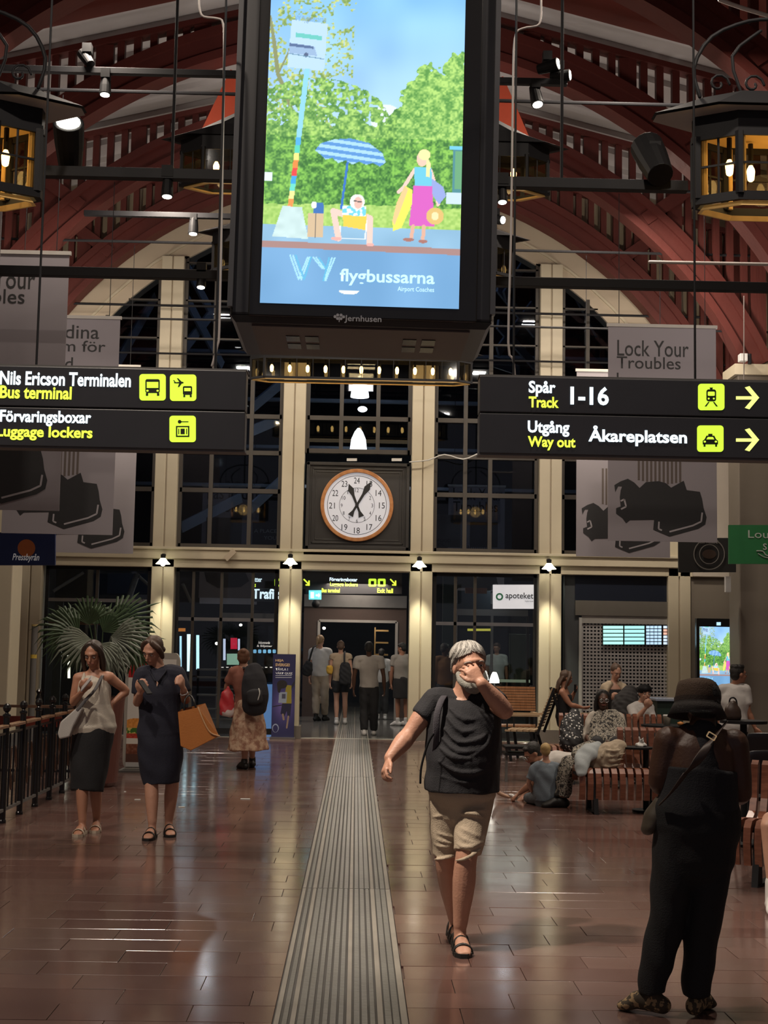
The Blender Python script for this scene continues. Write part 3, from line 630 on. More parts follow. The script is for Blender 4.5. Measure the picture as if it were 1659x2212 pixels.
spotlight(362, 402, 11.4, (0, -.1, -1), 'small black spotlight under the lantern-level bar, left of the screen', big=.8)
spotlight(150, 318, 11.4, (.1, -.75, .55), 'large glaring floodlight beside the left lantern', big=2.0)
spotlight(1413, 350, 11.4, (-.1, .6, .7), 'large dark loudspeaker-shaped lamp left of the right lantern', False, big=2.2)
spotlight(418, 486, 20.4, (0, -.1, -1), 'small spotlight under the short bar left of the screen', big=1.2)
spotlight(435, 603, 14.35, (0, -.2, -1), 'spotlight under the bar just left of the screen edge', big=.8)
spotlight(1085, 418, 11.4, (0, -.2, -1), 'spotlight hanging right of the screen under the lantern-level bar', big=.7)
spotlight(1072, 475, 20.4, (.6, -.6, -.2), 'small bright lamp close to the right edge of the screen', big=1.1)
# conduits
def conduit(pts, Y, r, label, m, name='conduit', cat='cable'):
    mb = MB(); line(mb, pts, Y, r, 8); return mb.build(name, m, label=label, cat=cat, smooth=True)
M_cond = mat('pale_grey_conduit', (.42, .38, .36), .4)
conduit([(430, 0), (432, 22), (440, 36), (470, 40), (482, 52), (484, 120), (480, 400), (474, 700), (470, 745), (458, 790)], 9.2, .008, 'pale grey conduit running down left of the screen', M_cond)
conduit([(1169, 0), (1168, 40), (1160, 56), (1128, 62), (1112, 84), (1108, 200), (1104, 500), (1098, 740), (1108, 775), (1112, 810)], 9.2, .008, 'pale grey conduit running down right of the screen', M_cond)
conduit([(1555, 0), (1600, 16), (1659, 34)], 13.6, .022, 'pale pipe along the roof at the top right corner', M_cond, 'pipe', 'pipe')
conduit([(1404, 566), (1659, 571)], 15.0, .02, 'pale grey rail at the right above the banners', M_cond, 'rail', 'rail')
conduit([(885, 998), (925, 994), (960, 982), (1000, 992), (1030, 981)], 24.0, .012, 'white cable drooping from the clock to the right sign', M_white, 'cable')
conduit([(1607, 640), (1607, 1000)], 15.5, .006, 'thin wire hanging at the right edge', M_cond, 'wire', 'wire')
# ================================================================ LANTERNS
M_lgl = glassmat('amber_lantern_glass', (.62, .55, .40), .02, .05); M_lin = mat('ochre_lit_metal', (.62, .40, .14), .5, emit=.05, ecol=(1, .55, .15)); M_eav = mat('pale_lantern_eave', (.40, .38, .35), .5)  # ochre metal: bulb light put into its colour and faint glow
def bulb(p, t, s=1.0, hang=.12):
    MB().chain([p+V((0, 0, .035*s)), p+V((0, 0, 0)), p+V((0, 0, -.045*s))], [.012*s, .026*s, .022*s], 10).build('bulb', M_bulb, t, smooth=True)
    MB().cyl(p+V((0, 0, .035*s)), p+V((0, 0, hang)), .016*s, n=8).build('socket', M_dark, t)
def lantern(cx, Y, zt, h, R, label, rows=2, cols=2, scroll=True, power=3.2):
    t = thing('lantern', (cx, Y, zt-h), label, 'lantern'); n = 8; A = [(1, .07), (.56, .32), (-.56, .32), (-1, .07), (-1, -.07), (-.56, -.32), (.56, -.32), (1, -.07)]
    c = lambda i, r, z: V((cx+r*A[i % n][0], Y+r*A[i % n][1], z))
    def ring(r0, za, r1, zb_, name, m, th=.03):
        mb = MB(); v = []; f = []
        for i in range(n): v += [c(i, r0, za), c(i, r1, zb_), c(i, r1-th, zb_-.001), c(i, r0-th, za)]
        for i in range(n): j = (i+1) % n; f += [(4*i+k, 4*j+k, 4*j+(k+1) % 4, 4*i+(k+1) % 4) for k in range(4)]
        return mb.add(v, f).build(name, m, t)
    ring(R+.02, zt, R+.02, zt+.22, 'frieze', M_dark)
    ring(R*1.52, zt+.19, R*.9, zt+.34, 'roof', M_dark); ring(R*1.50, zt+.17, R*.95, zt+.20, 'eave', M_eav, .5*R)
    mb = MB(); mb.add([c(i, R*.9, zt+.34) for i in range(n)]+[V((cx, Y, zt+.42))], [(i, (i+1) % n, n) for i in range(n)]); mb.build('roof_top', M_dark, t)
    MB().add([c(i, R*.97, zt+.02) for i in range(n)]+[c(i, R*.97, zt+.06) for i in range(n)], [tuple(range(n-1, -1, -1)), tuple(range(n, 2*n))]).build('inner_ceiling', M_lin, t)
    ring(R+.03, zt-h-.05, R+.03, zt-h+.02, 'bottom_rail', M_dark, .05); ring(R-.02, zt-h-.09, R*.92, zt-h-.05, 'bottom_rim', M_lin, .03); ring(R+.03, zt-.03, R+.03, zt+.03, 'top_rail', M_dark, .05)
    for i in range(n):
        p, q = c(i, R, zt-h), c(i, R, zt); MB().cyl(p, q, .035, n=6).build('corner_post', M_dark, t)
        MB().cyl(c(i, R-.06, zt-h), c(i, R-.06, zt), .022, n=6).build('inner_post', M_lin, t)
        a0, a1 = c(i, R, zt-h), c(i+1, R, zt-h); MB().add([a0, a1, a1+V((0, 0, h)), a0+V((0, 0, h))], [(0, 1, 2, 3)]).build('pane', M_lgl, t)
        for k in range(1, cols): m_ = a0.lerp(a1, k/cols); MB().beam(m_, m_+V((0, 0, h)), .016, .016, up=(1, 0, 0)).build('glazing_bar', M_dark, t)
        for k in range(1, rows): MB().beam(a0+V((0, 0, h*k/rows)), a1+V((0, 0, h*k/rows)), .016, .016).build('glazing_bar', M_dark, t)
    for k in range(5): bulb(V((cx+R*(-.62+.31*k), Y-.06+.12*(k % 2), zt-h*.45)), t, 1.3, h*.45)
    if scroll:
        for s in (-1, 1):
            mb = MB(); pts = [V((cx+s*(R*.95), Y, zt+.36)), V((cx+s*R*1.02, Y, zt+.6)), V((cx+s*R*.8, Y, zt+.86)), V((cx+s*R*.35, Y, zt+1.0)), V((cx, Y, zt+1.02))]
            mb.chain(pts, [.016]*5, 8)
            mb.chain([V((cx+s*R*.42, Y, zt+.36)), V((cx+s*R*.55, Y, zt+.7)), V((cx+s*R*.2, Y, zt+.92))], [.014]*3, 8)
            for q in (.72, .3):
                sp = [V((cx+s*(R*q)+.09*(1-k/14)*math.cos(k*.6), Y, zt+.47+.09*(1-k/14)*math.sin(k*.6))) for k in range(12)]; mb.chain(sp, [.011]*12, 6, sub=1)
            mb.build('scroll_iron', M_dark, t, smooth=True)
        MB().cyl((cx, Y, zt+.3), (cx, Y, 10.4), .02).build('suspension_rod', M_dark, t)
    l = bpy.data.lights.new('lantern_light', 'POINT'); l.energy = power; l.color = (1, .66, .28); l.shadow_soft_size = .15
    o = bpy.data.objects.new('lantern_light', l); COL.objects.link(o); o.location = (cx, Y, zt-h*.5)
LYY = 10.5
lantern(P(1682, 400, LYY).x, LYY, P(1682, 307, LYY).z, .50, .66, 'big octagonal lantern with scroll ironwork at the top right')
lantern(P(-98, 370, LYY).x, LYY, P(-98, 280, LYY).z, .50, .66, 'big octagonal lantern at the top left edge')
def chandelier(Y, ytop, label, nb, hw=1.75, h=.32, dp=.16, power=5):
    zt = P(778, ytop, Y).z; t = thing('chandelier', (.02, Y, zt-h), label, 'chandelier', 'long chandeliers down the middle of the hall')
    pl = [(-hw, 0), (-hw+.22, -dp), (hw-.22, -dp), (hw, 0), (hw-.22, dp), (-hw+.22, dp)]
    def ring(k0, za, k1, zb_, name, m):
        v = []; f = []; n = 6
        for (x, y) in pl: v += [V((x*k0, Y+y*k0, za)), V((x*k1, Y+y*k1, zb_)), V((x*k1*.97, Y+y*k1*.9, zb_)), V((x*k0*.97, Y+y*k0*.9, za))]
        for i in range(n): j = (i+1) % n; f += [(4*i+k, 4*j+k, 4*j+(k+1) % 4, 4*i+(k+1) % 4) for k in range(4)]
        return MB().add(v, f).build(name, m, t)
    ring(1.01, zt, 1.01, zt+.12, 'frieze', M_dark); ring(1.12, zt+.12, .9, zt+.24, 'roof', M_dark); ring(.9, zt+.24, .72, zt+.40, 'upper_roof', M_dark)
    MB().prism([(x*.97, y*.97) for x, y in pl], (0, Y, zt+.02), (1, 0, 0), (0, 1, 0), (0, 0, 1), .03).build('inner_ceiling', M_dark, t)
    ring(1.015, zt-.02, 1.015, zt+.015, 'top_rail', M_dark); ring(1.015, zt-h-.02, 1.015, zt-h+.015, 'bottom_rail', M_dark); ring(.99, zt-h-.035, .985, zt-h-.02, 'bottom_rim', M_lin)
    for i in range(6):
        a, b = V((pl[i][0], Y+pl[i][1], zt-h)), V((pl[(i+1) % 6][0], Y+pl[(i+1) % 6][1], zt-h)); MB().cyl(a, a+V((0, 0, h)), .022, n=6).build('corner_post', M_dark, t)
        MB().add([a, b, b+V((0, 0, h)), a+V((0, 0, h))], [(0, 1, 2, 3)]).build('pane', M_lgl, t)
        m = 12 if (b-a).length > 1 else 2
        for k in range(1, m): q = a.lerp(b, k/m); MB().beam(q, q+V((0, 0, h)), .009, .009, up=(1, 0, 0)).build('glazing_bar', M_dark, t)
    for k in range(nb):
        x = -hw+.33+(2*hw-.66)*k/(nb-1); bulb(V((x, Y-dp*.2, zt-.14)), t, 1.15, .13)
    for s in (-1, 1): MB().cyl((s*1.1, Y, zt+.3), (s*1.1, Y, 10.6), .018, n=8).build('suspension_rod', M_dark, t)
    area((0, Y, zt-h-.08), (0, Y, 0), power, 2.8, (1, .72, .4), .5)
chandelier(21.4, 779, 'long chandelier with a row of bulbs right under the screen', 11)
chandelier(15.6, 532, 'middle chandelier showing only beside both screen edges', 8)
chandelier(12.7, 338, 'nearest chandelier, wide roof showing beside both screen edges', 8)
# ================================================================ HANGING BANNERS
M_ban = mat('grey_white_banner', (.235, .215, .235), .7, var=.06, scale=1.2); M_bband = mat('banner_bag_print', (.012, .012, .014), .6, var=.2, scale=20)
M_stripe = mat('banner_stripe_print', (.09, .07, .06), .7); M_bwhite = mat('banner_strap_highlight', (.30, .28, .30), .6)
BAG = [(820, 800), (815, 762), (850, 740), (890, 725), (925, 745), (955, 775), (990, 742), (1060, 735), (1100, 745), (1130, 770), (1200, 730), (1217, 782), (1290, 790), (1302, 830), (1310, 880), (1326, 930), (1318, 970), (1280, 995), (1120, 1042), (1060, 1018), (1030, 1005), (1035, 950), (900, 955), (880, 972), (860, 945), (825, 920), (825, 890), (850, 880), (845, 830), (850, 790), (858, 768), (836, 768)]
def banner(cx, Y, ztop_, lines, label, w=1.5, h=3.0):
    t = thing('hanging_banner', (cx, Y, ztop_-h), label, 'banner'); x0 = cx-w/2; u = w/240
    cl = MB().box(x0, x0+w, Y-.006, Y+.006, ztop_-h, ztop_).build('cloth', M_ban, t)
    MB().box(x0-.02, x0+w+.02, Y-.02, Y+.02, ztop_-.02, ztop_+.025).build('top_batten', M_eav, t)
    q = lambda x, y: (x0+(x-1310)*u, ztop_-(y-705)*u)
    f = lambda x, y: q(1000+x*.3972, 760+y*.3972)
    for i, (s, (xl, xr, yt, yb)) in enumerate(lines):
        cu = bpy.data.curves.new('t', 'FONT'); cu.body = s; cu.offset = .004; cu.resolution_u = 3; o = bpy.data.objects.new('t', cu); COL.objects.link(o)
        me = bpy.data.meshes.new_from_object(o.evaluated_get(bpy.context.evaluated_depsgraph_get())); bpy.data.objects.remove(o)
        n = len(me.vertices); c = np.empty(n*3, np.float32); me.vertices.foreach_get('co', c); c = c.reshape(-1, 3); mn, mx = c.min(0), c.max(0)
        (a, zt2), (b, zb2) = q(xl, yt), q(xr, yb); k = (c-mn)/np.maximum(mx-mn, 1e-6)
        c2 = np.stack([a+(b-a)*k[:, 0]-ORG[t.name].x, np.full(n, -.009), zb2+(zt2-zb2)*k[:, 1]-ORG[t.name].z], 1).astype(np.float32)
        me.vertices.foreach_set('co', c2.ravel()); me.materials.clear(); me.materials.append(M_ink); link('lettering', me, t)
    st = MB()
    for k in range(11): x = 945+k*23; a, z = f(x, 500); b, z2 = f(x+12, 755-abs(k-6)*4); st.box(a, b, Y-.0085, Y-.0075, z2, z)
    st.build('stripe_print', M_stripe, t)
    MB().prism([f(x, y) for x, y in BAG], (0, Y-.009, 0), (1, 0, 0), (0, 0, 1), (0, -1, 0), .001).build('bag_print', M_bband, t)
    for pts in ([(1062, 960), (1060, 1000), (1078, 1008)], [(1120, 1015), (1250, 978), (1296, 955), (1302, 905)], [(850, 850), (870, 840), (880, 880), (852, 895)]):
        hl = MB()
        for a, b in zip(pts, pts[1:]): (xa_, za_), (xb_, zb_) = f(*a), f(*b); hl.beam((xa_, Y-.0105, za_), (xb_, Y-.0105, zb_), .001, .022, up=(0, 0, 1))
        hl.build('strap_highlight', M_bwhite, t)
    for s in (-.4, .4): MB().cyl((cx+s*w, Y, ztop_), (cx+s*w, Y, 8.0), .005, n=6).build('hanging_wire', M_dark, t)
EN = [('Lock Your', (1330, 1489, 738, 774)), ('Troubles', (1329, 1471, 775, 802)), ('here', (1329, 1400, 812, 842))]
SV = [('Lås in dina', (1282, 1485, 722, 753)), ('problem för', (1282, 1500, 757, 790)), ('en stund', (1282, 1430, 795, 822))]
SV = [(s, (a+30, b+20, y0, y1)) for s, (a, b, y0, y1) in SV]
def ban(cxp, Y, ytop, lines, lab):
    p = P(cxp, ytop, Y); banner(p.x, Y, p.z, lines, lab)
ban(1430, 18.55, 705, EN, 'pale banner reading Lock Your Troubles, in front on the right')
ban(1346, 21.6, 802, SV, 'pale banner half hidden behind the Lock Your Troubles banner')
ban(142, 18.55, 685, SV, 'pale banner reading dina m för, second from the left edge')
ban(200, 21.6, 790, EN, 'rearmost pale banner on the left, mostly hidden, strap print low at its right edge')
ban(10, 15.55, 545, EN, 'large pale banner at the left edge cut off after our es')
ban(-168, 12.55, 436, SV, 'nearest banner, only a sliver at the left frame edge')
# banners of the next hall
for cxp, w, Y, ls, lab in ((500, 1.5, 30, [('Lås in din', (1330, 1540, 1035-330, 762)), ('problem f', (1330, 1540, 770, 830))], 'far banner behind the window left of the clock'),
                           (1030, 1.5, 30, [('Lock Your', (1330, 1540, 715, 765)), ('Troubles', (1330, 1520, 772, 815))], 'far banner behind the window right of the clock')):
    p = P(cxp, 1050, Y); banner(p.x, Y, p.z, ls, lab, 1.25, 2.6)
# ================================================================ THE TWO BIG LIT SIGNS
M_sign = mat('black_sign_panel', (.035, .035, .04), .4); M_icon = mat('lime_lit_icon', (.6, .9, .05), emit=1.05, ecol=(.58, .88, .05)); M_idk = mat('icon_pictogram', (.02, .03, .01), .6)
SGY = 9.0
def rr(x0, y0, x1, y1, r, n=5):
    out = []
    for cx_, cy_, a0 in ((x1-r, y0+r, -90), (x1-r, y1-r, 0), (x0+r, y1-r, 90), (x0+r, y0+r, 180)):
        for k in range(n+1): a = R_(a0+90*k/n); out.append((cx_+r*math.cos(a), cy_+r*math.sin(a)))
    return out
def sheet(poly, Y, name, m, par, t=.003): return slab(MB(), poly, Y, t).build(name, m, par)
def signbox(xl, xr, yt, yb, label, yl, hx):
    a, b = P(xl, (yt+yb)/2, SGY), P(xr, (yt+yb)/2, SGY); xm_ = min(max((xl+xr)/2, 200), 1500); zt_, zb_ = P(xm_, yt, SGY).z, P(xm_, yb, SGY).z; zm = P(xm_, yl, SGY).z
    t = thing('direction_sign', ((a.x+b.x)/2, SGY, zb_), label, 'sign')
    MB().box(a.x, b.x, SGY, SGY+.16, zb_, zm-.004).build('lower_panel', M_sign, t, bevel=.006); MB().box(a.x, b.x, SGY, SGY+.16, zm+.004, zt_).build('upper_panel', M_sign, t, bevel=.006)
    MB().box(a.x-.006, b.x+.006, SGY+.01, SGY+.15, zt_, zt_+.012).box(a.x-.006, b.x+.006, SGY+.01, SGY+.15, zb_-.01, zb_).build('edge_trim', M_grey, t)
    for s in hx: x = P(s, yt, SGY).x; MB().cyl((x, SGY+.08, zt_), (x, SGY+.08, 9.6), .008, n=8).build('hanger_rod', M_dark, t)
    return t
s1 = signbox(-90, 530, 794, 967, 'black hanging sign at the left for bus terminal and luggage lockers', 882, (72, 462))
s2 = signbox(1036, 1750, 819, 986, 'black hanging sign at the right for tracks and way out', 898, (1112, 1508))
sy = SGY-.002
for s, x0, x1, yt, yb, m, par in (('Nils Ericson Terminalen', 0, 283, 804, 834, M_ltxt, s1), ('Bus terminal', 0, 155, 834, 862, M_ytxt, s1), ('Förvaringsboxar', 0, 197, 887, 921, M_ltxt, s1), ('Luggage lockers', -8, 200, 921, 952, M_ytxt, s1),
                                  ('Spår', 1142, 1200, 823, 857, M_ltxt, s2), ('Track', 1142, 1207, 857, 881, M_ytxt, s2), ('1-16', 1232, 1315, 835, 875, M_ltxt, s2), ('Utgång', 1140, 1230, 909, 943, M_ltxt, s2), ('Way out', 1140, 1243, 943, 973, M_ytxt, s2), ('Åkareplatsen', 1271, 1484, 921, 964, M_ltxt, s2)):
    text_mesh(s, 'lettering', m, x0, x1, yt, yb, sy, par, .002, bold=.028)
def icon(x0, y0, par, kind, sz=57):
    sheet(rr(x0, y0, x0+sz, y0+sz, 7), sy-.001, 'icon_tile', M_icon, par); k = sz/57.; q = lambda L_: [(x0+x*k, y0+y*k) for x, y in L_]; Y = sy-.003
    mb = MB(); hole = MB()
    if kind == 'bus':
        slab(mb, q(rr(13, 11, 44, 41, 4)), Y, .002); slab(mb, q([(14, 41), (19, 41), (19, 47), (14, 47)]), Y, .002); slab(mb, q([(38, 41), (43, 41), (43, 47), (38, 47)]), Y, .002)
        slab(hole, q([(16, 17), (41, 17), (41, 30), (16, 30)]), Y-.002, .001); slab(hole, q(rr(15, 34, 20, 38, 2)), Y-.002, .001); slab(hole, q(rr(37, 34, 42, 38, 2)), Y-.002, .001)
    if kind == 'planebus':
        slab(mb, q(rr(28, 25, 48, 44, 3)), Y, .002); slab(mb, q([(29, 44), (33, 44), (33, 49), (29, 49)]), Y, .002); slab(mb, q([(43, 44), (47, 44), (47, 49), (43, 49)]), Y, .002)
        slab(hole, q([(31, 29), (45, 29), (45, 36), (31, 36)]), Y-.002, .001)
        slab(mb, q([(8, 17), (28, 15.5), (30, 17.5), (28, 19.5), (10, 19)]), Y, .002); slab(mb, q([(20, 16), (15, 8), (18, 8), (26, 16)]), Y, .002); slab(mb, q([(20, 19), (17, 27), (20, 27), (26, 19)]), Y, .002); slab(mb, q([(10, 17), (7, 12), (9, 12), (13, 17)]), Y, .002)
    if kind == 'locker':
        slab(mb, q([(14, 22), (43, 22), (43, 46), (14, 46)]), Y, .002); slab(hole, q([(17, 25), (40, 25), (40, 43), (17, 43)]), Y-.002, .001)
        for a, b in ((19, 21), (36, 38), (24, 33)): slab(mb, q([(a, 28), (b, 28), (b, 40), (a, 40)]), Y-.004, .001)
        slab(mb, q(rr(18, 9, 26, 17, 4)), Y, .002); slab(mb, q([(24, 12), (41, 12), (41, 14), (24, 14)]), Y, .002)
    if kind == 'train':
        slab(mb, q(rr(18, 12, 39, 38, 5)), Y, .002); slab(hole, q(rr(21, 17, 36, 26, 2)), Y-.002, .001); slab(hole, q(rr(21, 30, 25, 34, 2)), Y-.002, .001); slab(hole, q(rr(32, 30, 36, 34, 2)), Y-.002, .001)
        slab(mb, q([(22, 39), (25, 39), (18, 49), (14, 49)]), Y, .002); slab(mb, q([(32, 39), (35, 39), (43, 49), (39, 49)]), Y, .002); slab(mb, q([(25, 8), (32, 8), (31, 12), (26, 12)]), Y, .002)
    if kind == 'taxi':
        slab(mb, q([(12, 33), (16, 30), (20, 22), (37, 22), (41, 30), (45, 33), (45, 41), (12, 41)]), Y, .002); slab(hole, q([(20, 30), (23, 25), (34, 25), (37, 30)]), Y-.002, .001); slab(hole, q(rr(14, 33, 19, 37, 2)), Y-.002, .001); slab(hole, q(rr(38, 33, 43, 37, 2)), Y-.002, .001)
        slab(mb, q([(14, 41), (18, 41), (18, 46), (14, 46)]), Y, .002); slab(mb, q([(39, 41), (43, 41), (43, 46), (39, 46)]), Y, .002); slab(mb, q([(24, 18), (33, 18), (33, 22), (24, 22)]), Y, .002)
    mb.build('pictogram', M_idk, par)
    if hole.v: hole.build('pictogram_gap', M_icon, par)
icon(301, 808, s1, 'bus'); icon(367, 809, s1, 'planebus'); icon(366, 898, s1, 'locker'); icon(1508, 829, s2, 'train'); icon(1506, 919, s2, 'taxi')
for y in (859, 950):
    mb = MB()
    for pts in ([(1590, y-3), (1630, y-3), (1630, y+4), (1590, y+4)], [(1609, y-22), (1619, y-25), (1640, y), (1636, y+2), (1628, y)], [(1609, y+22), (1619, y+25), (1640, y), (1636, y-2), (1628, y)]): slab(mb, pts, sy, .003)
    mb.build('arrow', mat('pale_yellow_lit_arrow', (.8, .9, .2), emit=1.1, ecol=(.85, .95, .25)), s2)
# ================================================================ CLOCK
CY = FY-.14; ck = thing('wall_clock', P(771, 1189, CY), 'large round 24-hour station clock in a black square frame', 'clock')
cb = P(771, 1092, CY); S = 121.4*24.3/CY
a, b = P(661, 1092, CY).x, P(884, 1092, CY).x; zt_, zb_ = P(771, 1000, CY).z, P(771, 1188, CY).z
M_ckf = mat('black_clock_case', (.030, .028, .026), .4)
MB().box(a, b, CY-.02, FY+.1, zb_, zt_).build('back_board', M_ckf, ck)
for k, w in ((0, .06), (.10, .03), (.16, .025)):
    MB().box(a+k, a+k+w, CY-.06+k*.2, CY, zb_+k, zt_-k).box(b-k-w, b-k, CY-.06+k*.2, CY, zb_+k, zt_-k).box(a+k, b-k, CY-.06+k*.2, CY, zt_-k-w, zt_-k).box(a+k, b-k, CY-.06+k*.2, CY, zb_+k, zb_+k+w).build('frame_moulding', M_ckf, ck, bevel=.008)
MB().box(a-.02, b+.02, CY-.08, FY+.1, zb_-.10, zb_-.02).build('sill', M_frame, ck)
def disc(r0, r1, y0, y1, n=64):
    mb = MB(); v = []; f = []
    for i in range(n): t = 2*PI*i/n; v += [(cb.x+r*math.cos(t), y, cb.z+r*math.sin(t)) for r, y in ((r0, y0), (r0, y1), (r1, y1), (r1, y0))]
    for i in range(n): j = (i+1) % n; f += [(4*i+k, 4*j+k, 4*j+(k+1) % 4, 4*i+(k+1) % 4) for k in range(4)]
    return mb.add(v, f)
R0 = 71/S
disc(R0, 79/S, CY-.10, CY-.01).build('rim', woodmat('orange_wood_rim', (.42, .17, .06), (.55, .26, .10), .3, (4, 4, 4)), ck, smooth=False, bevel=.01)
MB().prism([(R0*1.01*math.cos(t), R0*1.01*math.sin(t)) for t in np.linspace(0, 2*PI, 65)[:-1]], (cb.x, CY-.03, cb.z), (1, 0, 0), (0, 0, 1), (0, -1, 0), .02).build('dial', mat('white_clock_face', (.50, .49, .50), .5, var=.02, emit=.28, ecol=(.9, .92, 1)), ck)  # dial given a faint glow of its own to look whiter
disc(63.5/S, 64.5/S, CY-.053, CY-.051).build('minute_ring', M_ink, ck); disc(37.5/S, 38.3/S, CY-.053, CY-.051).build('hour_ring', M_ink, ck)
for k in range(12):
    for rad, txt, h, nm in ((54, str(k+12) if k else '24', 13, 'numeral'), (33, str(k if k else 12), 8, 'inner_numeral')):
        t = R_(90-30*k); x = 771+rad*math.cos(t)+0; y = 1092-rad*math.sin(t)
        w = h*.48*len(txt); o = text_mesh(txt, nm, M_ink, x-w/2, x+w/2, y-h/2, y+h/2, CY-.054, ck, 0)
def hand(ang, L1, L0, w, y, nm):
    t = R_(ang); u = V((math.sin(t), 0, math.cos(t))); s_ = V((math.cos(t), 0, -math.sin(t))); c = V((cb.x, y, cb.z))
    pr = [(-L0, -w*.75), (-L0, w*.75), (-L0*.55, w*.3), (0, w*.28), (L1*.45, w*.35), (L1*.72, w*.8), (L1, 0), (L1*.72, -w*.8), (L1*.45, -w*.35), (0, -w*.28), (-L0*.55, -w*.3)]
    MB().prism([(l/S, x/S) for l, x in pr], c, u, s_, (0, -1, 0), .008).build(nm, M_ink, ck)
hand(-22, 50, 27, 8.5, CY-.06, 'hour_hand'); hand(30, 60, 27, 8.5, CY-.072, 'minute_hand')
disc(0, 4/S, CY-.09, CY-.06, 16).build('hub', M_ink, ck)
for x in (760, 857): sheet([(x-11, 990), (x+11, 990), (x+11, 996), (x-11, 996)], CY-.05, 'white_clip', M_white, ck, .04)
# ================================================================ COLUMN LAMPS
for i, (x, y) in enumerate(((352, 1218), (627, 1218), (906, 1224), (1186, 1229))):
    c = P(x, y, FY-.42); t = thing('wall_lamp', c, 'small bell lamp on the cream beam over the %s cream column' % ('first', 'second', 'third', 'fourth')[i]+' from the left', 'lamp', 'bell lamps along the cream beam')
    MB().lathe([(.04, .10), (.045, .16), (.03, .17)], c, 12).build('neck', M_dark, t); MB().lathe([(.045, .10), (.08, .05), (.13, 0), (.125, -.005), (.04, .095)], c, 18).build('shade', mat('milky_shade', (.8, .8, .6), .4, emit=2.6, ecol=(.95, .92, .6)), t, smooth=True)
    MB().ell(c+V((0, 0, .02)), (.05, .05, .06)).build('bulb', M_lampw, t, smooth=True); MB().box(c.x-.02, c.x+.02, c.y, FY-.15, c.z+.15, c.z+.18).build('arm', M_dark, t)
    spot(c+V((0, -.02, -.04)), (COLX[i+1], FY-.12, .2), 230, 46, .8, .05, (1, .95, .70))
# ================================================================ SIGNS AND SCREENS AROUND THE SHOPS
def flat(name, px, Y, m, label, cat, t=.05): 
    c = P(sum(p[0] for p in px)/len(px), max(p[1] for p in px), Y); th = thing(name, c, label, cat); slab(MB(), px, Y, t).build('board', m, th); return th
bl = flat('shop_sign', [(-120, 1150), (119, 1150), (119, 1221), (-120, 1221)], 18.9, mat('deep_blue_board', (.012, .03, .13), .5), 'deep blue shop sign with an orange sun at the left edge', 'sign')
slab(MB(), [(57+19*math.cos(a), 1184+19*math.sin(a)) for a in np.linspace(0, 2*PI, 25)[:-1]], 18.893, .005).build('sun_disc', mat('orange_disc', (.55, .16, .04), .5), bl)
text_mesh('Pressbyrån', 'lettering', mat('cream_lettering', (.8, .8, .8), .5, emit=.12), 27, 85, 1196, 1215, 18.893, bl, bold=.01, shear=.25)  # letters given a slight glow of their own to brighten them
gs = flat('shop_sign', [(1575, 1134), (1760, 1134), (1760, 1218), (1575, 1218)], 17.6, mat('green_board', (.02, .16, .05), .5), 'green shop sign beginning with Lou at the right edge', 'sign')
M_pale = mat('pale_sign_lettering', (.45, .5, .45), .5)
text_mesh('Lounge', 'lettering', M_pale, 1616, 1705, 1146, 1168, 17.595, gs, bold=.0); text_mesh('s.', 'lettering', M_pale, 1648, 1662, 1174, 1188, 17.595, gs)
mb = MB(); line(mb, [(1635, 1190), (1648, 1191), (1656, 1200), (1675, 1199)], 17.59, .008); line(mb, [(1638, 1196), (1650, 1203), (1665, 1206)], 17.59, .006); mb.build('swirl', M_pale, gs)
es = flat('shop_sign', [(1466, 1162), (1590, 1162), (1590, 1236), (1466, 1236)], 20.8, mat('black_board', (.018, .018, .017), .6), 'black square coffee sign with round bean emblem', 'sign')
def ringpx(cx_, cy_, r0, r1, Y, n=36):
    mb = MB(); 
    for i in range(n): a0, a1 = 2*PI*i/n, 2*PI*(i+1)/n; slab(mb, [(cx_+r*math.cos(a), cy_+r*math.sin(a)) for r, a in ((r0, a0), (r1, a0), (r1, a1), (r0, a1))], Y, .004)
    return mb
M_sgp = mat('grey_sign_print', (.22, .21, .19), .6)
ringpx(1532, 1197, 32, 34, 20.79).build('outer_ring', M_sgp, es); ringpx(1532, 1197, 20, 21.5, 20.79).build('inner_ring', M_sgp, es)
slab(MB(), [(1532+15*math.cos(a), 1197+10*math.sin(a)) for a in np.linspace(0, 2*PI, 21)[:-1]], 20.788, .004).build('bean', mat('bean_brown', (.05, .03, .02), .5), es)
text_mesh('ESPRESSO', 'lettering', M_sgp, 1512, 1552, 1166, 1174, 20.79, es)
ap = flat('pharmacy_sign', [(1065, 1263), (1153, 1263), (1153, 1315), (1065, 1315)], 24.15, mat('white_lit_board', (.5, .5, .5), .5, emit=.5, ecol=(.8, .8, .85)), 'white pharmacy sign with green emblem behind the glass', 'sign')
text_mesh('apoteket', 'lettering', M_ink, 1092, 1152, 1280, 1297, 24.14+.0, ap, bold=.01)
ringpx(1079, 1289, 4.5, 8, 24.14, 20).build('emblem', mat('green_emblem', (.03, .2, .1), .5), ap); text_mesh('hjärtat', 'lettering', M_ink, 1134, 1152, 1297, 1301, 24.14, ap)
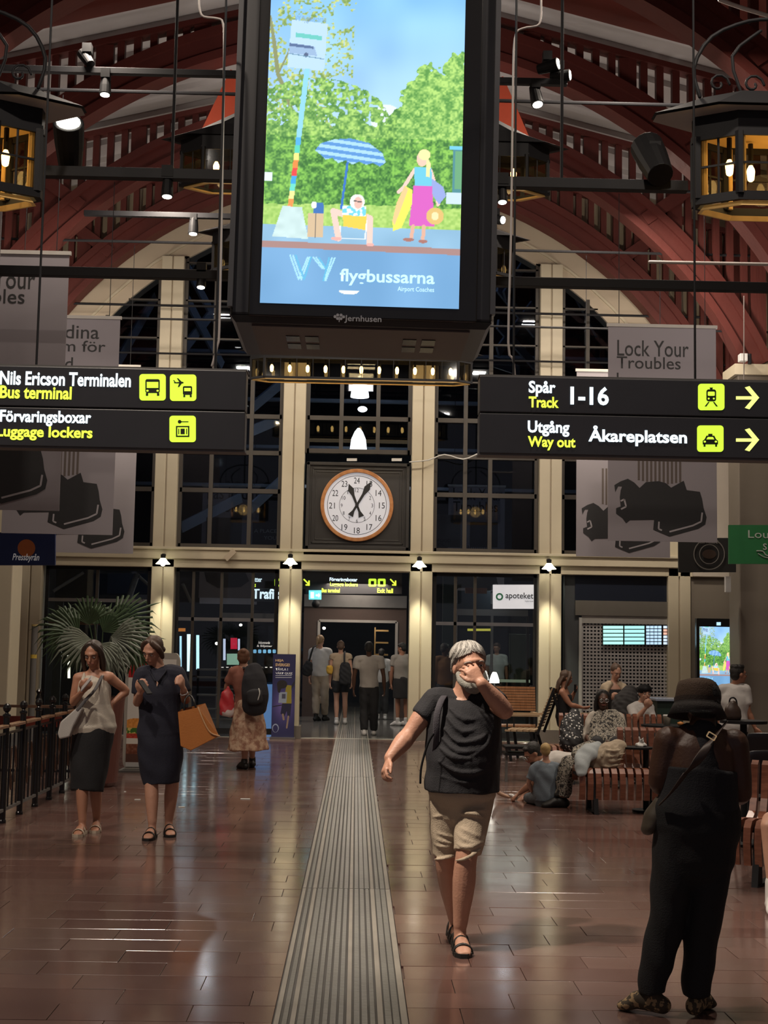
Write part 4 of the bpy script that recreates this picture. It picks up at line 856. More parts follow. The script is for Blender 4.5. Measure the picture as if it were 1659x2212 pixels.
# roller shutter
st = thing('roller_shutter', P(1360, 1540, FY-.05), 'closed grey perforated roller shutter of a shop', 'shutter')
M_shut = mat('grey_shutter_metal', (.42, .41, .41), .5, 0); Ys = FY-.02
xa_, xb_ = P(1256, 1430, Ys).x, P(1468, 1430, Ys).x; zt_ = P(1360, 1348, Ys).z
cols = 27; pitch = (xb_-xa_-.04)/cols; rows = int(zt_/(pitch*.98))+1; ph = .98*pitch
strips = MB(); z = .12
r_i = 0
zs = np.arange(.12, zt_, ph)
for z in zs: # every course of the shutter is a slat
    mb = MB(); w = pitch*.40
    mb.box(xa_, xb_, Ys, Ys+.015, z, z+ph*.5)
    for c in range(cols+1): x = xa_+.02+c*pitch; mb.box(x-w/2, x+w/2, Ys+.002, Ys+.013, z+ph*.5, z+ph)
    mb.build('shutter_slat', M_shut, st)
MB().box(xa_, xb_, Ys-.02, Ys+.02, .02, .12).build('bottom_rail', M_shut, st); MB().box(xa_-.05, xa_, Ys-.05, Ys+.05, 0, zt_+.1).build('guide_rail', mat('pale_guide_rail', (.45, .45, .43), .4), st)
MB().box(xa_, xb_, Ys-.03, Ys+.03, zt_, zt_+.14).build('top_slat', mat('pale_shutter_metal', (.33, .32, .30), .5), st)
MB().box(xa_-.12, xb_, Ys-.06, Ys+.3, zt_+.14, P(1360, 1299, Ys).z).build('shutter_box', mat('taupe_shutter_box', (.11, .10, .085), .6), st)
MB().box(xa_-.12, xb_, Ys-.02, Ys+.2, P(1360, 1299, Ys).z, 2.95).build('upper_panel', mat('night_blue_panel', (.012, .016, .028), .3), st)
MB().box(xa_-.3, xa_-.05, Ys+.0, Ys+.2, 0, 2.95).build('side_panel', mat('dark_grey_side', (.05, .055, .06), .5), st)
MB().box(xa_-.1, xb_+.1, Ys+1.3, Ys+1.4, 0, 2.95).build('wall_inside_shop', M_void, st)
# menu board behind the shutter: seen through the holes -> mounted just in front of the slats
mn = thing('menu_screen', P(1385, 1393, Ys-.06), 'bright blue-white menu screen glowing at the roller shutter', 'screen')
Ym = Ys-.07
MB().box(P(1302, 1370, Ym).x, P(1470, 1370, Ym).x, Ym, Ym+.05, P(1385, 1394, Ym).z, P(1385, 1350, Ym).z).build('panel', M_dark, mn)
for i, (x0, x1) in enumerate(((1303, 1346), (1349, 1392), (1396, 1430), (1433, 1469))):
    for k in range(5 if i < 2 else 6):
        y0 = 1352+k*8.4 if i < 2 else 1352+k*7; col = ((.45, .9, .85), (.40, .85, .85), (.5, .75, 1), (.65, .8, 1))[i]
        if (i, k) in ((3, 1), (3, 2)): col = (.8, .45, .35)
        n = 1 if i < 2 else 4
        for c in range(n):
            w = (x1-x0)/n; sheet([(x0+c*w, y0), (x0+(c+.86 if n > 1 else 1)*w, y0), (x0+(c+.86 if n > 1 else 1)*w, y0+(6.4 if i < 2 else 5.2)), (x0+c*w, y0+(6.4 if i < 2 else 5.2))], Ym-.002, 'menu_tile', mat('menu_glow_%d' % (i if col[0] < .7 else 9), col, emit=.95, ecol=col), mn)
# second advert screen
ds = thing('display_screen', P(1548, 1495, 22.5), 'upright lit display with the same advert at the right', 'screen')
MB().box(P(1505, 1400, 22.5).x, P(1590, 1400, 22.5).x, 22.5, 22.62, .35, P(1548, 1336, 22.5).z).build('case', M_case2, ds, bevel=.01)
a, b = P(1511, 1400, 22.5).x, P(1587, 1400, 22.5).x; zt_ = P(1548, 1354, 22.5).z; zb_ = zt_-(b-a)*1.72
small = AD[100:, :][::3, ::3]; pixel_mesh(small, 'picture', vcolmat('small_screen_picture', 1.15, .3), ds, (a, 22.493, zb_), (b-a, 0, 0), (0, 0, zt_-zb_))
sheet([(1548, 1344), (1557, 1344), (1557, 1351), (1548, 1351)], 22.49, 'status_light', M_logo, ds)
# lit signs of the inner hall
iy = 27.0
hs = thing('direction_sign', P(700, 1280, iy), 'row of small lit direction signs above the inner doorway', 'sign')
sheet([(525, 1238), (660, 1238), (660, 1272), (525, 1272)], iy+.1, 'board', M_sign, hs, .05); sheet([(660, 1232), (868, 1232), (868, 1283), (660, 1283)], iy+.1, 'board', M_sign, hs, .05)
for s, x0, x1, yt, yb, m in (('Toaletter', 528, 566, 1246, 1257, M_ltxt), ('Toilets', 529, 553, 1258, 1268, M_ytxt), ('Förvaringsboxar', 712, 772, 1248, 1258, M_ltxt), ('Luggage lockers', 713, 773, 1258, 1269, M_ytxt), ('Bus terminal', 695, 734, 1271, 1280, M_ytxt), ('Exit hall', 815, 849, 1271, 1281, M_ytxt)): text_mesh(s, 'lettering', m, x0, x1, yt, yb, iy+.09, hs, bold=.02)
for x in (593, 796, 816):
    sheet(rr(x, 1250, x+17, 1267, 3), iy+.09, 'icon_tile', M_icon, hs); sheet([(x+5, 1255), (x+12, 1255), (x+12, 1263), (x+5, 1263)], iy+.085, 'pictogram', M_idk, hs)
for x in (655, 842):
    mb = MB()
    for q in ([(x, 1252), (x+2, 1250), (x+13, 1261), (x+11, 1263)], [(x+5, 1262), (x+13, 1262), (x+13, 1265), (x+5, 1265)], [(x+11, 1254), (x+14, 1254), (x+14, 1265), (x+11, 1265)]): slab(mb, q, iy+.09, .003)
    mb.build('arrow', M_ytxt, hs)
ex = thing('exit_sign', P(680, 1296, 27), 'small cyan lit emergency exit sign over the doorway', 'sign')
sheet([(667, 1275), (694, 1275), (694, 1295), (667, 1295)], 27, 'panel', mat('cyan_lit', (.2, .8, .9), emit=.8, ecol=(.15, .75, .85)), ex, .06)
sheet([(671, 1279), (678, 1279), (678, 1292), (671, 1292)], 26.99, 'door_mark', M_ltxt, ex); sheet([(682, 1284), (688, 1284), (688, 1281), (692, 1286), (688, 1291), (688, 1288), (682, 1288)], 26.99, 'arrow_mark', M_ltxt, ex)
MB().ell(P(682, 1305, 27), (.08, .08, .08)).cyl(P(682, 1305, 27), P(682, 1305, 27)+V((0, .0, .08)), .05).build('security_camera', M_dark, label='small round dome camera under the cyan exit sign', cat='camera', smooth=True)
tf = thing('lit_sign', P(590, 1294, 27.5), 'large white lit letters of a sign left of the doorway', 'sign'); text_mesh('Trafik', 'lettering', M_ltxt, 545, 607, 1271, 1294, 27.5, tf, bold=.03)
MB().box(P(545, 1294, 27.5).x, P(607, 1294, 27.5).x, 27.52, 27.56, P(590, 1300, 27.5).z, P(590, 1268, 27.5).z).build('board', M_void, tf)
for i, (x0, x1, y0, y1, Y, col, e, lab) in enumerate(((404, 413, 1370, 1450, 29, (.6, .9, 1), 1.6, 'bright cyan light tube behind the glass'), (424, 430, 1372, 1446, 29, (.5, .85, 1), 1.3, 'thin cyan light tube behind the glass'), (388, 392, 1374, 1440, 29, (.45, .8, 1), 1.0, 'faint cyan light tube behind the glass, leftmost of three'),
        (498, 512, 1378, 1402, 31, (.75, .02, .06), .9, 'small red lit sign behind the backpack walker'), (482, 487, 1380, 1426, 31, (.7, .75, 1), 1.2, 'thin white light strip left of the red lit sign'), (514, 518, 1380, 1405, 31, (.7, .75, 1), 1.2, 'thin white light strip right of the red lit sign'),
        (490, 516, 1412, 1436, 31, (.5, .8, .6), .6, 'green-white shop poster glowing behind the walker'), (145, 152, 1396, 1420, 27, (1, .95, .75), 1.6, 'warm white light patch behind the two women'), (146, 151, 1428, 1465, 27, (1, .95, .75), 1.6, 'lower warm white light patch behind the two women'),
        (1010, 1060, 1358, 1363, 27, (.8, .7, .1), .8, 'yellow lit strip behind the glass right of the doorway'), (378, 400, 1357, 1364, 27.5, (.9, .3, .05), .3, 'small orange sign behind the glass'))):
    c = P((x0+x1)/2, y1, Y); t = thing('lit_sign', c, lab, 'light'); sheet([(x0, y0), (x1, y0), (x1, y1), (x0, y1)], Y, 'lit_face', mat('glow_%d' % i, col, emit=e*1.3, ecol=col), t, .03)
    sheet([(x0-1, y0-1), (x1+1, y0-1), (x1+1, y1+1), (x0-1, y1+1)], Y+.031, 'casing', M_dark, t, .03)
tt = thing('notice', P(570, 1412, 24.35), 'white lettering and blue icons stuck on the glass door', 'sign')
text_mesh('Ankommande', 'lettering', mat('soft_white_letters', (.7, .7, .7), emit=.4, ecol=(.8, .8, .8)), 558, 583, 1385, 1391, 24.25, tt); text_mesh('& Biljetter', 'lettering', MATS['soft_white_letters'], 555, 588, 1393, 1399, 24.25, tt)
for k in range(5): sheet(rr(547+k*10.5, 1403, 554+k*10.5, 1411, 2), 24.25, 'blue_icon', mat('blue_icon', (.1, .3, .5), emit=.5, ecol=(.2, .5, .8)), tt)
for k in range(11): sheet([(478+k*10.5, 1440.5), (483+k*10.5, 1440.5), (483+k*10.5, 1442.5), (478+k*10.5, 1442.5)], 24.25, 'glass_dash', MATS['soft_white_letters'], tt)
# steel frames of the inner glass doors
for (x0, x1, yt, lab) in ((472, 600, 1338, 'inner glass door set left of the doorway'), (985, 1140, 1330, 'inner glass door set right of the doorway'),):
    Y = 26.3; a, b = P(x0, 1400, Y).x, P(x1, 1400, Y).x; zt_ = P((x0+x1)/2, yt, Y).z; t = thing('door_2' if x0 < 600 else 'door_3', ((a+b)/2, Y, 0), lab, None, kind='structure')
    MB().box(a, b, Y, Y+.1, zt_, zt_+.12).build('steel_lintel', M_steel, t); 
    for x in (a, (a+b)/2, b): MB().box(x-.025, x+.025, Y, Y+.06, 0, zt_).build('door_frame', M_steel if x != b else M_frame, t)
    for u0, u1 in ((a, (a+b)/2), ((a+b)/2, b)): MB().box(u0, u1, Y+.02, Y+.03, .1, zt_).build('pane', M_clear, t)
    for z in (.45, .75): MB().box(a, b, Y-.02, Y, z, z+.03).build('push_bar', M_steel, t)
for i, (x, Y) in enumerate(((1040, 28), (1022, 28.6))): c = P(x, 1305, Y); MB().lathe([(.02, .1), (.1, 0), (.02, -.01)], c, 14).build('pendant_lamp', mat('dim_white_lamp', (.6, .6, .5), emit=.8), label='dim white pendant behind glass, %s one' % ('right', 'left')[i], cat='lamp')
g = P(1068, 1465, 23.4); gl = thing('table_lamp', g, 'bright white cone lamp beside the walking man\'s elbow', 'lamp'); MB().lathe([(.03, .10), (.05, .06), (.08, -.03), (.085, -.08)], g, 16).build('shade', M_lampw, gl, smooth=True); MB().cyl(g-V((0, 0, .08)), g-V((0, 0, g.z)), .012).build('stem', M_dark, gl)
# ================================================================ PEOPLE
def skin(name, c): return mat('skin_'+name, c, .5, var=.10, scale=14, bump=.15, bscale=90)
def cloth(name, c, rough=.85, **k): return mat('cloth_'+name, c, rough, var=k.get('var', .12), scale=k.get('scale', 9), bump=.35, bscale=160)
M_eyew = mat('eye_white', (.55, .53, .5), .3); M_eyed = mat('eye_iris', (.02, .014, .01), .2)
def frame3(f, up=(0, 0, 1)):
    f = V(f).normalized(); r = f.cross(V(up)).normalized(); return r, f, r.cross(f).normalized()
def head_geo(mb, c, r, f, u, k=1.0):
    M = Matrix((r, f, u)).transposed(); q = lambda x, y, z: c+(r*x+f*y+u*z)*k
    mb.ell(q(0, -.012, .028), (.074*k, .094*k, .088*k), M, 18); mb.ell(q(0, .022, -.038), (.057*k, .064*k, .075*k), M, 16)
    mb.ell(q(0, .058, -.088), (.026*k, .024*k, .022*k), M, 10)
    mb.chain([q(-.058, .055, -.062), q(0, .06, -.095), q(.058, .055, -.062)], [.012*k]*3) if 0 else None
    mb.chain([q(0, .080, .022), q(0, .098, -.006), q(0, .106, -.024)], [(.008*k, .008*k), (.010*k, .010*k), (.015*k, .012*k)], 8)
    mb.chain([q(-.045, .070, .026), q(0, .083, .030), q(.045, .070, .026)], [.010*k, .012*k, .010*k], 8)
    for s in (-1, 1):
        mb.ell(q(s*.036, .062, -.022), (.020*k, .018*k, .018*k), M, 8); mb.ell(q(s*.077, -.008, -.006), (.010*k, .020*k, .030*k), M, 8)
    mb.chain([q(-.022, .083, -.052), q(0, .090, -.051), q(.022, .083, -.052)], [.006*k, .0075*k, .006*k], 6)
def face_parts(t, c, r, f, u, k=1.0, brow=(.03, .02, .015), lip=(.30, .10, .08), beard=None, closed=False):
    M = Matrix((r, f, u)).transposed(); q = lambda x, y, z: c+(r*x+f*y+u*z)*k
    for s in (-1, 1):
        if not closed:
            MB().ell(q(s*.031, .077, .004), (.0125*k, .008*k, .0065*k), M, 8).build('eye', M_eyew, t, smooth=True)
            MB().ell(q(s*.031, .0845, .004), (.005*k, .003*k, .005*k), M, 8).build('iris', M_eyed, t, smooth=True)
        MB().chain([q(s*.014, .086, .022), q(s*.032, .086, .027), q(s*.050, .074, .021)], [.003*k]*3, 6).build('eyebrow', mat('brow_%d' % int(brow[0]*999), brow, .8), t, smooth=True)
    MB().chain([q(-.024, .086, -.051), q(0, .0955, -.049), q(.024, .086, -.051)], [(.004*k, .004*k), (.006*k, .006*k), (.004*k, .004*k)], 6).build('mouth', mat('lips_%d' % int(lip[0]*999), lip, .5), t, smooth=True)
def hand_geo(mb, w, d, n, k=1.0, thumb=1, curl=.35, spread=1.0, fr=1.0):
    d = V(d).normalized(); n = V(n); n = (n-d*n.dot(d)).normalized(); t = d.cross(n)*thumb
    mb.chain([w, w+d*.035*k, w+d*.085*k], [(.024*k, .019*k), (.036*k, .016*k), (.040*k, .014*k)], 12, side=t)
    for i, L in enumerate((.070, .080, .074, .058)):
        b = w+d*.082*k+t*(.033-.0225*i)*k*(.9+.1*fr); a = 0; p = b; pts = [b-d*.02*k, b]; dd = (d+t*(.10-.07*i)*spread).normalized()
        for j, fL in enumerate((.45, .31, .24)):
            a += curl*(1+.35*j)+(.07*i*curl); p = p+(dd*math.cos(a)+n*math.sin(a))*L*fL*k; pts.append(p)
        rr_ = (.0098-.0006*i)*k*fr; mb.chain(pts, [rr_*1.05, rr_*1.05, rr_, rr_*.95, rr_*.8], 8, sub=2)
    b = w+d*.025*k+t*.030*k; v1 = (d*.75+t*.62+n*.25).normalized(); v2 = (d*.95+t*.2+n*.3).normalized()
    mb.chain([b-t*.015*k, b+v1*.035*k, b+v1*.035*k+v2*.03*k, b+v1*.035*k+v2*.052*k], [.014*k*fr, .0125*k*fr, .011*k*fr, .009*k*fr], 8, sub=2)
def mixp(a, b, t): return a.lerp(b, t)
class Person:
    TT = [-.17, 0, .36, .70, .90, 1.0]
    def __init__(s, label, Y, J, face=180, k=1.0, wid=(.115, .16, .145, .165, .150, .06), dep=(.085, .11, .10, .115, .085, .055), vox=.011, group=None, base=None):
        s.J = {n: P(v[0], v[1], Y+(v[2] if len(v) > 2 else 0)) for n, v in J.items()}; s.k = k; s.vox = vox; J = s.J
        s.hip = (J['hpA']+J['hpB'])/2; s.sh = (J['sA']+J['sB'])/2
        b = V((s.hip.x, s.hip.y, 0)) if base is None else base
        s.t = thing('person', b, label, 'person', group); s.face = R_(face); s.F = V((math.sin(s.face), math.cos(s.face), 0))
        s.wid = [w*k for w in wid]; s.dep = [d*k for d in dep]; s.body = MB(); s.arms = {}; s.legs = {}
        ax = (J['nk']-s.hip).normalized(); s.ax = ax; s.L = (J['nk']-s.hip).length
        h = (J['hpB']-J['hpA']).normalized(); g = (J['sB']-J['sA']).normalized(); s.side = (h+g).normalized(); s.bend = V((0, 0, 0))
    def tor(s, t):
        for i in range(len(s.TT)-1):
            if t <= s.TT[i+1] or i == len(s.TT)-2:
                e = (t-s.TT[i])/(s.TT[i+1]-s.TT[i]); w = s.wid[i]*(1-e)+s.wid[i+1]*e; d = s.dep[i]*(1-e)+s.dep[i+1]*e; break
        return s.hip+s.ax*s.L*t+s.bend*math.sin(max(0, min(1, t))*PI), w, d
    def torso(s, mb, t0, t1, g=0, n=7, flat=False, top=None):
        A = [s.tor(t0+(t1-t0)*i/(n-1)) for i in range(n)]
        mb.chain([a[0] for a in A], [(a[1]+g, a[2]+g) for a in A], 24, side=s.side, flatcap=flat, sub=2)
    def arm(s, mb, n, t1=2.0, g=0, flat=False, r=(.050, .046, .037, .040, .026)):
        J, k = s.J, s.k; S, E, W = J['s'+n], J['e'+n], J['w'+n]
        pts = [S, mixp(S, E, .45), E, mixp(E, W, .35), W]; T = [0, .45, 1, 1.35, 2]
        P_, R2 = [], []
        for p, t, q in zip(pts, T, r):
            if t < t1-1e-3: P_.append(p); R2.append((q*k+g,)*2)
        if t1 < 2:
            P_.append(mixp(S, E, t1) if t1 <= 1 else mixp(E, W, t1-1)); i = [j for j, t in enumerate(T) if t < t1][-1]; R2.append((r[min(i+1, 4)]*k+g*1.25,)*2)
        else: P_.append(W); R2.append((r[4]*k+g,)*2)
        mb.chain(P_, R2, 14, flatcap=flat)
        sh = mixp(s.tor(.93)[0], S, .5); mb.chain([s.tor(.90)[0], sh, S], [(.06*k+g,)*2, (.052*k+g,)*2, (.050*k+g,)*2], 12)
    def leg(s, mb, n, t1=2.0, g=0, flat=False, r=(.082, .072, .054, .056, .036), flare=0):
        J, k = s.J, s.k; H, K, A = J['hp'+n], J['k'+n], J['a'+n]
        pts = [H, mixp(H, K, .5), K, mixp(K, A, .35), A]; T = [0, .5, 1, 1.35, 2]; P_, R2 = [], []
        for p, t, q in zip(pts, T, r):
            if t < t1-1e-3: P_.append(p); R2.append((q*k+g+flare*t,)*2)
        if t1 < 2:
            P_.append(mixp(H, K, t1) if t1 <= 1 else mixp(K, A, t1-1)); i = [j for j, t in enumerate(T) if t < t1][-1]; R2.append((r[min(i+1, 4)]*k+g+flare*t1,)*2)
        else: P_.append(A); R2.append((r[4]*k+g+flare*2,)*2)
        mb.chain(P_, R2, 16, flatcap=flat)
    def foot(s, mb, n, d, L=.20, g=0, w=.036):
        A = s.J['a'+n]; d = V(d); d.z = 0; d.normalize(); k = s.k; z = max(.03, A.z-.07); b = V((A.x, A.y, 0)); sd = V((d.y, -d.x, 0))
        h0 = .032*k
        mb.chain([b-d*.045*k+V((0, 0, h0+.012)), b+d*.06*k+V((0, 0, h0+.022)), b+d*(L*.62)*k+V((0, 0, h0)), b+d*L*.85*k+V((0, 0, .020*k))],
                 [((w-.004)*k+g, .034*k+g), (w*k+g, .036*k+g), ((w+.008)*k+g, .024*k+g), (w*k+g, .015*k+g)], 14, side=sd)
        mb.chain([A, b+V((0, 0, .05*k))], [.033*k+g, .034*k+g], 12)
        return b, d, sd
    def sole(s, n, d, name, m, L=.20, h=.022, w=.046, straps=None, ms=None):
        A = s.J['a'+n]; d = V(d); d.z = 0; d.normalize(); k = s.k; b = V((A.x, A.y, 0)); sd = V((d.y, -d.x, 0))
        pl = [(-.085, -.028), (-.095, 0), (-.085, .028), (0, .036), (L*.55, .048), (L*.8, .044), (L*.98, .02), (L*.98, -.012), (L*.8, -.04), (L*.55, -.046), (0, -.034)]
        o = MB().prism([(x*k, y*k*w/.046) for x, y in pl], b, d, sd, V((0, 0, 1)), h).build(name, m, s.t)
        if straps:
            sm = MB()
            for x, r_, z in straps: sm.chain([b+d*x*k+sd*(r_*math.cos(a))*k+V((0, 0, .012+z*k*math.sin(a))) for a in np.linspace(0, PI, 7)], [(.016*k, .004*k)]*7, 8, side=d, sub=2)
            sm.build('strap', ms or m, o)
        return o
    def shoe(s, n, d, name, m, L=.20, g=.010, sole=None, to=None):
        mb = MB(); b, d, sd = s.foot(mb, n, d, L, g); o = fuse(mb, name, m, s.t, .008, 2)
        if sole: s.sole(n, d, 'sole', sole, L, .018, .052).parent = o
        return o
    def head(s, yaw=None, tilt=0, roll=0, k=None, neck=.052):
        c = s.J['hd']; a = s.face if yaw is None else R_(yaw); f = V((math.sin(a), math.cos(a), 0)); 
        f = (f*math.cos(R_(tilt))+V((0, 0, 1))*math.sin(R_(tilt))).normalized(); r, f, u = frame3(f)
        if roll: q = Matrix.Rotation(R_(roll), 3, f); r, u = q@r, q@u
        s.hk = (k or s.k); s.hf = (c, r, f, u); head_geo(s.body, c, r, f, u, s.hk)
        s.body.chain([s.tor(.94)[0], mixp(s.J['nk'], c-u*.05*s.hk-f*.02*s.hk, .4), c-u*.05*s.hk-f*.02*s.hk], [neck*s.k*1.15, neck*s.k, neck*s.k], 14)
    def finish(s, m, nofeet=False):
        return fuse(s.body, 'body', m, s.t, s.vox, 2)
    def hair(s, m, kind='short', L=.25, wr=.0025):
        c, r, f, u = s.hf; k = s.hk; M = Matrix((r, f, u)).transposed(); q = lambda x, y, z: c+(r*x+f*y+u*z)*k; mb = MB()
        mb.ell(q(0, -.024, .040), (.084*k, .094*k, .088*k), M, 18); mb.ell(q(0, -.050, .0), (.074*k, .062*k, .080*k), M, 16)
        if kind == 'short': mb.ell(q(0, .038, .088), (.058*k, .040*k, .028*k), M, 12)
        if kind == 'messy':
            for i in range(9): a = i*.7; mb.ell(q(.05*math.cos(a), -.02+.06*math.sin(a), .095), (.035*k,)*3, M, 8)
        if kind == 'bob':
            for sx in (-1, 1): mb.chain([q(sx*.030, .040, .105), q(sx*.074, .030, .055), q(sx*.086, .008, .0), q(sx*.084, -.005, -.05)], [.020*k, .022*k, .022*k, .018*k], 10)
            mb.chain([q(-.05, -.075, -.02), q(0, -.09, -.04), q(.05, -.075, -.02)], [.03*k]*3, 8)
        if kind == 'long':
            for sx in (-1, 1):
                mb.chain([q(sx*.02, .030, .112), q(sx*.066, .030, .072), q(sx*.084, .020, .01), q(sx*.088, .005, -.06), q(sx*.085, -.005, -L*.75)], [.018*k, .020*k, .022*k, .024*k, .014*k], 10)
            mb.chain([q(0, -.07, .0), q(0, -.095, -.1), q(0, -.095, -L)], [(.078*k, .03*k), (.085*k, .03*k), (.06*k, .018*k)], 14, side=r)
        if kind == 'bun': mb.ell(q(0, -.085, .085), (.042*k, .042*k, .038*k), M, 12)
        if kind == 'pony': mb.chain([q(0, -.10, .05), q(0, -.135, 0), q(0, -.12, -L*.7)], [.022*k, .032*k, .014*k], 10)
        return fuse(mb, 'hair', m, s.t, .007 if s.vox < .0095 else .009, 1, (wr, 90, .3))
    def top(s, m, t0, t1, sleeve=.5, g=.018, arms='AB', name='shirt', wr=.005, srad=None, hem=None, voxel=None, extra=None):
        mb = MB(); s.torso(mb, t0, t1, g, flat=True)
        if hem: c, w, d = s.tor(t0); mb.chain([s.tor(t0+.2)[0], c], [(s.tor(t0+.2)[1]+g, s.tor(t0+.2)[2]+g), (w+hem, d+hem)], 24, side=s.side, flatcap=True)
        for n in arms:
            if sleeve: s.arm(mb, n, sleeve, g if srad is None else srad, True)
        if extra: extra(mb)
        return fuse(mb, name, m, s.t, voxel or max(.009, s.vox), 2, (wr, 31, 1.0))
    def pants(s, m, t1=2.0, g=.018, flare=0, name='trousers', wr=.004, top=.22, flat=True, voxel=None, extra=None):
        mb = MB(); s.torso(mb, -.13, top, min(g, .012))
        for n in 'AB': s.leg(mb, n, t1, g, flat, flare=flare)
        if extra: extra(mb)
        return fuse(mb, name, m, s.t, voxel or max(.009, s.vox), 2, (wr, 27, 1.4))
    def skirt(s, m, pts, name='skirt', wr=.006, voxel=None, fr=24):
        mb = MB(); mb.chain([p for p, _ in pts], [r for _, r in pts], 28, side=s.side, flatcap=True)
        return fuse(mb, name, m, s.t, voxel or max(.010, s.vox), 1, (wr, fr, .35))
def T3(px, py, Y): return P(px, py, Y)
# ---------------------------------------------------------------- 1 the walking man
SK_TAN = skin('tanned', (.45, .235, .16)); SK_PALE = skin('pale', (.47, .26, .18)); SK_DARK = skin('dark', (.075, .032, .018)); SK_MID = skin('warm', (.36, .17, .105))
M_ted = cloth('charcoal', (.013, .0125, .016)); M_short = cloth('beige', (.42, .34, .25)); M_shoeb = mat('black_leather', (.012, .011, .010), .5)
Y1 = 7.62
p = Person('grey-haired bearded person in black T-shirt and beige shorts walking, hand over the face', Y1,
    {'hd': (1014, 1440, -.05), 'nk': (1003, 1502), 'sA': (937, 1513, .02), 'sB': (1060, 1507, -.02), 'eA': (886, 1584, -.02), 'wA': (842, 1637, -.10), 'eB': (1091, 1536, -.16), 'wB': (1040, 1476, -.25),
     'hpA': (964, 1716, .02), 'hpB': (1032, 1714, -.02), 'kA': (963, 1856, .05), 'kB': (1007, 1852, -.12), 'aA': (983, 1985, .22), 'aB': (994, 1999, -.08)}, 180, 1.02,
    wid=(.125, .175, .185, .185, .165, .07), dep=(.10, .15, .175, .145, .10, .06), vox=.0062)
p.torso(p.body, -.12, .98); 
for n in 'AB': p.arm(p.body, n, r=(.056, .056, .046, .050, .032)); p.leg(p.body, n, r=(.085, .075, .058, .062, .038))
fA = p.foot(p.body, 'A', (.10, -1, 0), .21); fB = p.foot(p.body, 'B', (.05, -1, 0), .21)
p.head(165, 0, 5, 1.12, .062)
hand_geo(p.body, p.J['wA'], P(829, 1668, Y1-.14)-p.J['wA'], V((.7, .3, .2)), 1.0, 1, .45)
hand_geo(p.body, p.J['wB'], P(1009, 1432, Y1-.22)-p.J['wB'], V((-.35, .9, -.1)), 1.02, 1, .38, spread=1.9, fr=.98)
p.finish(SK_TAN)
c, r, f, u = p.hf; k = p.hk; q = lambda x, y, z: c+(r*x+f*y+u*z)*k; Mh = Matrix((r, f, u)).transposed()
face_parts(p.t, c, r, f, u, k, (.35, .33, .30), (.28, .12, .10))
M_gh = mat('grey_hair', (.22, .205, .185), .7, var=.75, scale=26, bump=.8, bscale=90)
hm = MB(); hm.ell(q(0, -.024, .040), (.080*k, .092*k, .084*k), Mh, 18); hm.ell(q(0, -.055, .0), (.070*k, .055*k, .082*k), Mh, 14)
for sx in (-1, 1): hm.chain([q(sx*.066, .018, .066), q(sx*.079, -.004, .030), q(sx*.078, -.030, -.020)], [.014*k, .013*k, .010*k], 8)
fuse(hm, 'hair', M_gh, p.t, .006, 1, (.003, 110, .3))
M_gl = mat('light_grey_hair', (.40, .38, .35), .55, var=.4, scale=60); rs = random.Random(5)
st2 = [MB(), MB()]
for i in range(130):          # locks combed from a side parting over the skull
    a = rs.uniform(-2.3, 2.3); e0 = rs.uniform(.15, .55); pts = []
    for j in range(5):
        e = e0+(1.42-e0-.30*max(0, 1-abs(a)/.9))*j/4; aa = a+.25*math.sin(j*.8)*(1 if a < .2 else -1)
        R3 = (.087+rs.uniform(-.001, .004), .100+rs.uniform(-.001, .004), .089+rs.uniform(0, .005))
        pts.append(q(R3[0]*math.sin(e)*math.sin(aa), -.022+R3[1]*math.sin(e)*math.cos(aa), .036+R3[2]*math.cos(e)))
    st2[i % 2].chain(pts, [.0035*k, .0055*k, .0055*k, .0045*k, .002*k], 5, sub=2)
st2[0].build('hair_locks', M_gh, p.t, smooth=True, kind='stuff'); st2[1].build('hair_locks', M_gl, p.t, smooth=True, kind='stuff')
bd = MB(); bd.ell(q(0, .045, -.085), (.054*k, .048*k, .050*k), Mh, 14); bd.chain([q(-.062, .01, -.03), q(-.052, .04, -.075), q(0, .072, -.098), q(.052, .04, -.075), q(.062, .01, -.03)], [.014*k, .022*k, .028*k, .022*k, .014*k], 10)
bd.chain([q(-.03, .085, -.043), q(0, .096, -.037), q(.03, .085, -.043)], [.007*k]*3, 8); fuse(bd, 'beard', mat('grey_beard', (.26, .25, .22), .8, var=.4, scale=70, bump=.5, bscale=150), p.t, .006, 1, (.002, 120, .3))
def on_front(p, px, py, Y, g):       # the point of the shirt front seen at a pixel
    v = P(px, py, Y); t = max(.0, min(.95, (v.z-p.hip.z)/max(.05, p.J['nk'].z-p.hip.z))); c, w, d = p.tor(t); w += g; d += g
    u = max(-.95, min(.95, (v.x-c.x)/w)); v.y = c.y-d*math.sqrt(1-u*u); return v
def folds(mb):
    for ln in ([(968, 1528), (1000, 1552), (1040, 1548)], [(962, 1545), (995, 1578), (1045, 1560)], [(955, 1570), (985, 1598), (1030, 1592), (1052, 1575)], [(950, 1590), (985, 1618), (1025, 1615)], [(948, 1612), (975, 1630), (1010, 1632)],
               [(1062, 1560), (1048, 1600), (1020, 1625)], [(945, 1640), (980, 1660), (1020, 1662), (1060, 1650)], [(950, 1672), (1000, 1684), (1050, 1676)]):
        mb.chain([on_front(MAN0, x, y, Y1, .020) for x, y in ln], [.006]+[.015]*(len(ln)-2)+[.006], 8)
MAN0 = p
p.top(M_ted, .03, .955, .52, .020, name='shirt', wr=.004, voxel=.007, hem=.030, extra=folds)
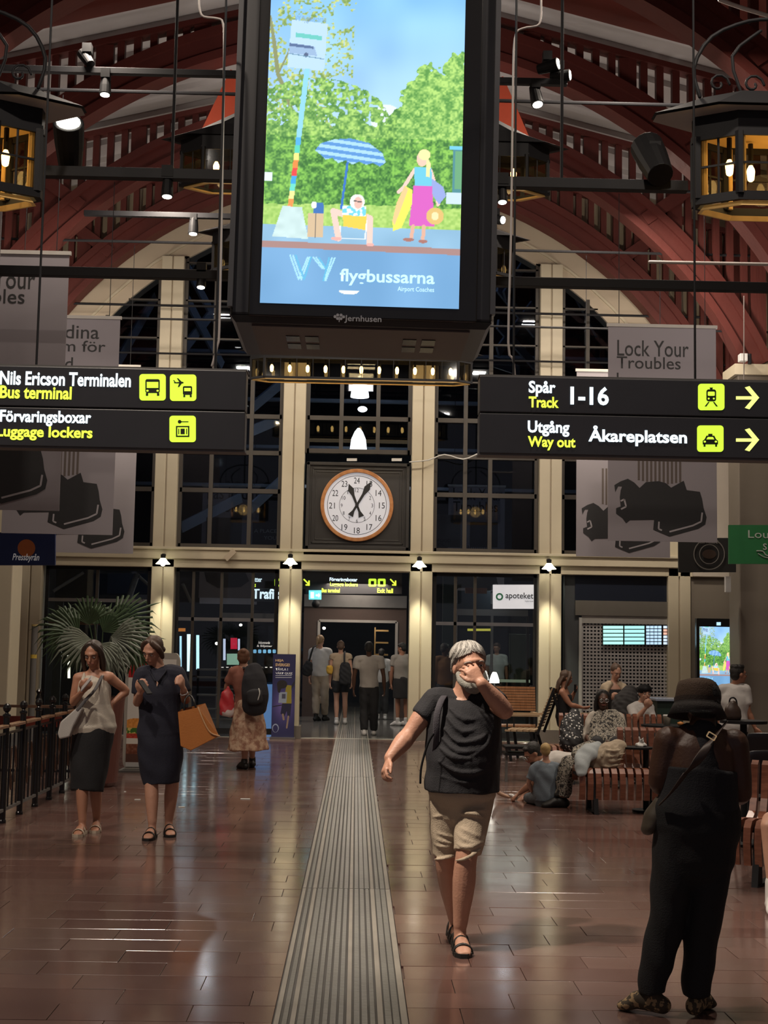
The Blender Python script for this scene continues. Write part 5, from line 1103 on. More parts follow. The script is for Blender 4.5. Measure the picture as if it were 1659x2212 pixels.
def sfolds(mb):
    H, K = p.J['hpB'], p.J['kB']; H2, K2 = p.J['hpA'], p.J['kA']
    for i, t in enumerate((.22, .34, .45, .56, .66, .77, .87)):
        for (h, kn, m_) in ((H, K, 1), (H2, K2, .6)):
            c = h.lerp(kn, t); r_ = .093-.012*t; s0 = .02*((i % 3)-1)
            mb.chain([c+V((math.sin(a)*r_, -math.cos(a)*r_, .035*math.sin(a*1.2+i)*m_+s0)) for a in (-1.0, -.4, .2, .9)], [.004, .0105*m_+.002, .010*m_+.002, .004], 8)
p.pants(M_short, .93, .012, .010, 'shorts', .003, .12, voxel=.007, extra=sfolds)
MAN = p
for n, d in (('A', (.10, -1, 0)), ('B', (.05, -1, 0))): p.sole(n, d, 'sandal', M_shoeb, .205, .024, .050, ((.125, .052, .050), (.055, .048, .075), (-.03, .042, .095)))
bag = thing('backpack', P(1000, 1600, Y1+.28), 'dark backpack whose strap crosses the walking person\'s chest', 'backpack')
sp = MB(); sp.chain([P(966, 1497, Y1+.02), P(954, 1512, Y1-.10), P(944, 1545, Y1-.145), P(942, 1590, Y1-.14), P(938, 1640, Y1-.06), P(932, 1670, Y1+.08)], [(.018, .004)]*6, 8, side=(1, 0, 0)); sp.build('shoulder_strap', cloth('strap_dark', (.05, .045, .055)), bag, smooth=True)
sp = MB(); sp.chain([P(937, 1585, Y1-.2), P(925, 1605, Y1-.19), P(914, 1640, Y1-.19), P(909, 1665, Y1-.19), P(908, 1692, Y1-.19)], [(.006, .003)]*5, 6, side=(1, 0, 0)); sp.build('loose_strap', M_black, bag, smooth=True)
sp = MB(); sp.chain([P(1000, 1520, Y1+.26), P(1002, 1600, Y1+.30), P(1004, 1680, Y1+.26)], [(.10, .06), (.13, .09), (.12, .06)], 16, side=(1, 0, 0)); sp.build('bag_body', cloth('black_bag', (.02, .02, .022)), bag, smooth=True)
# ---------------------------------------------------------------- 2 the person in the hat, back to the camera
Y2 = 6.3
p = Person('person seen from behind in brown bucket hat, black racerback vest and wide black trousers', Y2,
    {'hd': (1516, 1527, .06), 'nk': (1518, 1572, .01), 'sA': (1444, 1600, .02), 'sB': (1586, 1606, .02), 'eA': (1424, 1690, .03), 'wA': (1456, 1690, .26), 'eB': (1600, 1716, .03), 'wB': (1572, 1672, .28),
     'hpA': (1463, 1790), 'hpB': (1546, 1790), 'kA': (1441, 1972), 'kB': (1521, 1972), 'aA': (1410, 2128), 'aB': (1506, 2133)}, 0, 1.02,
    wid=(.155, .182, .158, .150, .140, .06), dep=(.12, .135, .12, .115, .09, .055), vox=.0085)
p.torso(p.body, -.12, .99)
for n in 'AB': p.arm(p.body, n, r=(.066, .062, .050, .048, .030)); p.leg(p.body, n)
hand_geo(p.body, p.J['wA'], V((.5, .6, .3)), V((0, 0, 1)), 1, -1, .5); hand_geo(p.body, p.J['wB'], V((-.5, .6, .3)), V((0, 0, 1)), 1, 1, .5)
p.head(0, -18, 0, 1.03, .055); p.finish(SK_DARK)
c, r, f, u = p.hf; k = p.hk; face_parts(p.t, c, r, f, u, k)
p.hair(mat('black_short_hair', (.012, .010, .009), .8, bump=.5, bscale=120), 'short', wr=.002)
M_vest = cloth('black_vest', (.013, .013, .016)); vt = MB()
A = [p.tor(t) for t in (-.02, .15, .35, .52, .60)]; vt.chain([a[0] for a in A], [(a[1]+.014, a[2]+.014) for a in A], 24, side=p.side, flatcap=True)
vt.chain([p.tor(.45)[0]-p.F*.02, p.tor(.62)[0]-p.F*.045, p.tor(.80)[0]-p.F*.05, p.tor(.95)[0]-p.F*.02, p.tor(1.03)[0]], [(.15, .10), (.090, .085), (.055, .062), (.060, .055), (.055, .05)], 18, side=p.side)
for sx in (-1, 1): vt.chain([p.tor(.97)[0]+p.side*sx*.05-p.F*.02, p.tor(.99)[0]+p.side*sx*.075+p.F*.04, p.tor(.7)[0]+p.side*sx*.09+p.F*.11], [(.03, .02)]*3, 8, side=p.side)
fuse(vt, 'vest', M_vest, p.t, .009, 2, (.003, 16, 1.2))
pt = MB(); A = [p.tor(t) for t in (-.30, -.16, 0, .10, .20)]; pt.chain([a[0] for a in A], [(max(a[1], .165)+.02, max(a[2], .125)+.014) for a in A], 24, side=p.side)
for n in 'AB':
    H, K, A_ = p.J['hp'+n], p.J['k'+n], p.J['a'+n]; sg = -1 if n == 'A' else 1
    pt.chain([H+V((0, 0, .02)), mixp(H, K, .55)+V((-sg*.00, 0, 0)), K, mixp(K, A_, .55), A_+V((0, 0, .04)), A_-V((0, 0, .035))], [(.105, .125), (.094, .110), (.083, .095), (.076, .085), (.066, .078), (.060, .070)], 18, side=p.side, flatcap=True)
fuse(pt, 'trousers', cloth('black_trousers', (.010, .010, .011)), p.t, .010, 2, (.006, 15, 1.4))
M_hat = cloth('brown_hat', (.055, .030, .016)); ht = MB(); hb = P(1506, 1520, Y2+.05); Mt = Matrix.Rotation(R_(-10), 3, 'X')@Matrix.Rotation(R_(3), 3, 'Y')
prof = [(.098, -.005), (.102, .02), (.093, .075), (.086, .098), (.06, .108), (.01, .110)]
def lathe_t(mb, prof, c, M, n=28, ey=1.12):
    v = []; f_ = []
    for rr_, z in prof:
        for i in range(n): a = 2*PI*i/n; v.append(c+M@V((rr_*math.cos(a), rr_*ey*math.sin(a), z)))
    for k_ in range(len(prof)-1):
        for i in range(n): j = (i+1) % n; f_.append((k_*n+i, k_*n+j, k_*n+n+j, k_*n+n+i))
    return mb.add(v, f_)
lathe_t(ht, prof, hb, Mt); o = ht.build('hat_crown', M_hat, p.t, smooth=True)
lathe_t(MB(), [(.096, .0), (.110, -.018), (.132, -.060), (.135, -.062), (.112, -.012), (.098, .012)], hb, Mt).build('hat_brim', cloth('dark_brim', (.018, .013, .011)), p.t, smooth=True)
lathe_t(MB(), [(.104, .004), (.105, .024)], hb, Mt).build('hat_band', cloth('hat_band', (.03, .018, .012)), p.t, smooth=True)
HAT = p
sb = thing('shoulder_bag', P(1395, 1790, Y2), 'brown leather strap bag worn across the back of the hatted person, gold buckle', 'bag')
M_lth = mat('brown_leather', (.045, .026, .018), .5); dz = -.135
st_ = MB(); st_.chain([P(1566, 1563, Y2+.0), P(1556, 1576, Y2-.09), P(1536, 1602, Y2-.155), P(1505, 1645, Y2-.165), P(1480, 1672, Y2-.155)], [(.020, .004)]*5, 10, side=(1, .0, .9)); st_.build('strap', M_lth, sb, smooth=True)
st_ = MB(); st_.chain([P(1480, 1672, Y2-.155), P(1450, 1712, Y2-.14), P(1425, 1738, Y2-.09)], [(.012, .004)]*3, 10, side=(1, .0, .9)); st_.build('strap', M_lth, sb, smooth=True)
mb = MB(); c0 = P(1537, 1590, Y2-.172); ux = V((.86, 0, -.5)); uz = V((.5, 0, .86))
for a, b, w in ((-1, 1, 0), ): 
    for (s0, s1) in (((-1, -.6), (1, -.6)), ((1, -.6), (1, .6)), ((1, .6), (-1, .6)), ((-1, .6), (-1, -.6))): mb.beam(c0+ux*s0[0]*.019+uz*s0[1]*.019, c0+ux*s1[0]*.019+uz*s1[1]*.019, .005, .005, up=(0, 1, 0))
mb.build('buckle', mat('gold_metal', (.9, .62, .28), .25, .7, emit=.15, ecol=(1, .7, .4)), sb, label='shiny gold buckle')  # buckle shine helped by a faint emission in the gold
bb = MB(); bb.chain([P(1425, 1735, Y2+.02), P(1412, 1765, Y2+.03), P(1400, 1790, Y2+.02)], [(.05, .03), (.07, .045), (.06, .03)], 14, side=(0, 1, 0)); bb.build('pouch', mat('olive_leather', (.06, .045, .03), .6), sb, smooth=True)
M_tan = patmat('patterned_shoe', [(.30, .20, .10), (.05, .035, .02)], 40)
for n, d in (('A', (-.85, .45, 0)), ('B', (.55, .8, 0))): p.foot(mb2 := MB(), n, d, .19, .014) if False else p.shoe(n, d, 'shoe', M_tan, .165, .006)
# ---------------------------------------------------------------- 3 the woman in the white camisole
Y3 = 11.9
p = Person('woman with long dark hair in white camisole and long black skirt looking at her phone', Y3,
    {'hd': (201, 1414, -.04), 'nk': (204, 1452), 'sA': (169, 1465), 'sB': (237, 1463), 'eA': (158, 1518, -.02), 'wA': (178, 1494, -.22), 'eB': (273, 1493, .08), 'wB': (243, 1520, .02),
     'hpA': (184, 1578), 'hpB': (221, 1578), 'kA': (177, 1690, -.08), 'kB': (206, 1690), 'aA': (178, 1774, -.12), 'aB': (209, 1765, .12)}, 180, .98,
    wid=(.13, .165, .125, .13, .125, .055), dep=(.09, .12, .10, .115, .08, .05), vox=.0095)
p.torso(p.body, -.12, .98)
for n in 'AB': p.arm(p.body, n, r=(.047, .042, .034, .034, .024)); p.leg(p.body, n, r=(.08, .07, .052, .052, .034))
for n, d in (('A', (-.05, -1, 0)), ('B', (.1, -1, 0))): p.foot(p.body, n, d, .19); p.sole(n, d, 'sandal', mat('cream_sandal', (.42, .35, .27), .6), .19, .022, .048, ((.12, .050, .05), (.055, .046, .07)))
p.head(188, -20, 0, .98, .046); hand_geo(p.body, p.J['wA'], P(191, 1478, Y3-.27)-p.J['wA'], V((.2, .3, 1)), .95, 1, .5, fr=1.2); hand_geo(p.body, p.J['wB'], V((-.4, -.3, -.4)), V((0, .6, 0)), .95, 1, .4, fr=1.2)
p.finish(SK_MID); face_parts(p.t, *[p.hf[i] for i in (0, 1, 2, 3)], p.hk); p.hair(mat('dark_brown_hair', (.028, .016, .011), .5, var=.3, scale=40), 'long', .24)
cm = MB(); A = [p.tor(t) for t in (.06, .2, .45, .65, .72)]; cm.chain([a[0] for a in A], [(a[1]+.030-.016*i/4+(.015 if i < 2 else 0), a[2]+.035-.02*i/4) for i, a in enumerate(A)], 24, side=p.side)
for sx in (-1, 1): cm.chain([p.tor(.68)[0]+p.side*sx*.075+p.F*.085, p.tor(.82)[0]+p.side*sx*.085+p.F*.09, p.tor(.98)[0]+p.side*sx*.08+p.F*.03], [(.030, .02), (.010, .01), (.007, .007)], 8)
fuse(cm, 'camisole', cloth('satin_white', (.50, .45, .38), .45), p.t, .0085, 1, (.009, 22, 1.1))
h = p.tor(.2); p.skirt(cloth('black_skirt', (.008, .008, .010)), [(h[0], (.150, .125)), (p.hip, (.175, .140)), (P(194, 1640, Y3), (.172, .14)), (P(188, 1708, Y3-.02), (.135, .13))])
ph = thing('phone', P(187, 1483, Y3-.34), 'phone with a pale case held by the camisole woman', 'phone'); c = P(187, 1477, Y3-.35)
MB().beam(c+V((-.045, .02, -.05)), c+V((.045, -.03, .05)), .075, .010, up=(-.3, -.6, 1)).build('case', mat('grey_phone', (.35, .33, .33), .3), ph, bevel=.003); MB().beam(c+V((-.042, .027, -.044)), c+V((.042, -.021, .052)), .068, .003, up=(-.3, -.6, 1)).build('phone_screen', mat('phone_screen', (.3, .32, .36), emit=.5, ecol=(.8, .8, .85)), ph)
cb_ = thing('crossbody_bag', P(147, 1597, Y3-.1), 'pale grey crossbody bag hanging at the camisole woman\'s hip', 'bag')
mb = MB(); slab(mb, [(124, 1585), (130, 1560), (170, 1525), (178, 1532), (158, 1570), (150, 1592), (128, 1597)], Y3-.20, .10); mb.build('bag_body', cloth('pale_bag', (.40, .38, .36)), cb_, bevel=.012)
mb = MB(); mb.chain([P(166, 1535, Y3-.2), P(185, 1512, Y3-.20), P(205, 1490, Y3-.17), P(222, 1458, Y3-.04), P(232, 1450, Y3+.06)], [(.014, .003)]*5, 8, side=(1, 0, 0)); mb.build('strap', cloth('grey_strap', (.10, .095, .10)), cb_, smooth=True)
# ---------------------------------------------------------------- 4 the woman in the navy dress
Y4 = 11.75; M_navy = cloth('navy', (.010, .011, .024))
p = Person('short-haired woman in dark navy shirt dress and black sandals reading her phone', Y4,
    {'hd': (330, 1406, -.05), 'nk': (344, 1446), 'sA': (307, 1459), 'sB': (383, 1457), 'eA': (297, 1517, -.02), 'wA': (302, 1498, -.22), 'eB': (401, 1512, .0), 'wB': (396, 1488, -.20),
     'hpA': (329, 1585), 'hpB': (366, 1585), 'kA': (327, 1690, -.05), 'kB': (372, 1690), 'aA': (329, 1776, -.12), 'aB': (365, 1768, .10)}, 180, 1.03,
    wid=(.14, .18, .155, .16, .140, .055), dep=(.10, .135, .125, .13, .085, .05), vox=.0095)
p.torso(p.body, -.12, .98)
for n in 'AB': p.arm(p.body, n, r=(.050, .047, .038, .038, .026)); p.leg(p.body, n, r=(.085, .075, .056, .056, .037))
for n, d in (('A', (-.05, -1, 0)), ('B', (.25, -1, 0))): p.foot(p.body, n, d, .2); p.sole(n, d, 'sandal', M_shoeb, .20, .022, .050, ((.12, .050, .055), (.05, .046, .08)))
p.head(205, -28, -8, 1.0, .05); hand_geo(p.body, p.J['wA'], P(307, 1480, Y4-.30)-p.J['wA'], V((.5, .2, .8)), 1, 1, .4, fr=1.2); hand_geo(p.body, p.J['wB'], P(391, 1472, Y4-.26)-p.J['wB'], V((-.8, .3, 0)), 1, -1, .7, fr=1.2)
p.finish(SK_TAN); face_parts(p.t, *[p.hf[i] for i in (0, 1, 2, 3)], p.hk); p.hair(mat('brown_hair', (.060, .032, .020), .55, var=.4, scale=40), 'bob')
hp = P(347, 1585, Y4)
def ex(mb): mb.chain([p.tor(.5)[0], p.tor(.2)[0], hp, P(346, 1640, Y4), P(348, 1692, Y4)], [(.175, .145), (.175, .15), (.200, .155), (.190, .15), (.150, .13)], 26, side=p.side, flatcap=True)
p.top(M_navy, .0, .94, .72, .018, name='dress', wr=.005, srad=.026, extra=ex, voxel=.0095)
cl_ = MB()
for sx in (-1, 1): cl_.chain([p.tor(.99)[0]+p.side*sx*.055+p.F*(.01), p.tor(.97)[0]+p.side*sx*.065+p.F*.075, p.tor(.82)[0]+p.side*sx*.012+p.F*.150], [(.020, .006)]*3, 8, side=p.F)
cl_.build('collar', M_navy, p.t, smooth=True)
MB().add([p.tor(.99)[0]+p.side*.04+p.F*.055, p.tor(.99)[0]-p.side*.04+p.F*.055, p.tor(.74)[0]+p.F*.158], [(0, 1, 2)]).build('neckline', SK_PALE, p.t)
ph = thing('phone', P(312, 1492, Y4-.36), 'dark phone held by the navy dress woman', 'phone'); c = P(314, 1483, Y4-.37)
MB().beam(c+V((-.05, .03, .05)), c+V((.04, -.02, -.06)), .07, .010, up=(.5, -.3, 1)).build('case', M_black, ph, bevel=.003)
tb = thing('tote_bag', P(420, 1620, Y4), 'tan orange leather tote bag hanging from the navy dress woman\'s arm', 'bag')
M_tote = mat('tan_leather', (.42, .15, .035), .45, bump=.2, bscale=60)
mb = MB(); a_ = [(383, 1535), (420, 1535), (437, 1570), (474, 1590), (408, 1620), (390, 1600)]
f0 = [P(x, y, Y4-.20) for x, y in ((384, 1538), (428, 1528), (474, 1590), (412, 1622), (390, 1612))]; f1 = [P(x, y, Y4+.02) for x, y in ((392, 1532), (444, 1519), (472, 1588), (416, 1606), (396, 1598))]
n = 5; mb.add(f0+f1, [(0, 1, 2, 3, 4), (9, 8, 7, 6, 5)]+[(i, 5+i, 5+(i+1) % 5, (i+1) % 5) for i in range(5) if i != 0]); mb.build('bag_body', M_tote, tb, bevel=.006)
mb = MB(); mb.chain([f0[1]+V((0, -.004, 0)), P(441, 1560, Y4-.21), P(455, 1583, Y4-.21), f0[2]], [.006]*4, 8); mb.build('edge_piping', mat('pale_leather_edge', (.55, .32, .16), .5), tb, smooth=True)
for i, yo in enumerate((-.19, .0)):
    mb = MB(); mb.chain([P(398, 1536, Y4+yo), P(400, 1510, Y4+yo), P(410, 1502, Y4+yo*.5), P(418, 1512, Y4+yo), P(424, 1532, Y4+yo)], [.008]*5, 8); mb.build('handle', M_shoeb, tb, smooth=True)
MB().chain([P(x, y, Y4-.2) for x, y in ((390, 1500), (394, 1502), (402, 1500), (405, 1496))], [.006]*4, 8).build('bracelet', mat('silver', (.6, .6, .6), .3, .8), p.t, smooth=True)
# ---------------------------------------------------------------- 5 the woman with the backpack seen from behind
Y5 = 18.1; M_flor = patmat('floral_skirt_print', [(.52, .36, .25), (.40, .24, .16), (.30, .15, .10)], 14, .8)
p = Person('woman from behind with black backpack and long pale floral skirt walking away', Y5,
    {'hd': (526, 1421, .02), 'nk': (527, 1441), 'sA': (505, 1450), 'sB': (552, 1450), 'eA': (491, 1478, .05), 'wA': (487, 1500, .12), 'eB': (569, 1490), 'wB': (573, 1518, .03),
     'hpA': (523, 1530), 'hpB': (549, 1530), 'kA': (530, 1590), 'kB': (544, 1590), 'aA': (528, 1643), 'aB': (545, 1638, .25)}, 0, .95, vox=.012)
p.torso(p.body, -.12, .98)
for n in 'AB': p.arm(p.body, n); p.leg(p.body, n)
hand_geo(p.body, p.J['wA'], V((-.1, .2, -1)), V((1, 0, 0)), 1, 1, .4, fr=1.4); hand_geo(p.body, p.J['wB'], V((.1, .1, -1)), V((-1, 0, 0)), 1, 1, .4, fr=1.4)
p.head(0, 0, 0, 1, .05); p.finish(SK_TAN); face_parts(p.t, *[p.hf[i] for i in (0, 1, 2, 3)], p.hk); p.hair(mat('auburn_hair', (.13, .055, .028), .6, var=.3, scale=30), 'bun')
p.top(cloth('rust_shawl', (.26, .10, .07)), .1, .95, .9, .02)
p.skirt(M_flor, [(p.tor(.3)[0], (.14, .12)), (P(536, 1530, Y5), (.19, .16)), (P(535, 1580, Y5), (.23, .20)), (P(535, 1620, Y5), (.28, .24))], wr=.013, fr=26)
for n, d in (('A', (-.5, .8, 0)), ('B', (-.1, 1, 0))): p.shoe(n, d, 'shoe', M_shoeb, .17, .014)
bp_ = thing('backpack', P(549, 1530, Y5-.3), 'big black backpack on the floral skirt walker', 'backpack')
mb = MB(); mb.chain([P(547, 1445, Y5-.22), P(549, 1470, Y5-.26), P(551, 1500, Y5-.28), P(550, 1527, Y5-.26)], [(.11, .08), (.16, .12), (.175, .14), (.165, .12)], 20, side=(1, 0, 0)); fuse(mb, 'bag_body', cloth('black_backpack', (.017, .017, .022)), bp_, .012, 1, (.004, 20))
mb = MB(); mb.chain([P(549, 1495, Y5-.42), P(551, 1515, Y5-.42)], [(.10, .04)]*2, 12, side=(1, 0, 0)); mb.build('front_pocket', cloth('black_backpack2', (.024, .024, .028)), bp_, smooth=True)
mb = MB(); mb.chain([P(559, 1488, Y5-.44), P(561, 1498, Y5-.46), P(557, 1512, Y5-.45)], [.008]*3, 6); mb.build('light_cord', M_white, bp_, smooth=True)
for x in (528, 566): MB().chain([P(x, 1444, Y5-.16), P(x-1, 1441, Y5), P(x, 1452, Y5+.15)], [(.022, .006)]*3, 8, side=(1, 0, 0)).build('shoulder_strap', MATS['cloth_black_backpack'], bp_, smooth=True)
pb = thing('plastic_bag', P(490, 1545, Y5), 'red and white plastic bag carried by the floral skirt walker', 'bag')
mb = MB(); mb.chain([P(492, 1486, Y5-.02), P(491, 1505, Y5-.02), P(490, 1540, Y5-.02)], [(.03, .03), (.09, .05), (.11, .06)], 14, side=(1, 0, 0)); fuse(mb, 'bag_body', patmat('red_white_plastic', [(.50, .03, .04), (.52, .05, .06), (.60, .52, .5)], 5, .4), pb, .012, 1, (.01, 24))
# ---------------------------------------------------------------- door people
def walker(label, Y, cx, ytop, yfeet, face, sk, topm, botm, hairm, kind='short', shorts=False, dress=False, pose=0, sl=.55, shoem=None, w=1.0, hy=None, arm=0, botn=None, shirtn='shirt', hands=None):
    s = 2950/Y; z = 1396+(cx-769)*.0175; H = (yfeet-ytop)/s; yy = lambda h: yfeet-h*H*s; k = H/1.72; d = lambda m: m*k*s
    J = {'hd': (cx+hands[0] if hands else cx, yy(.935)), 'nk': (cx, yy(.845)), 'sA': (cx-d(.175*w), yy(.815)), 'sB': (cx+d(.175*w), yy(.815)), 'hpA': (cx-d(.085), yy(.515)), 'hpB': (cx+d(.085), yy(.515)),
         'eA': (cx-d(.22*w), yy(.635)), 'eB': (cx+d(.22*w), yy(.635)), 'wA': (cx-d(.23*w), yy(.49), .04), 'wB': (cx+d(.23*w), yy(.49), .04),
         'kA': (cx-d(.09), yy(.28), .04*pose), 'kB': (cx+d(.09), yy(.28), -.04*pose), 'aA': (cx-d(.09), yy(.045), -.16*pose), 'aB': (cx+d(.09), yy(.045), .16*pose)}
    if arm == 1: J['wB'] = (cx+d(.12), yy(.66), .2); 
    if arm == 2: J['wA'] = (cx-d(.10), yy(.66), .22); J['wB'] = (cx+d(.10), yy(.66), .22)
    p = Person(label, Y, J, face, k, vox=.013 if Y > 22 else .011); p.torso(p.body, -.12, .98)
    F = p.F
    for n in 'AB': p.arm(p.body, n); p.leg(p.body, n)
    for n in 'AB': hand_geo(p.body, p.J['w'+n], p.J['w'+n]-p.J['e'+n], p.side*(1 if n == 'A' else -1), k, 1, .4, fr=1.4)
    p.head(face, -12, 0, k*1.0, .05); p.finish(sk); face_parts(p.t, *[p.hf[i] for i in (0, 1, 2, 3)], p.hk); p.hair(hairm, kind)
    if topm: p.top(topm, -.02, .95, sl, .022, name=shirtn)
    if dress: h = p.tor(.2); p.skirt(botm, [(h[0], (.16*k, .13*k)), (p.hip, (.19*k, .15*k)), (mixp(p.hip, (p.J['kA']+p.J['kB'])/2, .9), (.20*k, .17*k))])
    else: p.pants(botm, .62 if shorts else 1.97, .022, .006, 'shorts' if shorts else 'trousers')
    for n in 'AB': p.shoe(n, F, 'shoe', shoem or M_shoeb, .18, .013)
    return p
M_wt = cloth('white_tee', (.50, .48, .46)); M_gt = cloth('grey_tee', (.38, .35, .32)); M_bp = cloth('beige_trousers', (.36, .29, .22)); M_bt = cloth('black_plain', (.014, .014, .016)); M_shw = mat('white_trainer', (.6, .58, .56), .5)
M_hbl = mat('blond_hair', (.30, .19, .10), .6, var=.3, scale=40); M_hbk = mat('black_hair', (.012, .010, .009), .6, var=.3, scale=40, bump=.5, bscale=120); M_hbr = mat('chestnut_hair', (.07, .038, .022), .6, var=.3, scale=40)
walker('tall person in white T-shirt and beige trousers, ponytail, left in the doorway', 29.9, 692, 1373, 1552, 25, SK_PALE, M_wt, M_bp, M_hbl, 'pony', arm=1, pose=.6, sl=.6)
walker('woman from behind in beige top and black shorts with white trainers, centre of the doorway', 28.7, 736, 1386, 1560, 0, SK_PALE, cloth('sand_top', (.36, .27, .18)), M_bt, M_hbr, 'bun', shorts=True, shoem=M_shw, sl=.2, pose=.4)
walker('dark-haired person in grey T-shirt and black trousers entering the doorway', 25.3, 797, 1388, 1587, 0, SK_DARK, M_gt, M_bt, M_hbk, 'short', shoem=M_shw, w=1.25, pose=.5)
walker('person in loose white shirt mostly hidden behind the grey T-shirt person', 30.8, 824, 1402, 1549, 0, SK_PALE, M_wt, cloth('charcoal_trousers', (.03, .03, .032)), M_hbk, 'short', shoem=M_shw, sl=.8)
walker('person in dark dress and white trainers half hidden by the cream column', 28.5, 868, 1390, 1560, -60, SK_MID, cloth('grey_cap_top', (.28, .25, .22)), cloth('black_dress', (.02, .018, .018)), M_hbk, 'short', dress=True, shoem=M_shw)
walker('dark-haired person in brown jacket behind the glass left of the bearded person', 26.9, 962, 1391, 1572, 60, SK_DARK, cloth('brown_jacket', (.16, .075, .028)), M_bt, M_hbk, 'short', sl=1.6)
walker('person in white shirt far behind the glass, right of the bearded person', 30.0, 1073, 1390, 1553, 200, SK_MID, M_wt, M_bt, M_hbr, 'short', sl=.6)  # figure stands in for a reflection in the glass
def softbag(name, label, pts, rad, m, strap=None, cat='bag', wr=.005, ridges=()):
    t = thing(name, pts[-1]-V((0, 0, rad[-1][0]*.5)), label, cat); mb = MB(); mb.chain(pts, rad, 14, side=(1, 0, 0)); [mb.chain(r, [.006]+[.015]*(len(r)-2)+[.006], 8) for r in ridges]; fuse(mb, 'bag_body', m, t, .010, 1, (wr, 55))
    if strap: MB().chain(strap, [(.02, .006)]*len(strap), 8, side=(1, 0, 0)).build('strap', m, t, smooth=True)
    return t
M_bb = cloth('black_tote', (.014, .014, .016))
softbag('shoulder_bag', 'black shoulder bag on the white T-shirt person in the doorway', [P(667, 1432, 29.6), P(664, 1445, 29.6), P(663, 1456, 29.6)], [(.08, .05), (.12, .07), (.10, .05)], M_bb, [P(667, 1432, 29.6), P(676, 1400, 29.55), P(684, 1394, 29.7)])
softbag('shoulder_bag', 'black tote bag on the back of the black shorts woman', [P(746, 1435, 28.45), P(746, 1455, 28.45), P(746, 1475, 28.45)], [(.10, .05), (.13, .06), (.13, .05)], M_bb, [P(744, 1432, 28.4), P(744, 1414, 28.45), P(745, 1407, 28.6)])
softbag('parcel', 'small yellow package held by the black shorts woman', [P(712, 1442, 28.6), P(712, 1452, 28.6)], [(.07, .05), (.07, .05)], cloth('yellow_pack', (.55, .32, .04)), cat='parcel')
# ---------------------------------------------------------------- seated people and the rest of the waiting corner
def seated(label, Y, J, face, sk, k=1.0, vox=.012, headyaw=None, tilt=0, hairm=None, hair='short', hands=None, **kw):
    p = Person(label, Y, J, face, k, vox=vox, **kw); p.torso(p.body, -.12, .98)
    for n in 'AB': p.arm(p.body, n); p.leg(p.body, n)
    for n in 'AB': d = p.J['w'+n]-p.J['e'+n]; hand_geo(p.body, p.J['w'+n], d, V((0, .2, 1)) if d.z < .05 else p.F*-1, k, 1, .45, fr=1.3)
    p.head(headyaw if headyaw is not None else face, tilt, 0, k, .05); p.finish(sk); face_parts(p.t, *[p.hf[i] for i in (0, 1, 2, 3)], p.hk)
    if hairm: p.hair(hairm, hair)
    return p
# girl on the wooden bench, profile to the right
Y = 20.4
p = seated('long-haired girl in black top sitting sideways on the wooden bench holding a phone', Y, {'hd': (1223, 1465), 'nk': (1218, 1487), 'sA': (1214, 1495, -.15), 'sB': (1220, 1495, .15), 'eA': (1232, 1522, -.18), 'wA': (1256, 1528, -.15), 'eB': (1232, 1512, .16), 'wB': (1241, 1495, .10),
    'hpA': (1216, 1552, -.08), 'hpB': (1218, 1552, .08), 'kA': (1272, 1556, -.1), 'kB': (1272, 1556, .1), 'aA': (1274, 1612, -.1), 'aB': (1276, 1612, .1)}, 90, SK_MID, .95, headyaw=80, tilt=-15, hairm=M_hbr, hair='long')
p.top(M_bt, .0, .80, 0, .014, arms='', name='top'); p.pants(cloth('dark_denim', (.03, .035, .05)), 1.9, .015)
for n in 'AB': p.shoe(n, V((1, 0, 0)), 'shoe', M_shoeb, .17, .012)
ph = thing('phone', P(1244, 1490, Y), 'small dark phone held up by the long-haired girl', 'phone'); c = P(1243, 1487, Y); MB().box(c.x-.02, c.x+.02, c.y, c.y+.01, c.z-.06, c.z+.06).build('case', M_black, ph, bevel=.003)
# woman standing at the shutter
Y = 19.6
p = seated('woman in cream cardigan and black top standing before the shutter looking down', Y, {'hd': (1331, 1452, -.06), 'nk': (1327, 1474), 'sA': (1305, 1484), 'sB': (1347, 1484), 'eA': (1302, 1516, .0), 'wA': (1322, 1508, -.22), 'eB': (1350, 1514, .0), 'wB': (1336, 1506, -.22),
    'hpA': (1316, 1545), 'hpB': (1338, 1545), 'kA': (1317, 1600), 'kB': (1337, 1600), 'aA': (1317, 1641), 'aB': (1337, 1641)}, 180, SK_PALE, .92, headyaw=165, tilt=-25, hairm=M_hbr, hair='bun')
p.top(M_bt, -.1, .80, 0, .012, arms='', name='top'); mb = MB()
for sx, n in ((-1, 'A'), (1, 'B')):
    p.arm(mb, n, 1.7, .012, True); mb.chain([p.tor(.95)[0]+p.side*sx*.07, p.tor(.7)[0]+p.side*sx*.13, p.tor(.1)[0]+p.side*sx*.15], [(.05, .10), (.06, .135), (.06, .13)], 14, side=p.side)
fuse(mb, 'cardigan', cloth('cream_cardigan', (.42, .34, .24)), p.t, .012, 2, (.005, 20)); p.pants(M_bt, 1.9)
for n in 'AB': p.shoe(n, V((0, -1, 0)), 'shoe', M_shoeb, .17, .012)
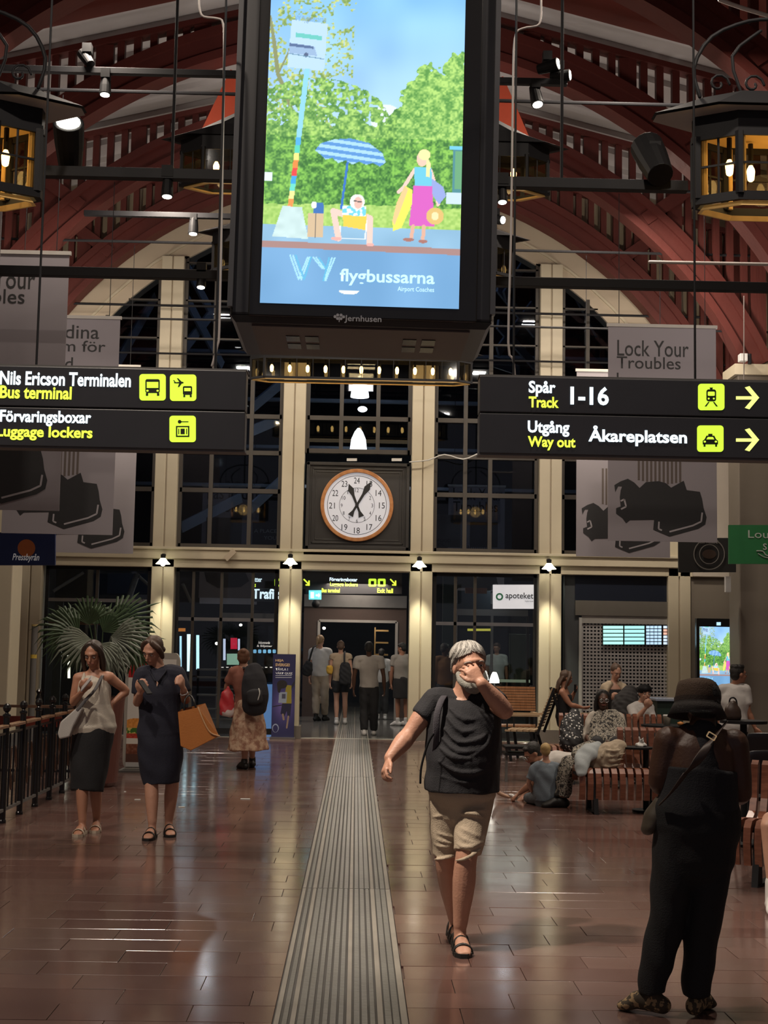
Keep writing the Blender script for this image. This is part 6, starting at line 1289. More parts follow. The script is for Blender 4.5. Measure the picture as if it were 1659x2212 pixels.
# woman with glasses and patterned scarf
Y = 16.9; M_leo = patmat('black_white_print', [(.022, .02, .018), (.30, .27, .22), (.03, .028, .024), (.36, .33, .28)], 26, .8)
p = seated('woman with glasses and patterned scarf sitting on the ribbed bench', Y, {'hd': (1302, 1512, -.04), 'nk': (1306, 1536), 'sA': (1279, 1550), 'sB': (1338, 1550), 'eA': (1268, 1590, -.10), 'wA': (1274, 1602, -.30), 'eB': (1347, 1592, -.1), 'wB': (1322, 1604, -.3),
    'hpA': (1296, 1600, .05), 'hpB': (1326, 1600, .05), 'kA': (1290, 1606, -.42), 'kB': (1328, 1606, -.42), 'aA': (1288, 1690, -.42), 'aB': (1328, 1690, -.42)}, 180, SK_DARK, 1.0, tilt=-5, hairm=M_hbk, hair='long')
p.top(cloth('cream_blouse', (.40, .36, .31)), .0, .93, 1.2, .02); p.pants(M_bt, 1.9)
for n in 'AB': p.shoe(n, V((0, -1, 0)), 'shoe', M_shoeb, .17, .012)
mb = MB(); mb.chain([P(1318, 1540, Y-.12), P(1322, 1570, Y-.20), P(1312, 1605, Y-.30)], [(.10, .05), (.19, .09), (.22, .12)], 18, side=(1, 0, 0)); mb.chain([P(1290, 1545, Y-.12), P(1288, 1570, Y-.2), P(1290, 1604, Y-.28)], [(.04, .04), (.09, .05), (.11, .07)], 12, side=(1, 0, 0)); fuse(mb, 'scarf', M_leo, p.t, .012, 1, (.010, 24, .6))
c, r, f, u = p.hf
for s in (-1, 1): MB().chain([c+r*(s*.032+.024*math.cos(a))+f*.10+u*(.004+.02*math.sin(a)) for a in np.linspace(0, 2*PI, 12)], [.0035]*12, 6, sub=1).build('glasses_rim', mat('glasses_silver', (.3, .3, .3), .35, .5), p.t)
# spotted cloth beside her
t = softbag('spotted_garment', 'black garment with white spots draped on the ribbed bench beside the girl', [P(1242, 1540, 17.0), P(1236, 1568, 16.9), P(1234, 1605, 16.8)], [(.07, .05), (.15, .09), (.15, .12)], patmat('white_spots', [(.6, .58, .55), (.014, .014, .016)], 26, .7, 'VOR'), cat='clothes')
# boy in black cap, gesturing
Y = 17.6
p = seated('person in black cap and white T-shirt raising one hand to the mouth', Y, {'hd': (1393, 1499, -.04), 'nk': (1385, 1520), 'sA': (1366, 1530), 'sB': (1402, 1530, .06), 'eA': (1372, 1556, -.22), 'wA': (1394, 1530, -.30), 'eB': (1411, 1560, -.1), 'wB': (1412, 1582, -.25),
    'hpA': (1375, 1590, .05), 'hpB': (1402, 1590, .05), 'kA': (1378, 1596, -.42), 'kB': (1408, 1596, -.42), 'aA': (1376, 1662, -.4), 'aB': (1408, 1662, -.4)}, 165, SK_PALE, .95, headyaw=170, tilt=0, hairm=M_hbk, hair='short')
p.top(M_wt, -.05, .95, .75, .022); p.pants(M_bt, 1.9)
for n in 'AB': p.shoe(n, V((0, -1, 0)), 'shoe', M_shoeb, .17, .012)
c, r, f, u = p.hf; mb = MB(); mb.ell(c+u*.055-f*.01, (.092, .105, .072), Matrix((r, f, u)).transposed(), 18); mb.build('cap', M_black, p.t, smooth=True)
# dark jacket heap behind him
softbag('jacket', 'dark coat on the seat behind the person in the black cap', [P(1362, 1492, 18.6), P(1352, 1525, 18.5), P(1350, 1575, 18.4)], [(.10, .08), (.20, .12), (.22, .15)], cloth('dark_coat', (.022, .02, .02)), cat='clothes')
# youth walking away at the right
Y = 16.8
p = seated('curly black-haired young person in white T-shirt walking past the lit display', Y, {'hd': (1596, 1457, -.03), 'nk': (1588, 1481), 'sA': (1562, 1491, .02), 'sB': (1609, 1491, -.04), 'eA': (1552, 1530, .08), 'wA': (1556, 1566, .05), 'eB': (1616, 1534, -.05), 'wB': (1630, 1570, -.06),
    'hpA': (1572, 1575), 'hpB': (1598, 1575), 'kA': (1570, 1632, .1), 'kB': (1604, 1632, -.1), 'aA': (1560, 1682, .3), 'aB': (1610, 1682, -.1)}, 50, SK_MID, .98, headyaw=75, hairm=M_hbk, hair='messy')
p.top(M_wt, -.12, .95, .72, .028, wr=.007); p.pants(M_bt, 1.9)
for n in 'AB': p.shoe(n, p.F, 'shoe', M_shw, .18, .012)
# child on the floor
Y = 14.4
p = seated('small blond child in grey-blue T-shirt sitting on the floor, back to the camera', Y, {'hd': (1178, 1622, .0), 'nk': (1180, 1647), 'sA': (1156, 1659), 'sB': (1204, 1661), 'eA': (1142, 1690, .02), 'wA': (1150, 1712, .12), 'eB': (1213, 1692, .02), 'wB': (1206, 1715, .14),
    'hpA': (1166, 1722), 'hpB': (1194, 1722), 'kA': (1142, 1724, .26), 'kB': (1214, 1724, .26), 'aA': (1170, 1728, .36), 'aB': (1186, 1728, .38)}, 0, SK_PALE, .66, hairm=mat('golden_hair', (.40, .27, .11), .6, var=.35, scale=50), hair='short', wid=(.17, .18, .16, .165, .14, .07), dep=(.12, .13, .12, .12, .09, .06), vox=.0095)
p.top(cloth('grey_blue_tee', (.14, .17, .20)), -.1, .95, .8, .022, wr=.007); p.pants(cloth('grey_shorts', (.10, .11, .12)), 1.2, .022, name='trousers', flat=False)
for n in 'AB': p.shoe(n, V((0, 1, 0)), 'shoe', M_shoeb, .17, .01)
# adult leaning down beside the child
Y = 14.75
p = Person('bearded person in leopard trousers bending forward from the ribbed bench to the floor', Y, {'hd': (1151, 1628, -.02), 'nk': (1175, 1645, .02), 'sA': (1168, 1660, -.1), 'sB': (1186, 1652, .14), 'eA': (1150, 1692, -.05), 'wA': (1124, 1712, .0), 'eB': (1160, 1690, .18), 'wB': (1132, 1718, .15),
    'hpA': (1262, 1655, -.15), 'hpB': (1266, 1655, .08), 'kA': (1228, 1652, -.42), 'kB': (1206, 1660, .1), 'aA': (1212, 1728, -.45), 'aB': (1200, 1722, .05)}, -90, 1.0, vox=.010, base=P(1240, 1735, Y))
p.torso(p.body, -.1, .98)
for n in 'AB': p.arm(p.body, n); p.leg(p.body, n); hand_geo(p.body, p.J['w'+n], p.J['w'+n]-p.J['e'+n], V((0, 0, -1)), 1, 1, .3, fr=1.2)
p.head(-100, -35, 0, .98, .05); p.finish(SK_MID); face_parts(p.t, *[p.hf[i] for i in (0, 1, 2, 3)], p.hk); p.hair(M_hbk, 'short')
c, r, f, u = p.hf; bd = MB(); bd.ell(c+f*.045-u*.08, (.05, .042, .042), Matrix((r, f, u)).transposed(), 12); bd.build('beard', mat('dark_beard', (.05, .03, .02), .8), p.t, smooth=True)
for s in (-1, 1): MB().chain([c+r*(s*.032+.024*math.cos(a))+f*.10+u*(.004+.02*math.sin(a)) for a in np.linspace(0, 2*PI, 12)], [.003]*12, 6, sub=1).build('glasses_rim', MATS['glasses_silver'], p.t)
p.top(cloth('off_white_shirt', (.48, .45, .42)), .0, .90, .6, .022)
p.pants(M_leo, 1.92, .035, .004, wr=.008)
for n, d in (('A', V((-1, -.1, 0))), ('B', V((-1, .2, 0)))): p.shoe(n, d, 'shoe', M_shoeb, .21, .016)
mb = MB(); mb.ell(P(1112, 1722, 14.8), (.035, .03, .025)); mb.ell(P(1108, 1720, 14.8)+V((-.02, 0, .01)), (.02, .02, .02)); fuse(mb, 'paper', M_white, thing('crumpled_paper', P(1112, 1727, 14.8), 'white crumpled paper in the bending person\'s fingers on the floor', 'paper'), .006, 0, (.004, 90))
mb = MB(); mb.chain([P(1064, 1692, 14.9), P(1070, 1706, 14.9), P(1084, 1716, 14.85), P(1100, 1722, 14.8)], [.012, .02, .022, .014], 10); mb.build('toy_strap', mat('tan_strap', (.34, .20, .13), .6), label='tan strap lying on the floor between the walking man and the child', cat='strap', smooth=True)
# person cropped by the right edge
Y = 9.1
p = Person('person in shorts seated at the right edge, only a bare knee in view', Y, {'hd': (1760, 1560), 'nk': (1765, 1610), 'sA': (1712, 1635), 'sB': (1822, 1635), 'eA': (1705, 1720, -.05), 'wA': (1700, 1750, -.3), 'eB': (1835, 1720), 'wB': (1810, 1755, -.3),
    'hpA': (1742, 1775, .1), 'hpB': (1800, 1775, .1), 'kA': (1664, 1772, -.33), 'kB': (1740, 1772, -.40), 'aA': (1668, 1905, -.35), 'aB': (1745, 1915, -.42)}, 190, vox=.012)
p.torso(p.body, -.12, .98)
for n in 'AB': p.arm(p.body, n); p.leg(p.body, n); hand_geo(p.body, p.J['w'+n], p.J['w'+n]-p.J['e'+n], V((0, 0, -1)), 1, 1, .3)
p.head(190); p.finish(SK_PALE); face_parts(p.t, *[p.hf[i] for i in (0, 1, 2, 3)], p.hk); p.hair(M_hbr, 'short'); p.top(M_gt, -.05, .95, .6, .02); p.pants(M_bt, .55, .02, name='shorts')
for n in 'AB': p.shoe(n, p.F, 'shoe', M_shw, .19, .012)
# ---------------------------------------------------------------- ribbed benches
M_ribA = woodmat('red_brown_rib_wood', (.17, .058, .032), (.26, .10, .058), .3, (3, 3, 14)); M_ribB = M_ribA
PROF = [(0, .14), (-.02, .30), (.0, .40), (.05, .445), (.14, .45), (.38, .43), (.46, .47), (.50, .56), (.54, .80), (.575, .83), (.60, .80), (.545, .54), (.50, .43), (.40, .385), (.10, .395), (.045, .37), (.02, .30), (.035, .14)]
PROFL = [(0, .14), (-.02, .30), (.0, .40), (.05, .445), (.14, .45), (.42, .45), (.47, .42), (.49, .30), (.465, .29), (.44, .39), (.10, .40), (.045, .37), (.02, .30), (.035, .14)]
def ribbench(o, ax, dp, n, pitch, label, backs, w=.05, fan=0, legs=(2, -3)):
    o, ax, dp = V(o), V(ax).normalized(), V(dp).normalized(); t = thing('ribbed_bench', o, label, 'bench')
    for i in range(n):
        mb = MB(); q = o+ax*(i*pitch)+dp*(fan*math.sin(PI*i/(n-1)) if n > 1 else 0)
        mb.prism(PROF if backs(i) else PROFL, q, dp, V((0, 0, 1)), ax, w); mb.build('rib', M_ribA, t)
    for i in legs:
        q = o+ax*((i % n)*pitch+.06)
        mb = MB(); mb.prism([(.02, 0), (.0, .0), (-.04, .0), (.06, .40), (.14, .42), (.09, .2), (.10, 0)], q, dp, V((0, 0, 1)), ax, .045); mb.build('leg', M_dark, t)
        mb = MB(); mb.prism([(.38, 0), (.46, 0), (.44, .2), (.46, .42), (.36, .42), (.37, .2)], q, dp, V((0, 0, 1)), ax, .045); mb.build('leg', M_dark, t)
        MB().prism([(-.03, 0), (.46, 0), (.46, .015), (-.03, .015)], q, dp, V((0, 0, 1)), ax, .05).build('foot_bar', M_dark, t)
    MB().prism([(.08, .36), (.42, .36), (.42, .39), (.08, .395)], o, dp, V((0, 0, 1)), ax, n*pitch-.02).build('seat_rail', M_dark, t)
    return t
oa = P(1252, 1750, 13.75); oa.z = 0
ribbench(oa, (1, .0, 0), (0, 1, 0), 13, .0805, 'red-brown ribbed bench with the beige bag, backrest only at its right end', lambda i: i > 5, .056, .0, (1, 9))
ob = P(1194, 1700, 16.75); ob.z = 0
ribbench(ob, (1, .02, 0), (0, 1, 0), 20, .078, 'red-brown ribbed bench behind, with the woman in glasses', lambda i: i > 1, .05, .0, (2, 10, 18))
oc = P(1583, 1900, 9.75); oc.z = 0
ribbench(oc, (.86, -.5, 0), (.5, .86, 0), 15, .078, 'red-brown ribbed bench at the right edge next to the hatted person', lambda i: True, .05, 0, (1, 7, 13))
# things on the bench
softbag('cloth_bag', 'big slouchy beige bag on the ribbed bench', [P(1338, 1612, 14.0), P(1318, 1628, 13.95), P(1305, 1645, 13.95), P(1300, 1655, 13.95)], [(.08, .07), (.13, .10), (.17, .12), (.16, .10)], cloth('beige_canvas', (.36, .29, .21)), wr=.004, ridges=[[P(x0, y0, 13.90), P((x0+x1)/2, (y0+y1)/2+6, 13.83), P(x1, y1, 13.88)] for x0, y0, x1, y1 in ((1300, 1618, 1350, 1616), (1292, 1630, 1352, 1626), (1288, 1640, 1350, 1638), (1284, 1650, 1345, 1650), (1310, 1608, 1290, 1648), (1322, 1606, 1306, 1652), (1336, 1606, 1330, 1650))])
t = thing('jacket', P(1262, 1665, 13.8), 'pale grey and patterned jacket slumped at the end of the ribbed bench', 'clothes'); mb = MB(); mb.chain([P(1290, 1612, 14.0), P(1270, 1625, 13.9), P(1256, 1650, 13.78), P(1256, 1672, 13.70)], [(.06, .05), (.10, .07), (.08, .06), (.05, .03)], 14, side=(1, 0, 0)); fuse(mb, 'cloth', cloth('pale_grey_jersey', (.32, .35, .36)), t, .010, 1, (.008, 26))
mb = MB(); mb.chain([P(1282, 1610, 14.1), P(1258, 1622, 14.0), P(1246, 1632, 13.9)], [(.07, .05), (.09, .06), (.06, .04)], 14, side=(1, 0, 0)); fuse(mb, 'lining', M_leo, t, .010, 1, (.006, 26))
tb_ = thing('side_table', P(1375, 1735, 14.05), 'small black round table beside the ribbed bench with a crumpled napkin', 'table'); c = P(1374, 1613, 14.05)
MB().cyl(c-V((0, 0, .02)), c, .17, n=24).build('tabletop', M_black, tb_); MB().cyl((c.x+.1, c.y, 0), (c.x+.1, c.y, c.z-.02), .03).build('leg', M_black, tb_); MB().cyl((c.x+.1, c.y, 0), (c.x+.1, c.y, .02), .14, n=20).build('base', M_black, tb_)
t = thing('napkin', c, 'crumpled white napkin on the small black round table', 'napkin'); mb = MB(); c1 = P(1385, 1604, 14.05)
for i in range(8): a = i*.8; mb.chain([c1+V((.04*math.cos(a), .03*math.sin(a), -.03)), c1+V((.015*math.cos(a+1), .01, .0)), c1+V((.02*math.cos(a+2), .02*math.sin(a), .012+.02*(i % 3)))], [.02, .016, .006], 6)
fuse(mb, 'paper', M_white, t, .007, 0, (.006, 60))
# counter with cup
t = thing('counter', P(1442, 1630, 18.4), 'dark green counter with lit edge behind the hatted person', 'counter'); a, b = P(1420, 1560, 18.4).x, P(1476, 1560, 18.4).x; zt_ = P(1440, 1514, 18.4).z
MB().box(a, b, 18.4, 19.0, 0, zt_).build('body', mat('dark_green_panel', (.018, .04, .03), .5), t, bevel=.01); MB().box(a-.03, b+.03, 18.35, 19.05, zt_, zt_+.025).build('worktop', mat('white_blue_lit_top', (.3, .35, .45), .15), t)  # worktop tone carries the white-blue light along its edge
t = thing('table', P(1440, 1650, 16.5), 'low black table in front of the green counter', 'table'); zt_ = P(1440, 1566, 16.3).z
MB().cyl(V((P(1440, 1560, 16.3).x, 16.3, zt_-.02)), V((P(1440, 1560, 16.3).x, 16.3, zt_)), .3, n=24).build('tabletop', M_black, t); MB().cyl((P(1440, 1560, 16.3).x, 16.3, 0), (P(1440, 1560, 16.3).x, 16.3, zt_), .03).build('leg', M_black, t)
c = V((P(1441, 1560, 16.3).x, 16.3, zt_)); t = thing('paper_cup', c, 'pale paper cup on the low black table', 'cup'); MB().lathe([(.035, 0), (.045, .10), (.048, .105)], c, 16).build('cup_body', mat('cream_cup', (.5, .45, .35), .5), t, smooth=True); MB().lathe([(.05, .105), (.05, .115), (.04, .12)], c, 16).build('lid', M_white, t)
c = c+V((.16, 0, 0)); MB().lathe([(.03, 0), (.04, .03), (.0, .045)], c, 12).build('pastry', mat('orange_pastry', (.5, .2, .05), .5), label='small orange pastry beside the paper cup', cat='food', smooth=True)
# bar-height table with handbag right of the hat
c = P(1606, 1556, 11.8); t = thing('table', V((c.x, 11.8, 0)), 'high round black table right of the brown hat', 'table'); MB().cyl(c-V((0, 0, .025)), c, .20, n=28).build('tabletop', M_black, t); MB().cyl((c.x, 11.8, 0), c-V((0, 0, .02)), .03).build('leg', M_black, t); MB().cyl((c.x, 11.8, 0), (c.x, 11.8, .02), .22, n=24).build('base', M_black, t)
hb_ = thing('handbag', P(1583, 1552, 11.8), 'dark brown handbag with ring handle on the high round table', 'bag'); mb = MB(); mb.chain([P(1583, 1520, 11.8), P(1583, 1535, 11.8), P(1583, 1548, 11.8)], [(.04, .03), (.075, .05), (.075, .05)], 16, side=(1, 0, 0)); fuse(mb, 'bag_body', mat('dark_brown_leather', (.05, .03, .022), .45), hb_, .009, 1, (.003, 30))
MB().chain([P(1575, 1522, 11.8), P(1577, 1510, 11.8), P(1584, 1507, 11.8), P(1590, 1512, 11.8), P(1592, 1522, 11.8)], [.007]*5, 8).build('handle', M_dark, hb_, smooth=True)
# dark chairs at the right
def chair(px, Y, label):
    b = P(px, 1600, Y).x; t = thing('chair', (b, Y, 0), label, 'chair'); m = mat('black_chair_shell', (.014, .014, .018), .3)
    mb = MB(); mb.chain([V((b, Y+.2, .48)), V((b, Y-.16, .46))], [(.21, .025), (.20, .02)], 14, side=(1, 0, 0)); mb.build('seat', m, t, smooth=True)
    mb = MB(); mb.chain([V((b, Y-.19, .52)), V((b, Y-.23, .68)), V((b, Y-.26, .84))], [(.19, .02), (.22, .02), (.19, .015)], 18, side=(1, 0, 0)); mb.build('backrest', m, t, smooth=True)
    for sx in (-1, 1):
        for sy_ in (-1, 1): MB().cyl((b+sx*.16, Y+sy_*.14, .46), (b+sx*.2, Y+sy_*.2, 0), .011, n=8).build('leg', M_dark, t)
chair(1648, 11.2, 'black shell chair at the right edge behind the hatted person'); chair(1640, 13.6, 'second black chair further back at the right edge')
# ---------------------------------------------------------------- wooden slatted benches
M_oak = woodmat('warm_oak', (.27, .12, .05), (.38, .19, .09), .4, (14, 2, 2)); M_oakp = woodmat('pale_oak', (.42, .29, .17), (.50, .36, .22), .4, (2, 14, 2))
a, b = P(1068, 1500, 21.6).x, P(1157, 1500, 21.6).x; t = thing('wooden_bench', ((a+b)/2, 21.6, 0), 'wooden slatted bench facing the camera, right of the bearded person', 'bench')
for k in range(9): z = .66+.042*k; MB().box(a, b, 21.58+.012*k, 21.605+.012*k, z, z+.034).build('back_slat', M_oak, t)
for k in range(5): MB().box(a, b, 21.1+.09*k, 21.18+.09*k, .43, .455).build('seat_slat', M_oak, t)
for x in (a+.05, b-.05): MB().box(x-.02, x+.02, 21.08, 21.12, 0, .43).build('leg', M_dark, t); MB().beam((x, 21.62, 0), (x, 21.72, 1.05), .05, .05, up=(1, 0, 0)).build('leg', M_dark, t); MB().box(x-.03, x+.03, 21.08, 21.6, .62, .65).build('armrest', M_oakp, t); MB().box(x-.012, x+.012, 21.1, 21.13, .43, .62).build('arm_post', M_dark, t)
def sidebench(px, Y, s, label, mslat, Wd=.65):
    x = P(px, 1560, Y).x; t = thing('wooden_bench', (x, Y, 0), label, 'bench'); w = V((.28, .96, 0)); up = V((s*.36, 0, .93)).normalized(); o = V((x, Y, .44))
    for k in range(12):
        q = o+up*(.06+.047*k); MB().beam(q, q+w*Wd, .018, .028, up=up).build('back_slat', mslat, t)
    MB().beam(o+up*.62, o+up*.62+w*Wd, .02, .08, up=up).build('top_slat', mslat, t)
    for e in (0, 1): q = o+w*Wd*e+V((s*.025, 0, 0)); MB().beam(q-V((0, 0, .05)), q+up*.67, .05, .035, up=(s, 0, 0)).build('back_frame', M_dark, t)
    for k in range(5): q = V((x-s*(.05+.09*k), Y, .44)); MB().beam(q, q+w*Wd, .075, .025).build('seat_slat', mslat, t)
    for e in (.05, .95):
        q = V((x, Y, 0))+w*Wd*e; MB().beam(q+V((-s*.08, 0, .42)), q+V((s*.05, 0, 0)), .04, .05, up=(0, 1, 0)).build('leg', M_dark, t); MB().beam(q+V((-s*.42, 0, .42)), q+V((-s*.36, 0, 0)), .04, .05, up=(0, 1, 0)).build('leg', M_dark, t)
        MB().beam(q+V((s*.05, 0, .66)), q+V((-s*.45, 0, .66)), .05, .03).build('armrest', M_oakp, t); MB().beam(q+V((-s*.42, 0, .44)), q+V((-s*.42, 0, .65)), .02, .02, up=(1, 0, 0)).build('arm_post', M_dark, t)
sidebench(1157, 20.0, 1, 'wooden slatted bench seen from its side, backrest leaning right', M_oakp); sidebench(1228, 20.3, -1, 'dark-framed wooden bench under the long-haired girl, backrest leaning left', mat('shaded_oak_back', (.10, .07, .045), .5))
for k, (x, y) in enumerate(((1122, 1605), (1128, 1612))):
    pass
c = V((P(1118, 1612, 17.0).x, 17.0, 0)); t = thing('low_table', c, 'low dark two-tier table behind the child', 'table')
for z in (.40, .32): MB().box(c.x-.16, c.x+.22, 16.9, 17.3, z, z+.03).build('tabletop', M_black, t)
for x in (-.14, .2): MB().box(c.x+x-.015, c.x+x+.015, 16.95, 17.0, 0, .4).build('leg', M_grey, t)
# ---------------------------------------------------------------- fence on the left
fx = -3.12; M_iron = mat('black_gloss_iron', (.008, .008, .009), .2); M_rail = woodmat('brown_handrail', (.20, .10, .055), (.30, .17, .10), .25, (2, 2, 14))
fn = thing('railing', (fx, 13.5, 0), 'black iron railing with ball-topped posts and wooden handrail at the left edge', 'railing')
ys = [11.2+.62*k for k in range(8)]
for y in ys:
    MB().lathe([(.034, 0), (.034, .02), (.028, .03), (.028, .93), (.036, .94), (.036, .955), (.018, .965), (.014, .975), (.030, .99), (.038, 1.015), (.030, 1.04), (.01, 1.055)], (fx, y, 0), 14).build('post', M_iron, fn, smooth=False)
for a, b in zip(ys, ys[1:]):
    MB().box(fx-.035, fx+.035, a+.03, b-.03, .84, .868).build('handrail', M_rail, fn, bevel=.005); MB().box(fx-.012, fx+.012, a+.03, b-.03, .78, .80).build('upper_rail', M_iron, fn); MB().box(fx-.015, fx+.015, a+.03, b-.03, .10, .125).build('lower_rail', M_grey, fn)
    m = (a+b)/2
    for yy_ in (m-.15, m, m+.15): MB().cyl((fx, yy_, .12), (fx, yy_, .79), .009, n=6).build('baluster', M_iron, fn)
    for s in (-1, 1):
        mb = MB(); mb.chain([V((fx, m+s*(.075+.045*math.cos(th)*(1-th/12)), .46+.16*math.sin(th*.5)*(1 if s > 0 else -1)+.06*math.sin(th))) for th in np.linspace(0, 9, 14)], [.007]*14, 6, sub=2); mb.build('scroll', mat('worn_iron', (.12, .07, .05), .3, .5), fn, smooth=True)
rf = thing('railing', (-4.6, 16.2, 0), 'second railing crossing behind the first at the left', 'railing')
for x in np.arange(-6.2, -3.1, .5): MB().lathe([(.028, 0), (.028, .9), (.036, .95), (.02, 1.0), (.036, 1.03), (.01, 1.06)], (x, 16.2, 0), 12).build('post', M_iron, rf)
MB().box(-6.2, -3.1, 16.16, 16.24, .84, .87).build('handrail', M_rail, rf); MB().box(-6.2, -3.1, 16.18, 16.22, .1, .13).build('lower_rail', M_iron, rf); MB().box(-6.2, -3.1, 16.18, 16.22, .62, .74).build('red_band', mat('dark_red_band', (.22, .03, .015), .5), rf)
# planter and palm
c = V((P(207, 1690, 15.7).x, 15.7, 0)); pl = thing('planter', c, 'tall round red-brown planter behind the camisole woman', 'planter')
MB().lathe([(.20, 0), (.24, .05), (.29, .95), (.30, 1.0), (.27, 1.0), (.25, .93)], c, 32).build('pot', mat('red_brown_planter', (.12, .045, .035), .35), pl, smooth=False); MB().lathe([(.255, .92), (.255, .935)], c, 24).build('soil', mat('dark_soil', (.02, .014, .01), .9), pl)
pm = thing('palm', c+V((0, 0, .93)), 'fan palm with long narrow leaves rising above the two women', 'plant'); M_leaf = mat('palm_green', (.055, .10, .045), .45, var=.4, scale=8); M_leafp = mat('pale_palm_green', (.20, .23, .18), .45, var=.3, scale=8)
def frond(tip, hub, R, up, n=13, m=None, spread=2.0):
    hub, tip = V(hub), V(tip); base = c+V((0, 0, .94)); mb = MB(); mb.chain([base, base.lerp(hub, .5)+V((0, 0, .12)), hub], [.012, .009, .006], 6)
    d = (tip-hub).normalized(); sd = d.cross(V(up)).normalized(); nn = sd.cross(d)
    for i in range(n):
        a = -spread/2+spread*i/(n-1); L = R*(1-.25*abs(a)/spread*2); v = d*math.cos(a)+sd*math.sin(a); s_ = nn.cross(v).normalized(); w = .016
        p0 = hub; p1 = hub+v*L*.5+nn*.02; p2 = hub+v*L*.85-V((0, 0, .05*R)); p3 = hub+v*L*(1+.12*math.sin(i*2.3))-V((0, 0, (.22+.12*math.sin(i*1.7+hub.x*9))*R)); 
        mb.add([p0, p1-s_*w, p1+s_*w, p2-s_*w*.8, p2+s_*w*.8, p3, p1+nn*.008, p2+nn*.006], [(0, 1, 6), (0, 6, 2), (1, 3, 7, 6), (6, 7, 4, 2), (3, 5, 7), (7, 5, 4)])
    mb.build('leaf', m or M_leaf, pm)
for (hx, hy, tx, ty, R, m, dy) in ((193, 1350, 190, 1300, .42, None, 0), (222, 1365, 262, 1322, .45, None, .1), (170, 1372, 118, 1340, .50, None, -.1), (196, 1380, 150, 1395, .45, M_leafp, -.25), (240, 1375, 300, 1385, .55, M_leafp, -.2), (215, 1390, 232, 1430, .35, M_leafp, -.3),
                                  (250, 1345, 330, 1300, .55, None, .2), (165, 1360, 90, 1345, .55, None, .2), (265, 1370, 340, 1372, .45, None, .15), (205, 1350, 215, 1310, .4, None, .3), (290, 1400, 300, 1440, .32, None, .1), (180, 1400, 130, 1420, .35, None, .1), (230, 1410, 255, 1450, .35, M_leafp, -.1)):
    frond(P(tx, ty, 15.7+dy), P(hx, hy, 15.7+dy*.5), R, (0, -1, .3), m=m)
# burger stand
def burger():
    img, X, Y = canvas(120, 250); X = X; Y = Y; img[:] = (225, 222, 215); f = nz(250, 120, 4, 3)[..., None]
    paint(img, (Y < 44) & ~ellm(X, Y, 120, 30, 40, 60), (185, 40, 42)); paint(img, ellm(X, Y, 60, 4, 26, 9), (30, 28, 28)); paint(img, (X > 16) & (X < 22) & (Y > 26) & (Y < 34), (230, 225, 220))
    paint(img, ellm(X, Y, 22, 158, 36, 20) & (Y < 162), np.array((215, 140, 60))+f*30); paint(img, (X < 60) & (Y > 160) & (Y < 174), np.where(f > .5, np.array((70, 120, 50)), np.array((225, 205, 120)))); paint(img, (X < 62) & (Y > 173) & (Y < 184), np.array((170, 50, 35))+f*40)
    paint(img, (X < 60) & (Y > 184) & (Y < 198), (225, 220, 210)); paint(img, (X < 62) & (Y > 197) & (Y < 222), np.array((110, 60, 40))+f*50); paint(img, (Y > 220) & (Y < 240) & (X < 120), (95, 65, 55)); paint(img, (Y > 239), (200, 200, 198)); paint(img, (X > 100) & (Y > 44), (130, 125, 118))
    return img
c = P(326, 1660, 17.5); t = thing('burger_stand', V((c.x, 17.5, 0)), 'rounded advertising stand with a red top and a burger picture behind the navy dress woman', 'stand')
a, b = P(266, 1600, 17.5).x, P(383, 1600, 17.5).x; zt_ = P(326, 1410, 17.5).z
MB().prism([(a+x*(b-a), z*zt_) for x, z in rr(0, .02, 1, 1, .09)], (0, 17.5, 0), (1, 0, 0), (0, 0, 1), (0, 1, 0), .10).build('board', mat('pale_board', (.42, .40, .36), .5), t)
pixel_mesh(burger(), 'printed_picture', vcolmat('burger_print', 0, .4), t, (a+.04, 17.494, .06), (b-a-.08, 0, 0), (0, 0, zt_-.14))
MB().box(a-.03, b+.03, 17.35, 17.75, 0, .025).build('base', M_grey, t)
# purple poster stand
def poster():
    img, X, Y = canvas(98, 350); g = np.exp(-((X-50)/45)**2-((Y-215)/70)**2)[..., None]; img[:] = np.array((38, 36, 88))*(1-g)+np.array((140, 110, 175))*g
    B = (30, 26, 40); paint(img, stroke(X, Y, [(82, 140), (104, 105)], 9), B); paint(img, inpoly(X, Y, [(60, 130), (82, 132), (84, 208), (45, 208), (55, 170)]), (190, 160, 40)); paint(img, inpoly(X, Y, [(30, 162), (64, 160), (62, 206), (28, 206)]), (190, 188, 190)); paint(img, (X > 42) & (X < 58) & (Y > 168) & (Y < 188), (90, 85, 100))
    paint(img, ellm(X, Y, 42, 128, 22, 18) | inpoly(X, Y, [(20, 130), (45, 130), (32, 165), (24, 160)]), (35, 22, 22)); paint(img, inpoly(X, Y, [(44, 208), (84, 208), (80, 262), (68, 262), (64, 240), (56, 262), (38, 252)]), (28, 24, 60)); paint(img, stroke(X, Y, [(72, 262), (66, 310)], 7) | stroke(X, Y, [(48, 255), (52, 275)], 8), (190, 150, 120)); paint(img, stroke(X, Y, [(44, 215), (5, 222)], 4), B)
    paint(img, (ellm(X, Y, 18, 312, 14, 18)) & ~ellm(X, Y, 18, 314, 11, 15), (200, 200, 210)); return img
c = P(612, 1588, 23.9); t = thing('poster_stand', V((c.x, 23.9, 0)), 'narrow dark purple poster stand with a jumping football supporter beside the cream column', 'stand')
a, b = P(588, 1500, 23.9).x, P(637, 1500, 23.9).x; zt_ = P(612, 1413, 23.9).z
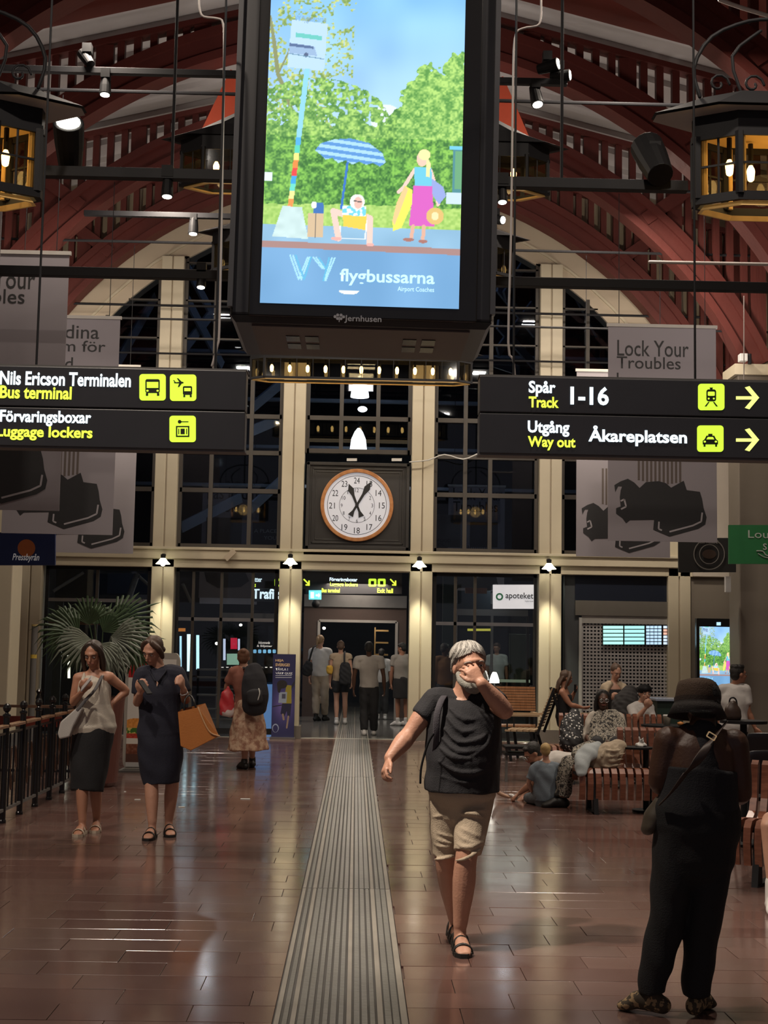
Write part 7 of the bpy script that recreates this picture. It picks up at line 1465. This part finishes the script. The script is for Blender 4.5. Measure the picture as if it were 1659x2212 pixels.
MB().box(a, b, 23.9, 23.93, .03, zt_).build('board', M_dark, t); MB().box(a-.02, b+.02, 23.8, 24.0, 0, .035).build('base', M_steel, t); pixel_mesh(poster(), 'printed_picture', vcolmat('poster_print', .25, .4), t, (a, 23.895, .035), (b-a, 0, 0), (0, 0, zt_-.035))
M_pt = mat('poster_yellow_text', (.6, .4, .2), .6, emit=.15); M_pw = mat('poster_white_text', (.6, .6, .6), .6, emit=.15)
for s, y, x1, m in (('HEJA', 1424, 613, M_pt), ('SVERIGE!', 1433, 626, M_pt), ('TÄVLA I', 1442, 622, M_pw), ('VÅRT QUIZ', 1451, 632, M_pw)): text_mesh(s, 'lettering', m, 595, x1, y, y+6.5, 23.89, t, bold=.03)
for y in (1459, 1463): sheet([(595, y), (630, y), (630, y+1), (595, y+1)], 23.89, 'printed_rule', M_pw, t, .001)
text_mesh('flashscore', 'lettering', M_pw, 598, 624, 1578, 1582, 23.89, t) if 0 else None
# odds and ends
for i, (x, y) in enumerate(((530, 1723), (297, 1728), (388, 1742), (266, 1712))):
    k = (y-1396)/1.62; Yd = 2950/k; c = P(x, y, Yd); c.z = .001; MB().box(c.x-.05+.02*i, c.x+.05-.02*(i % 2), Yd-.02, Yd+.02, .001, .006).build('paper_scrap', M_white, label=('longest white paper scrap on the floor behind the navy dress woman', 'tiny paper scrap between the two women', 'paper scrap right of the navy dress woman', 'paper scrap by the planter foot')[i], cat='litter')
t = thing('lamp_pole', P(70, 1500, 22), 'grey bollard pole with a yellow band behind the railing', 'pole'); c = P(70, 1480, 22); zt_ = P(70, 1350, 22).z
MB().cyl((c.x, 22, 0), (c.x, 22, zt_), .05, n=14).build('pole', M_grey, t); z = P(70, 1418, 22).z; MB().cyl((c.x, 22, z-.03), (c.x, 22, z+.03), .052, n=14).build('band', mat('yellow_band', (.5, .35, .05), .5), t); MB().cyl((c.x, 22, zt_-.02), (c.x, 22, zt_+.01), .055, n=14).build('cap', mat('ochre_cap', (.5, .38, .15), .5), t)
c = P(1574, 1262, 21.0); MB().box(c.x-.05, c.x+.03, 20.98, 21.06, c.z-.12, c.z+.12).build('wall_box', M_white, label='small pale box fixed to the taupe column under the green sign', cat='box')
c = P(1607, 778, 20.9); t = thing('camera_unit', c, 'white camera housing at the foot of the red arch on the right column', 'camera'); MB().box(c.x-.07, c.x+.05, 20.85, 21.0, c.z-.02, c.z+.1).build('housing', M_white, t, bevel=.01); MB().cyl((c.x+.09, 20.9, c.z-.06), (c.x+.09, 20.9, c.z+.1), .03).build('lens', M_dark, t)
c = P(497, 1196, 24.0); MB().beam(c+V((-.08, 0, -.1)), c+V((.08, 0, .06)), .1, .05, up=(0, 1, 0)).build('small_projector', M_beige, label='small beige device clipped on the cream beam left of the clock', cat='device')
# ================================================================ THINGS SEEN DIMLY THROUGH THE SHOP FRONTS
def panel(name, x0, x1, y0, y1, Y, m, label, cat, t=.06, floor_=False):
    a, b = P(x0, (y0+y1)/2, Y).x, P(x1, (y0+y1)/2, Y).x; xm_ = (x0+x1)/2; z0 = 0 if floor_ else P(xm_, y1, Y).z; z1 = P(xm_, y0, Y).z
    th = thing(name, ((a+b)/2, Y, z0), label, cat); MB().box(a, b, Y, Y+t, z0, z1).build('panel', m, th, bevel=.004); return th
M_pal = mat('dull_pale_metal', (.16, .155, .15), .5); M_dbl = mat('dull_blue_panel', (.03, .045, .075), .5)
panel('shelf_rail', 62, 322, 1293, 1299, 26.2, M_pal, 'pale rail above the palm behind the left glass', 'rail')
panel('shelf_rail', 58, 322, 1343, 1350, 26.2, mat('dull_copper_rail', (.20, .08, .04), .5), 'copper-coloured rail at palm height behind the left glass', 'rail')
panel('wall_panel', 232, 322, 1238, 1282, 26.6, M_dbl, 'dark blue panel behind the left glass under the beam', 'panel')
panel('wall_panel', 100, 132, 1300, 1545, 26.8, mat('dull_grey_panel', (.06, .065, .06), .5), 'tall grey panel behind the glass left of the palm', 'panel', floor_=True)
panel('white_label', 77, 92, 1413, 1423, 26.7, M_white, 'upper small white plate behind the left glass', 'plate')
panel('white_label', 77, 92, 1455, 1465, 26.7, M_white, 'lower small white plate behind the left glass', 'plate')
for i, (x0, y0, x1, y1) in enumerate(((115, 1277, 180, 1237), (262, 1340, 296, 1240), (300, 1245, 328, 1270), (395, 1262, 412, 1300))):
    MB().cyl(P(x0, y0, 25.6), P(x1, y1, 25.9), .03 if i != 1 else .06).build('diagonal_tube', M_pal, label=('slim slanting tube above the palm', 'thick slanting tube right of the palm crown', 'short slanting tube next to the first cream column', 'short tube right of the first cream column')[i], cat='tube')
bp2 = panel('blue_glow_panel', 548, 588, 1478, 1578, 25.6, mat('blue_lit_panel', (.15, .3, .6), .4, emit=.55, ecol=(.16, .34, .72)), 'blue glowing panel low behind the glass, left of the purple poster', 'screen')  # added glowing panel in place of blue light on the inner floor
for k, y in enumerate((1445, 1462, 1500, 1530, 1552)): panel('bench_rail', 425, 545, y, y+4, 25.8, M_pal, ('topmost', 'second', 'middle', 'fourth', 'lowest')[k]+' pale rail behind the glass left of the backpack walker', 'rail')
panel('hanging_banner', 430, 548, 1236, 1292, 26.4, M_ban, 'dim banner foot hanging behind the glass, bag print only', 'banner', .01)  # panel modelled in place of a banner's reflection in the glass
mb = MB(); slab(mb, [(441, 1236), (530, 1236), (538, 1255), (520, 1268), (470, 1270), (446, 1256)], 26.38, .01); mb.build('bag_print', M_bband, label='dark bag print on the dim banner behind the glass', cat='print')
panel('wall_panel', 955, 985, 1240, 1560, 27.4, mat('dark_teal_panel', (.02, .035, .04), .4), 'dark upright panel right of the third cream column', 'panel', floor_=True)
panel('steel_box', 988, 1060, 1276, 1322, 27.6, M_dbl, 'dark box above the inner glass door on the right', 'box')
panel('wall_panel', 1005, 1052, 1270, 1282, 26.5, mat('dull_orange_panel', (.16, .06, .025), .5), 'dull orange panel behind the right glass', 'panel')
panel('wall_panel', 1100, 1145, 1370, 1470, 27.4, mat('green_grey_panel', (.10, .12, .09), .5), 'green-grey lit panel behind the right glass', 'panel')
panel('light_strip', 1060, 1145, 1468, 1474, 26.8, mat('pale_green_glow', (.5, .55, .4), emit=.35, ecol=(.7, .8, .55)), 'pale green strip low behind the right glass', 'light')
for i, (x, y, Y) in enumerate(((612, 1262, 30), (737, 1208+40, 31), (1030, 1243, 30), (972, 1256, 29), (700, 1357, 31), (540, 1225+40, 30), (1118, 1245, 31), (468, 1390, 29), (520, 1350, 31), (1180, 1400, 33))):
    MB().ell(P(x, y, Y), (.035, .035, .03), n=10).build('point_lamp', M_lampw, label='tiny round ceiling lamp far behind the glass', cat='lamp', group='tiny ceiling lamps far behind the glass')
# hints behind the upper windows
p_ = P(440, 1150, 26.5)
for i, (x0, x1, y0, y1, m, lab) in enumerate(((545, 600, 1128, 1176, M_void, 'dark poster with pale capitals low in the window left of the clock'), (445, 522, 1118, 1180, mat('dim_pale_poster', (.12, .115, .115), .7), 'pale blank poster low in the window left of the clock'),
                                              (940, 995, 1112, 1182, MATS['dim_pale_poster'], 'pale poster low in the window right of the clock'), (1015, 1075, 1128, 1182, mat('dim_grey_poster', (.06, .06, .065), .7), 'grey poster with a dark square right of the clock'))):
    t = panel('window_poster', x0, x1, y0, y1, 25.2, m, lab, 'poster', .02)
    if i == 0: text_mesh('A PLACE', 'lettering', mat('dim_white_text', (.3, .3, .3), .6, emit=.08), 549, 598, 1143, 1151, 25.19, t); text_mesh('YOU', 'lettering', MATS['dim_white_text'], 570, 597, 1158, 1166, 25.19, t)
    if i == 2: text_mesh('FOOD', 'lettering', M_ink, 946, 974, 1164, 1171, 25.19, t); text_mesh('ES.', 'lettering', M_ink, 946, 962, 1174, 1180, 25.19, t)
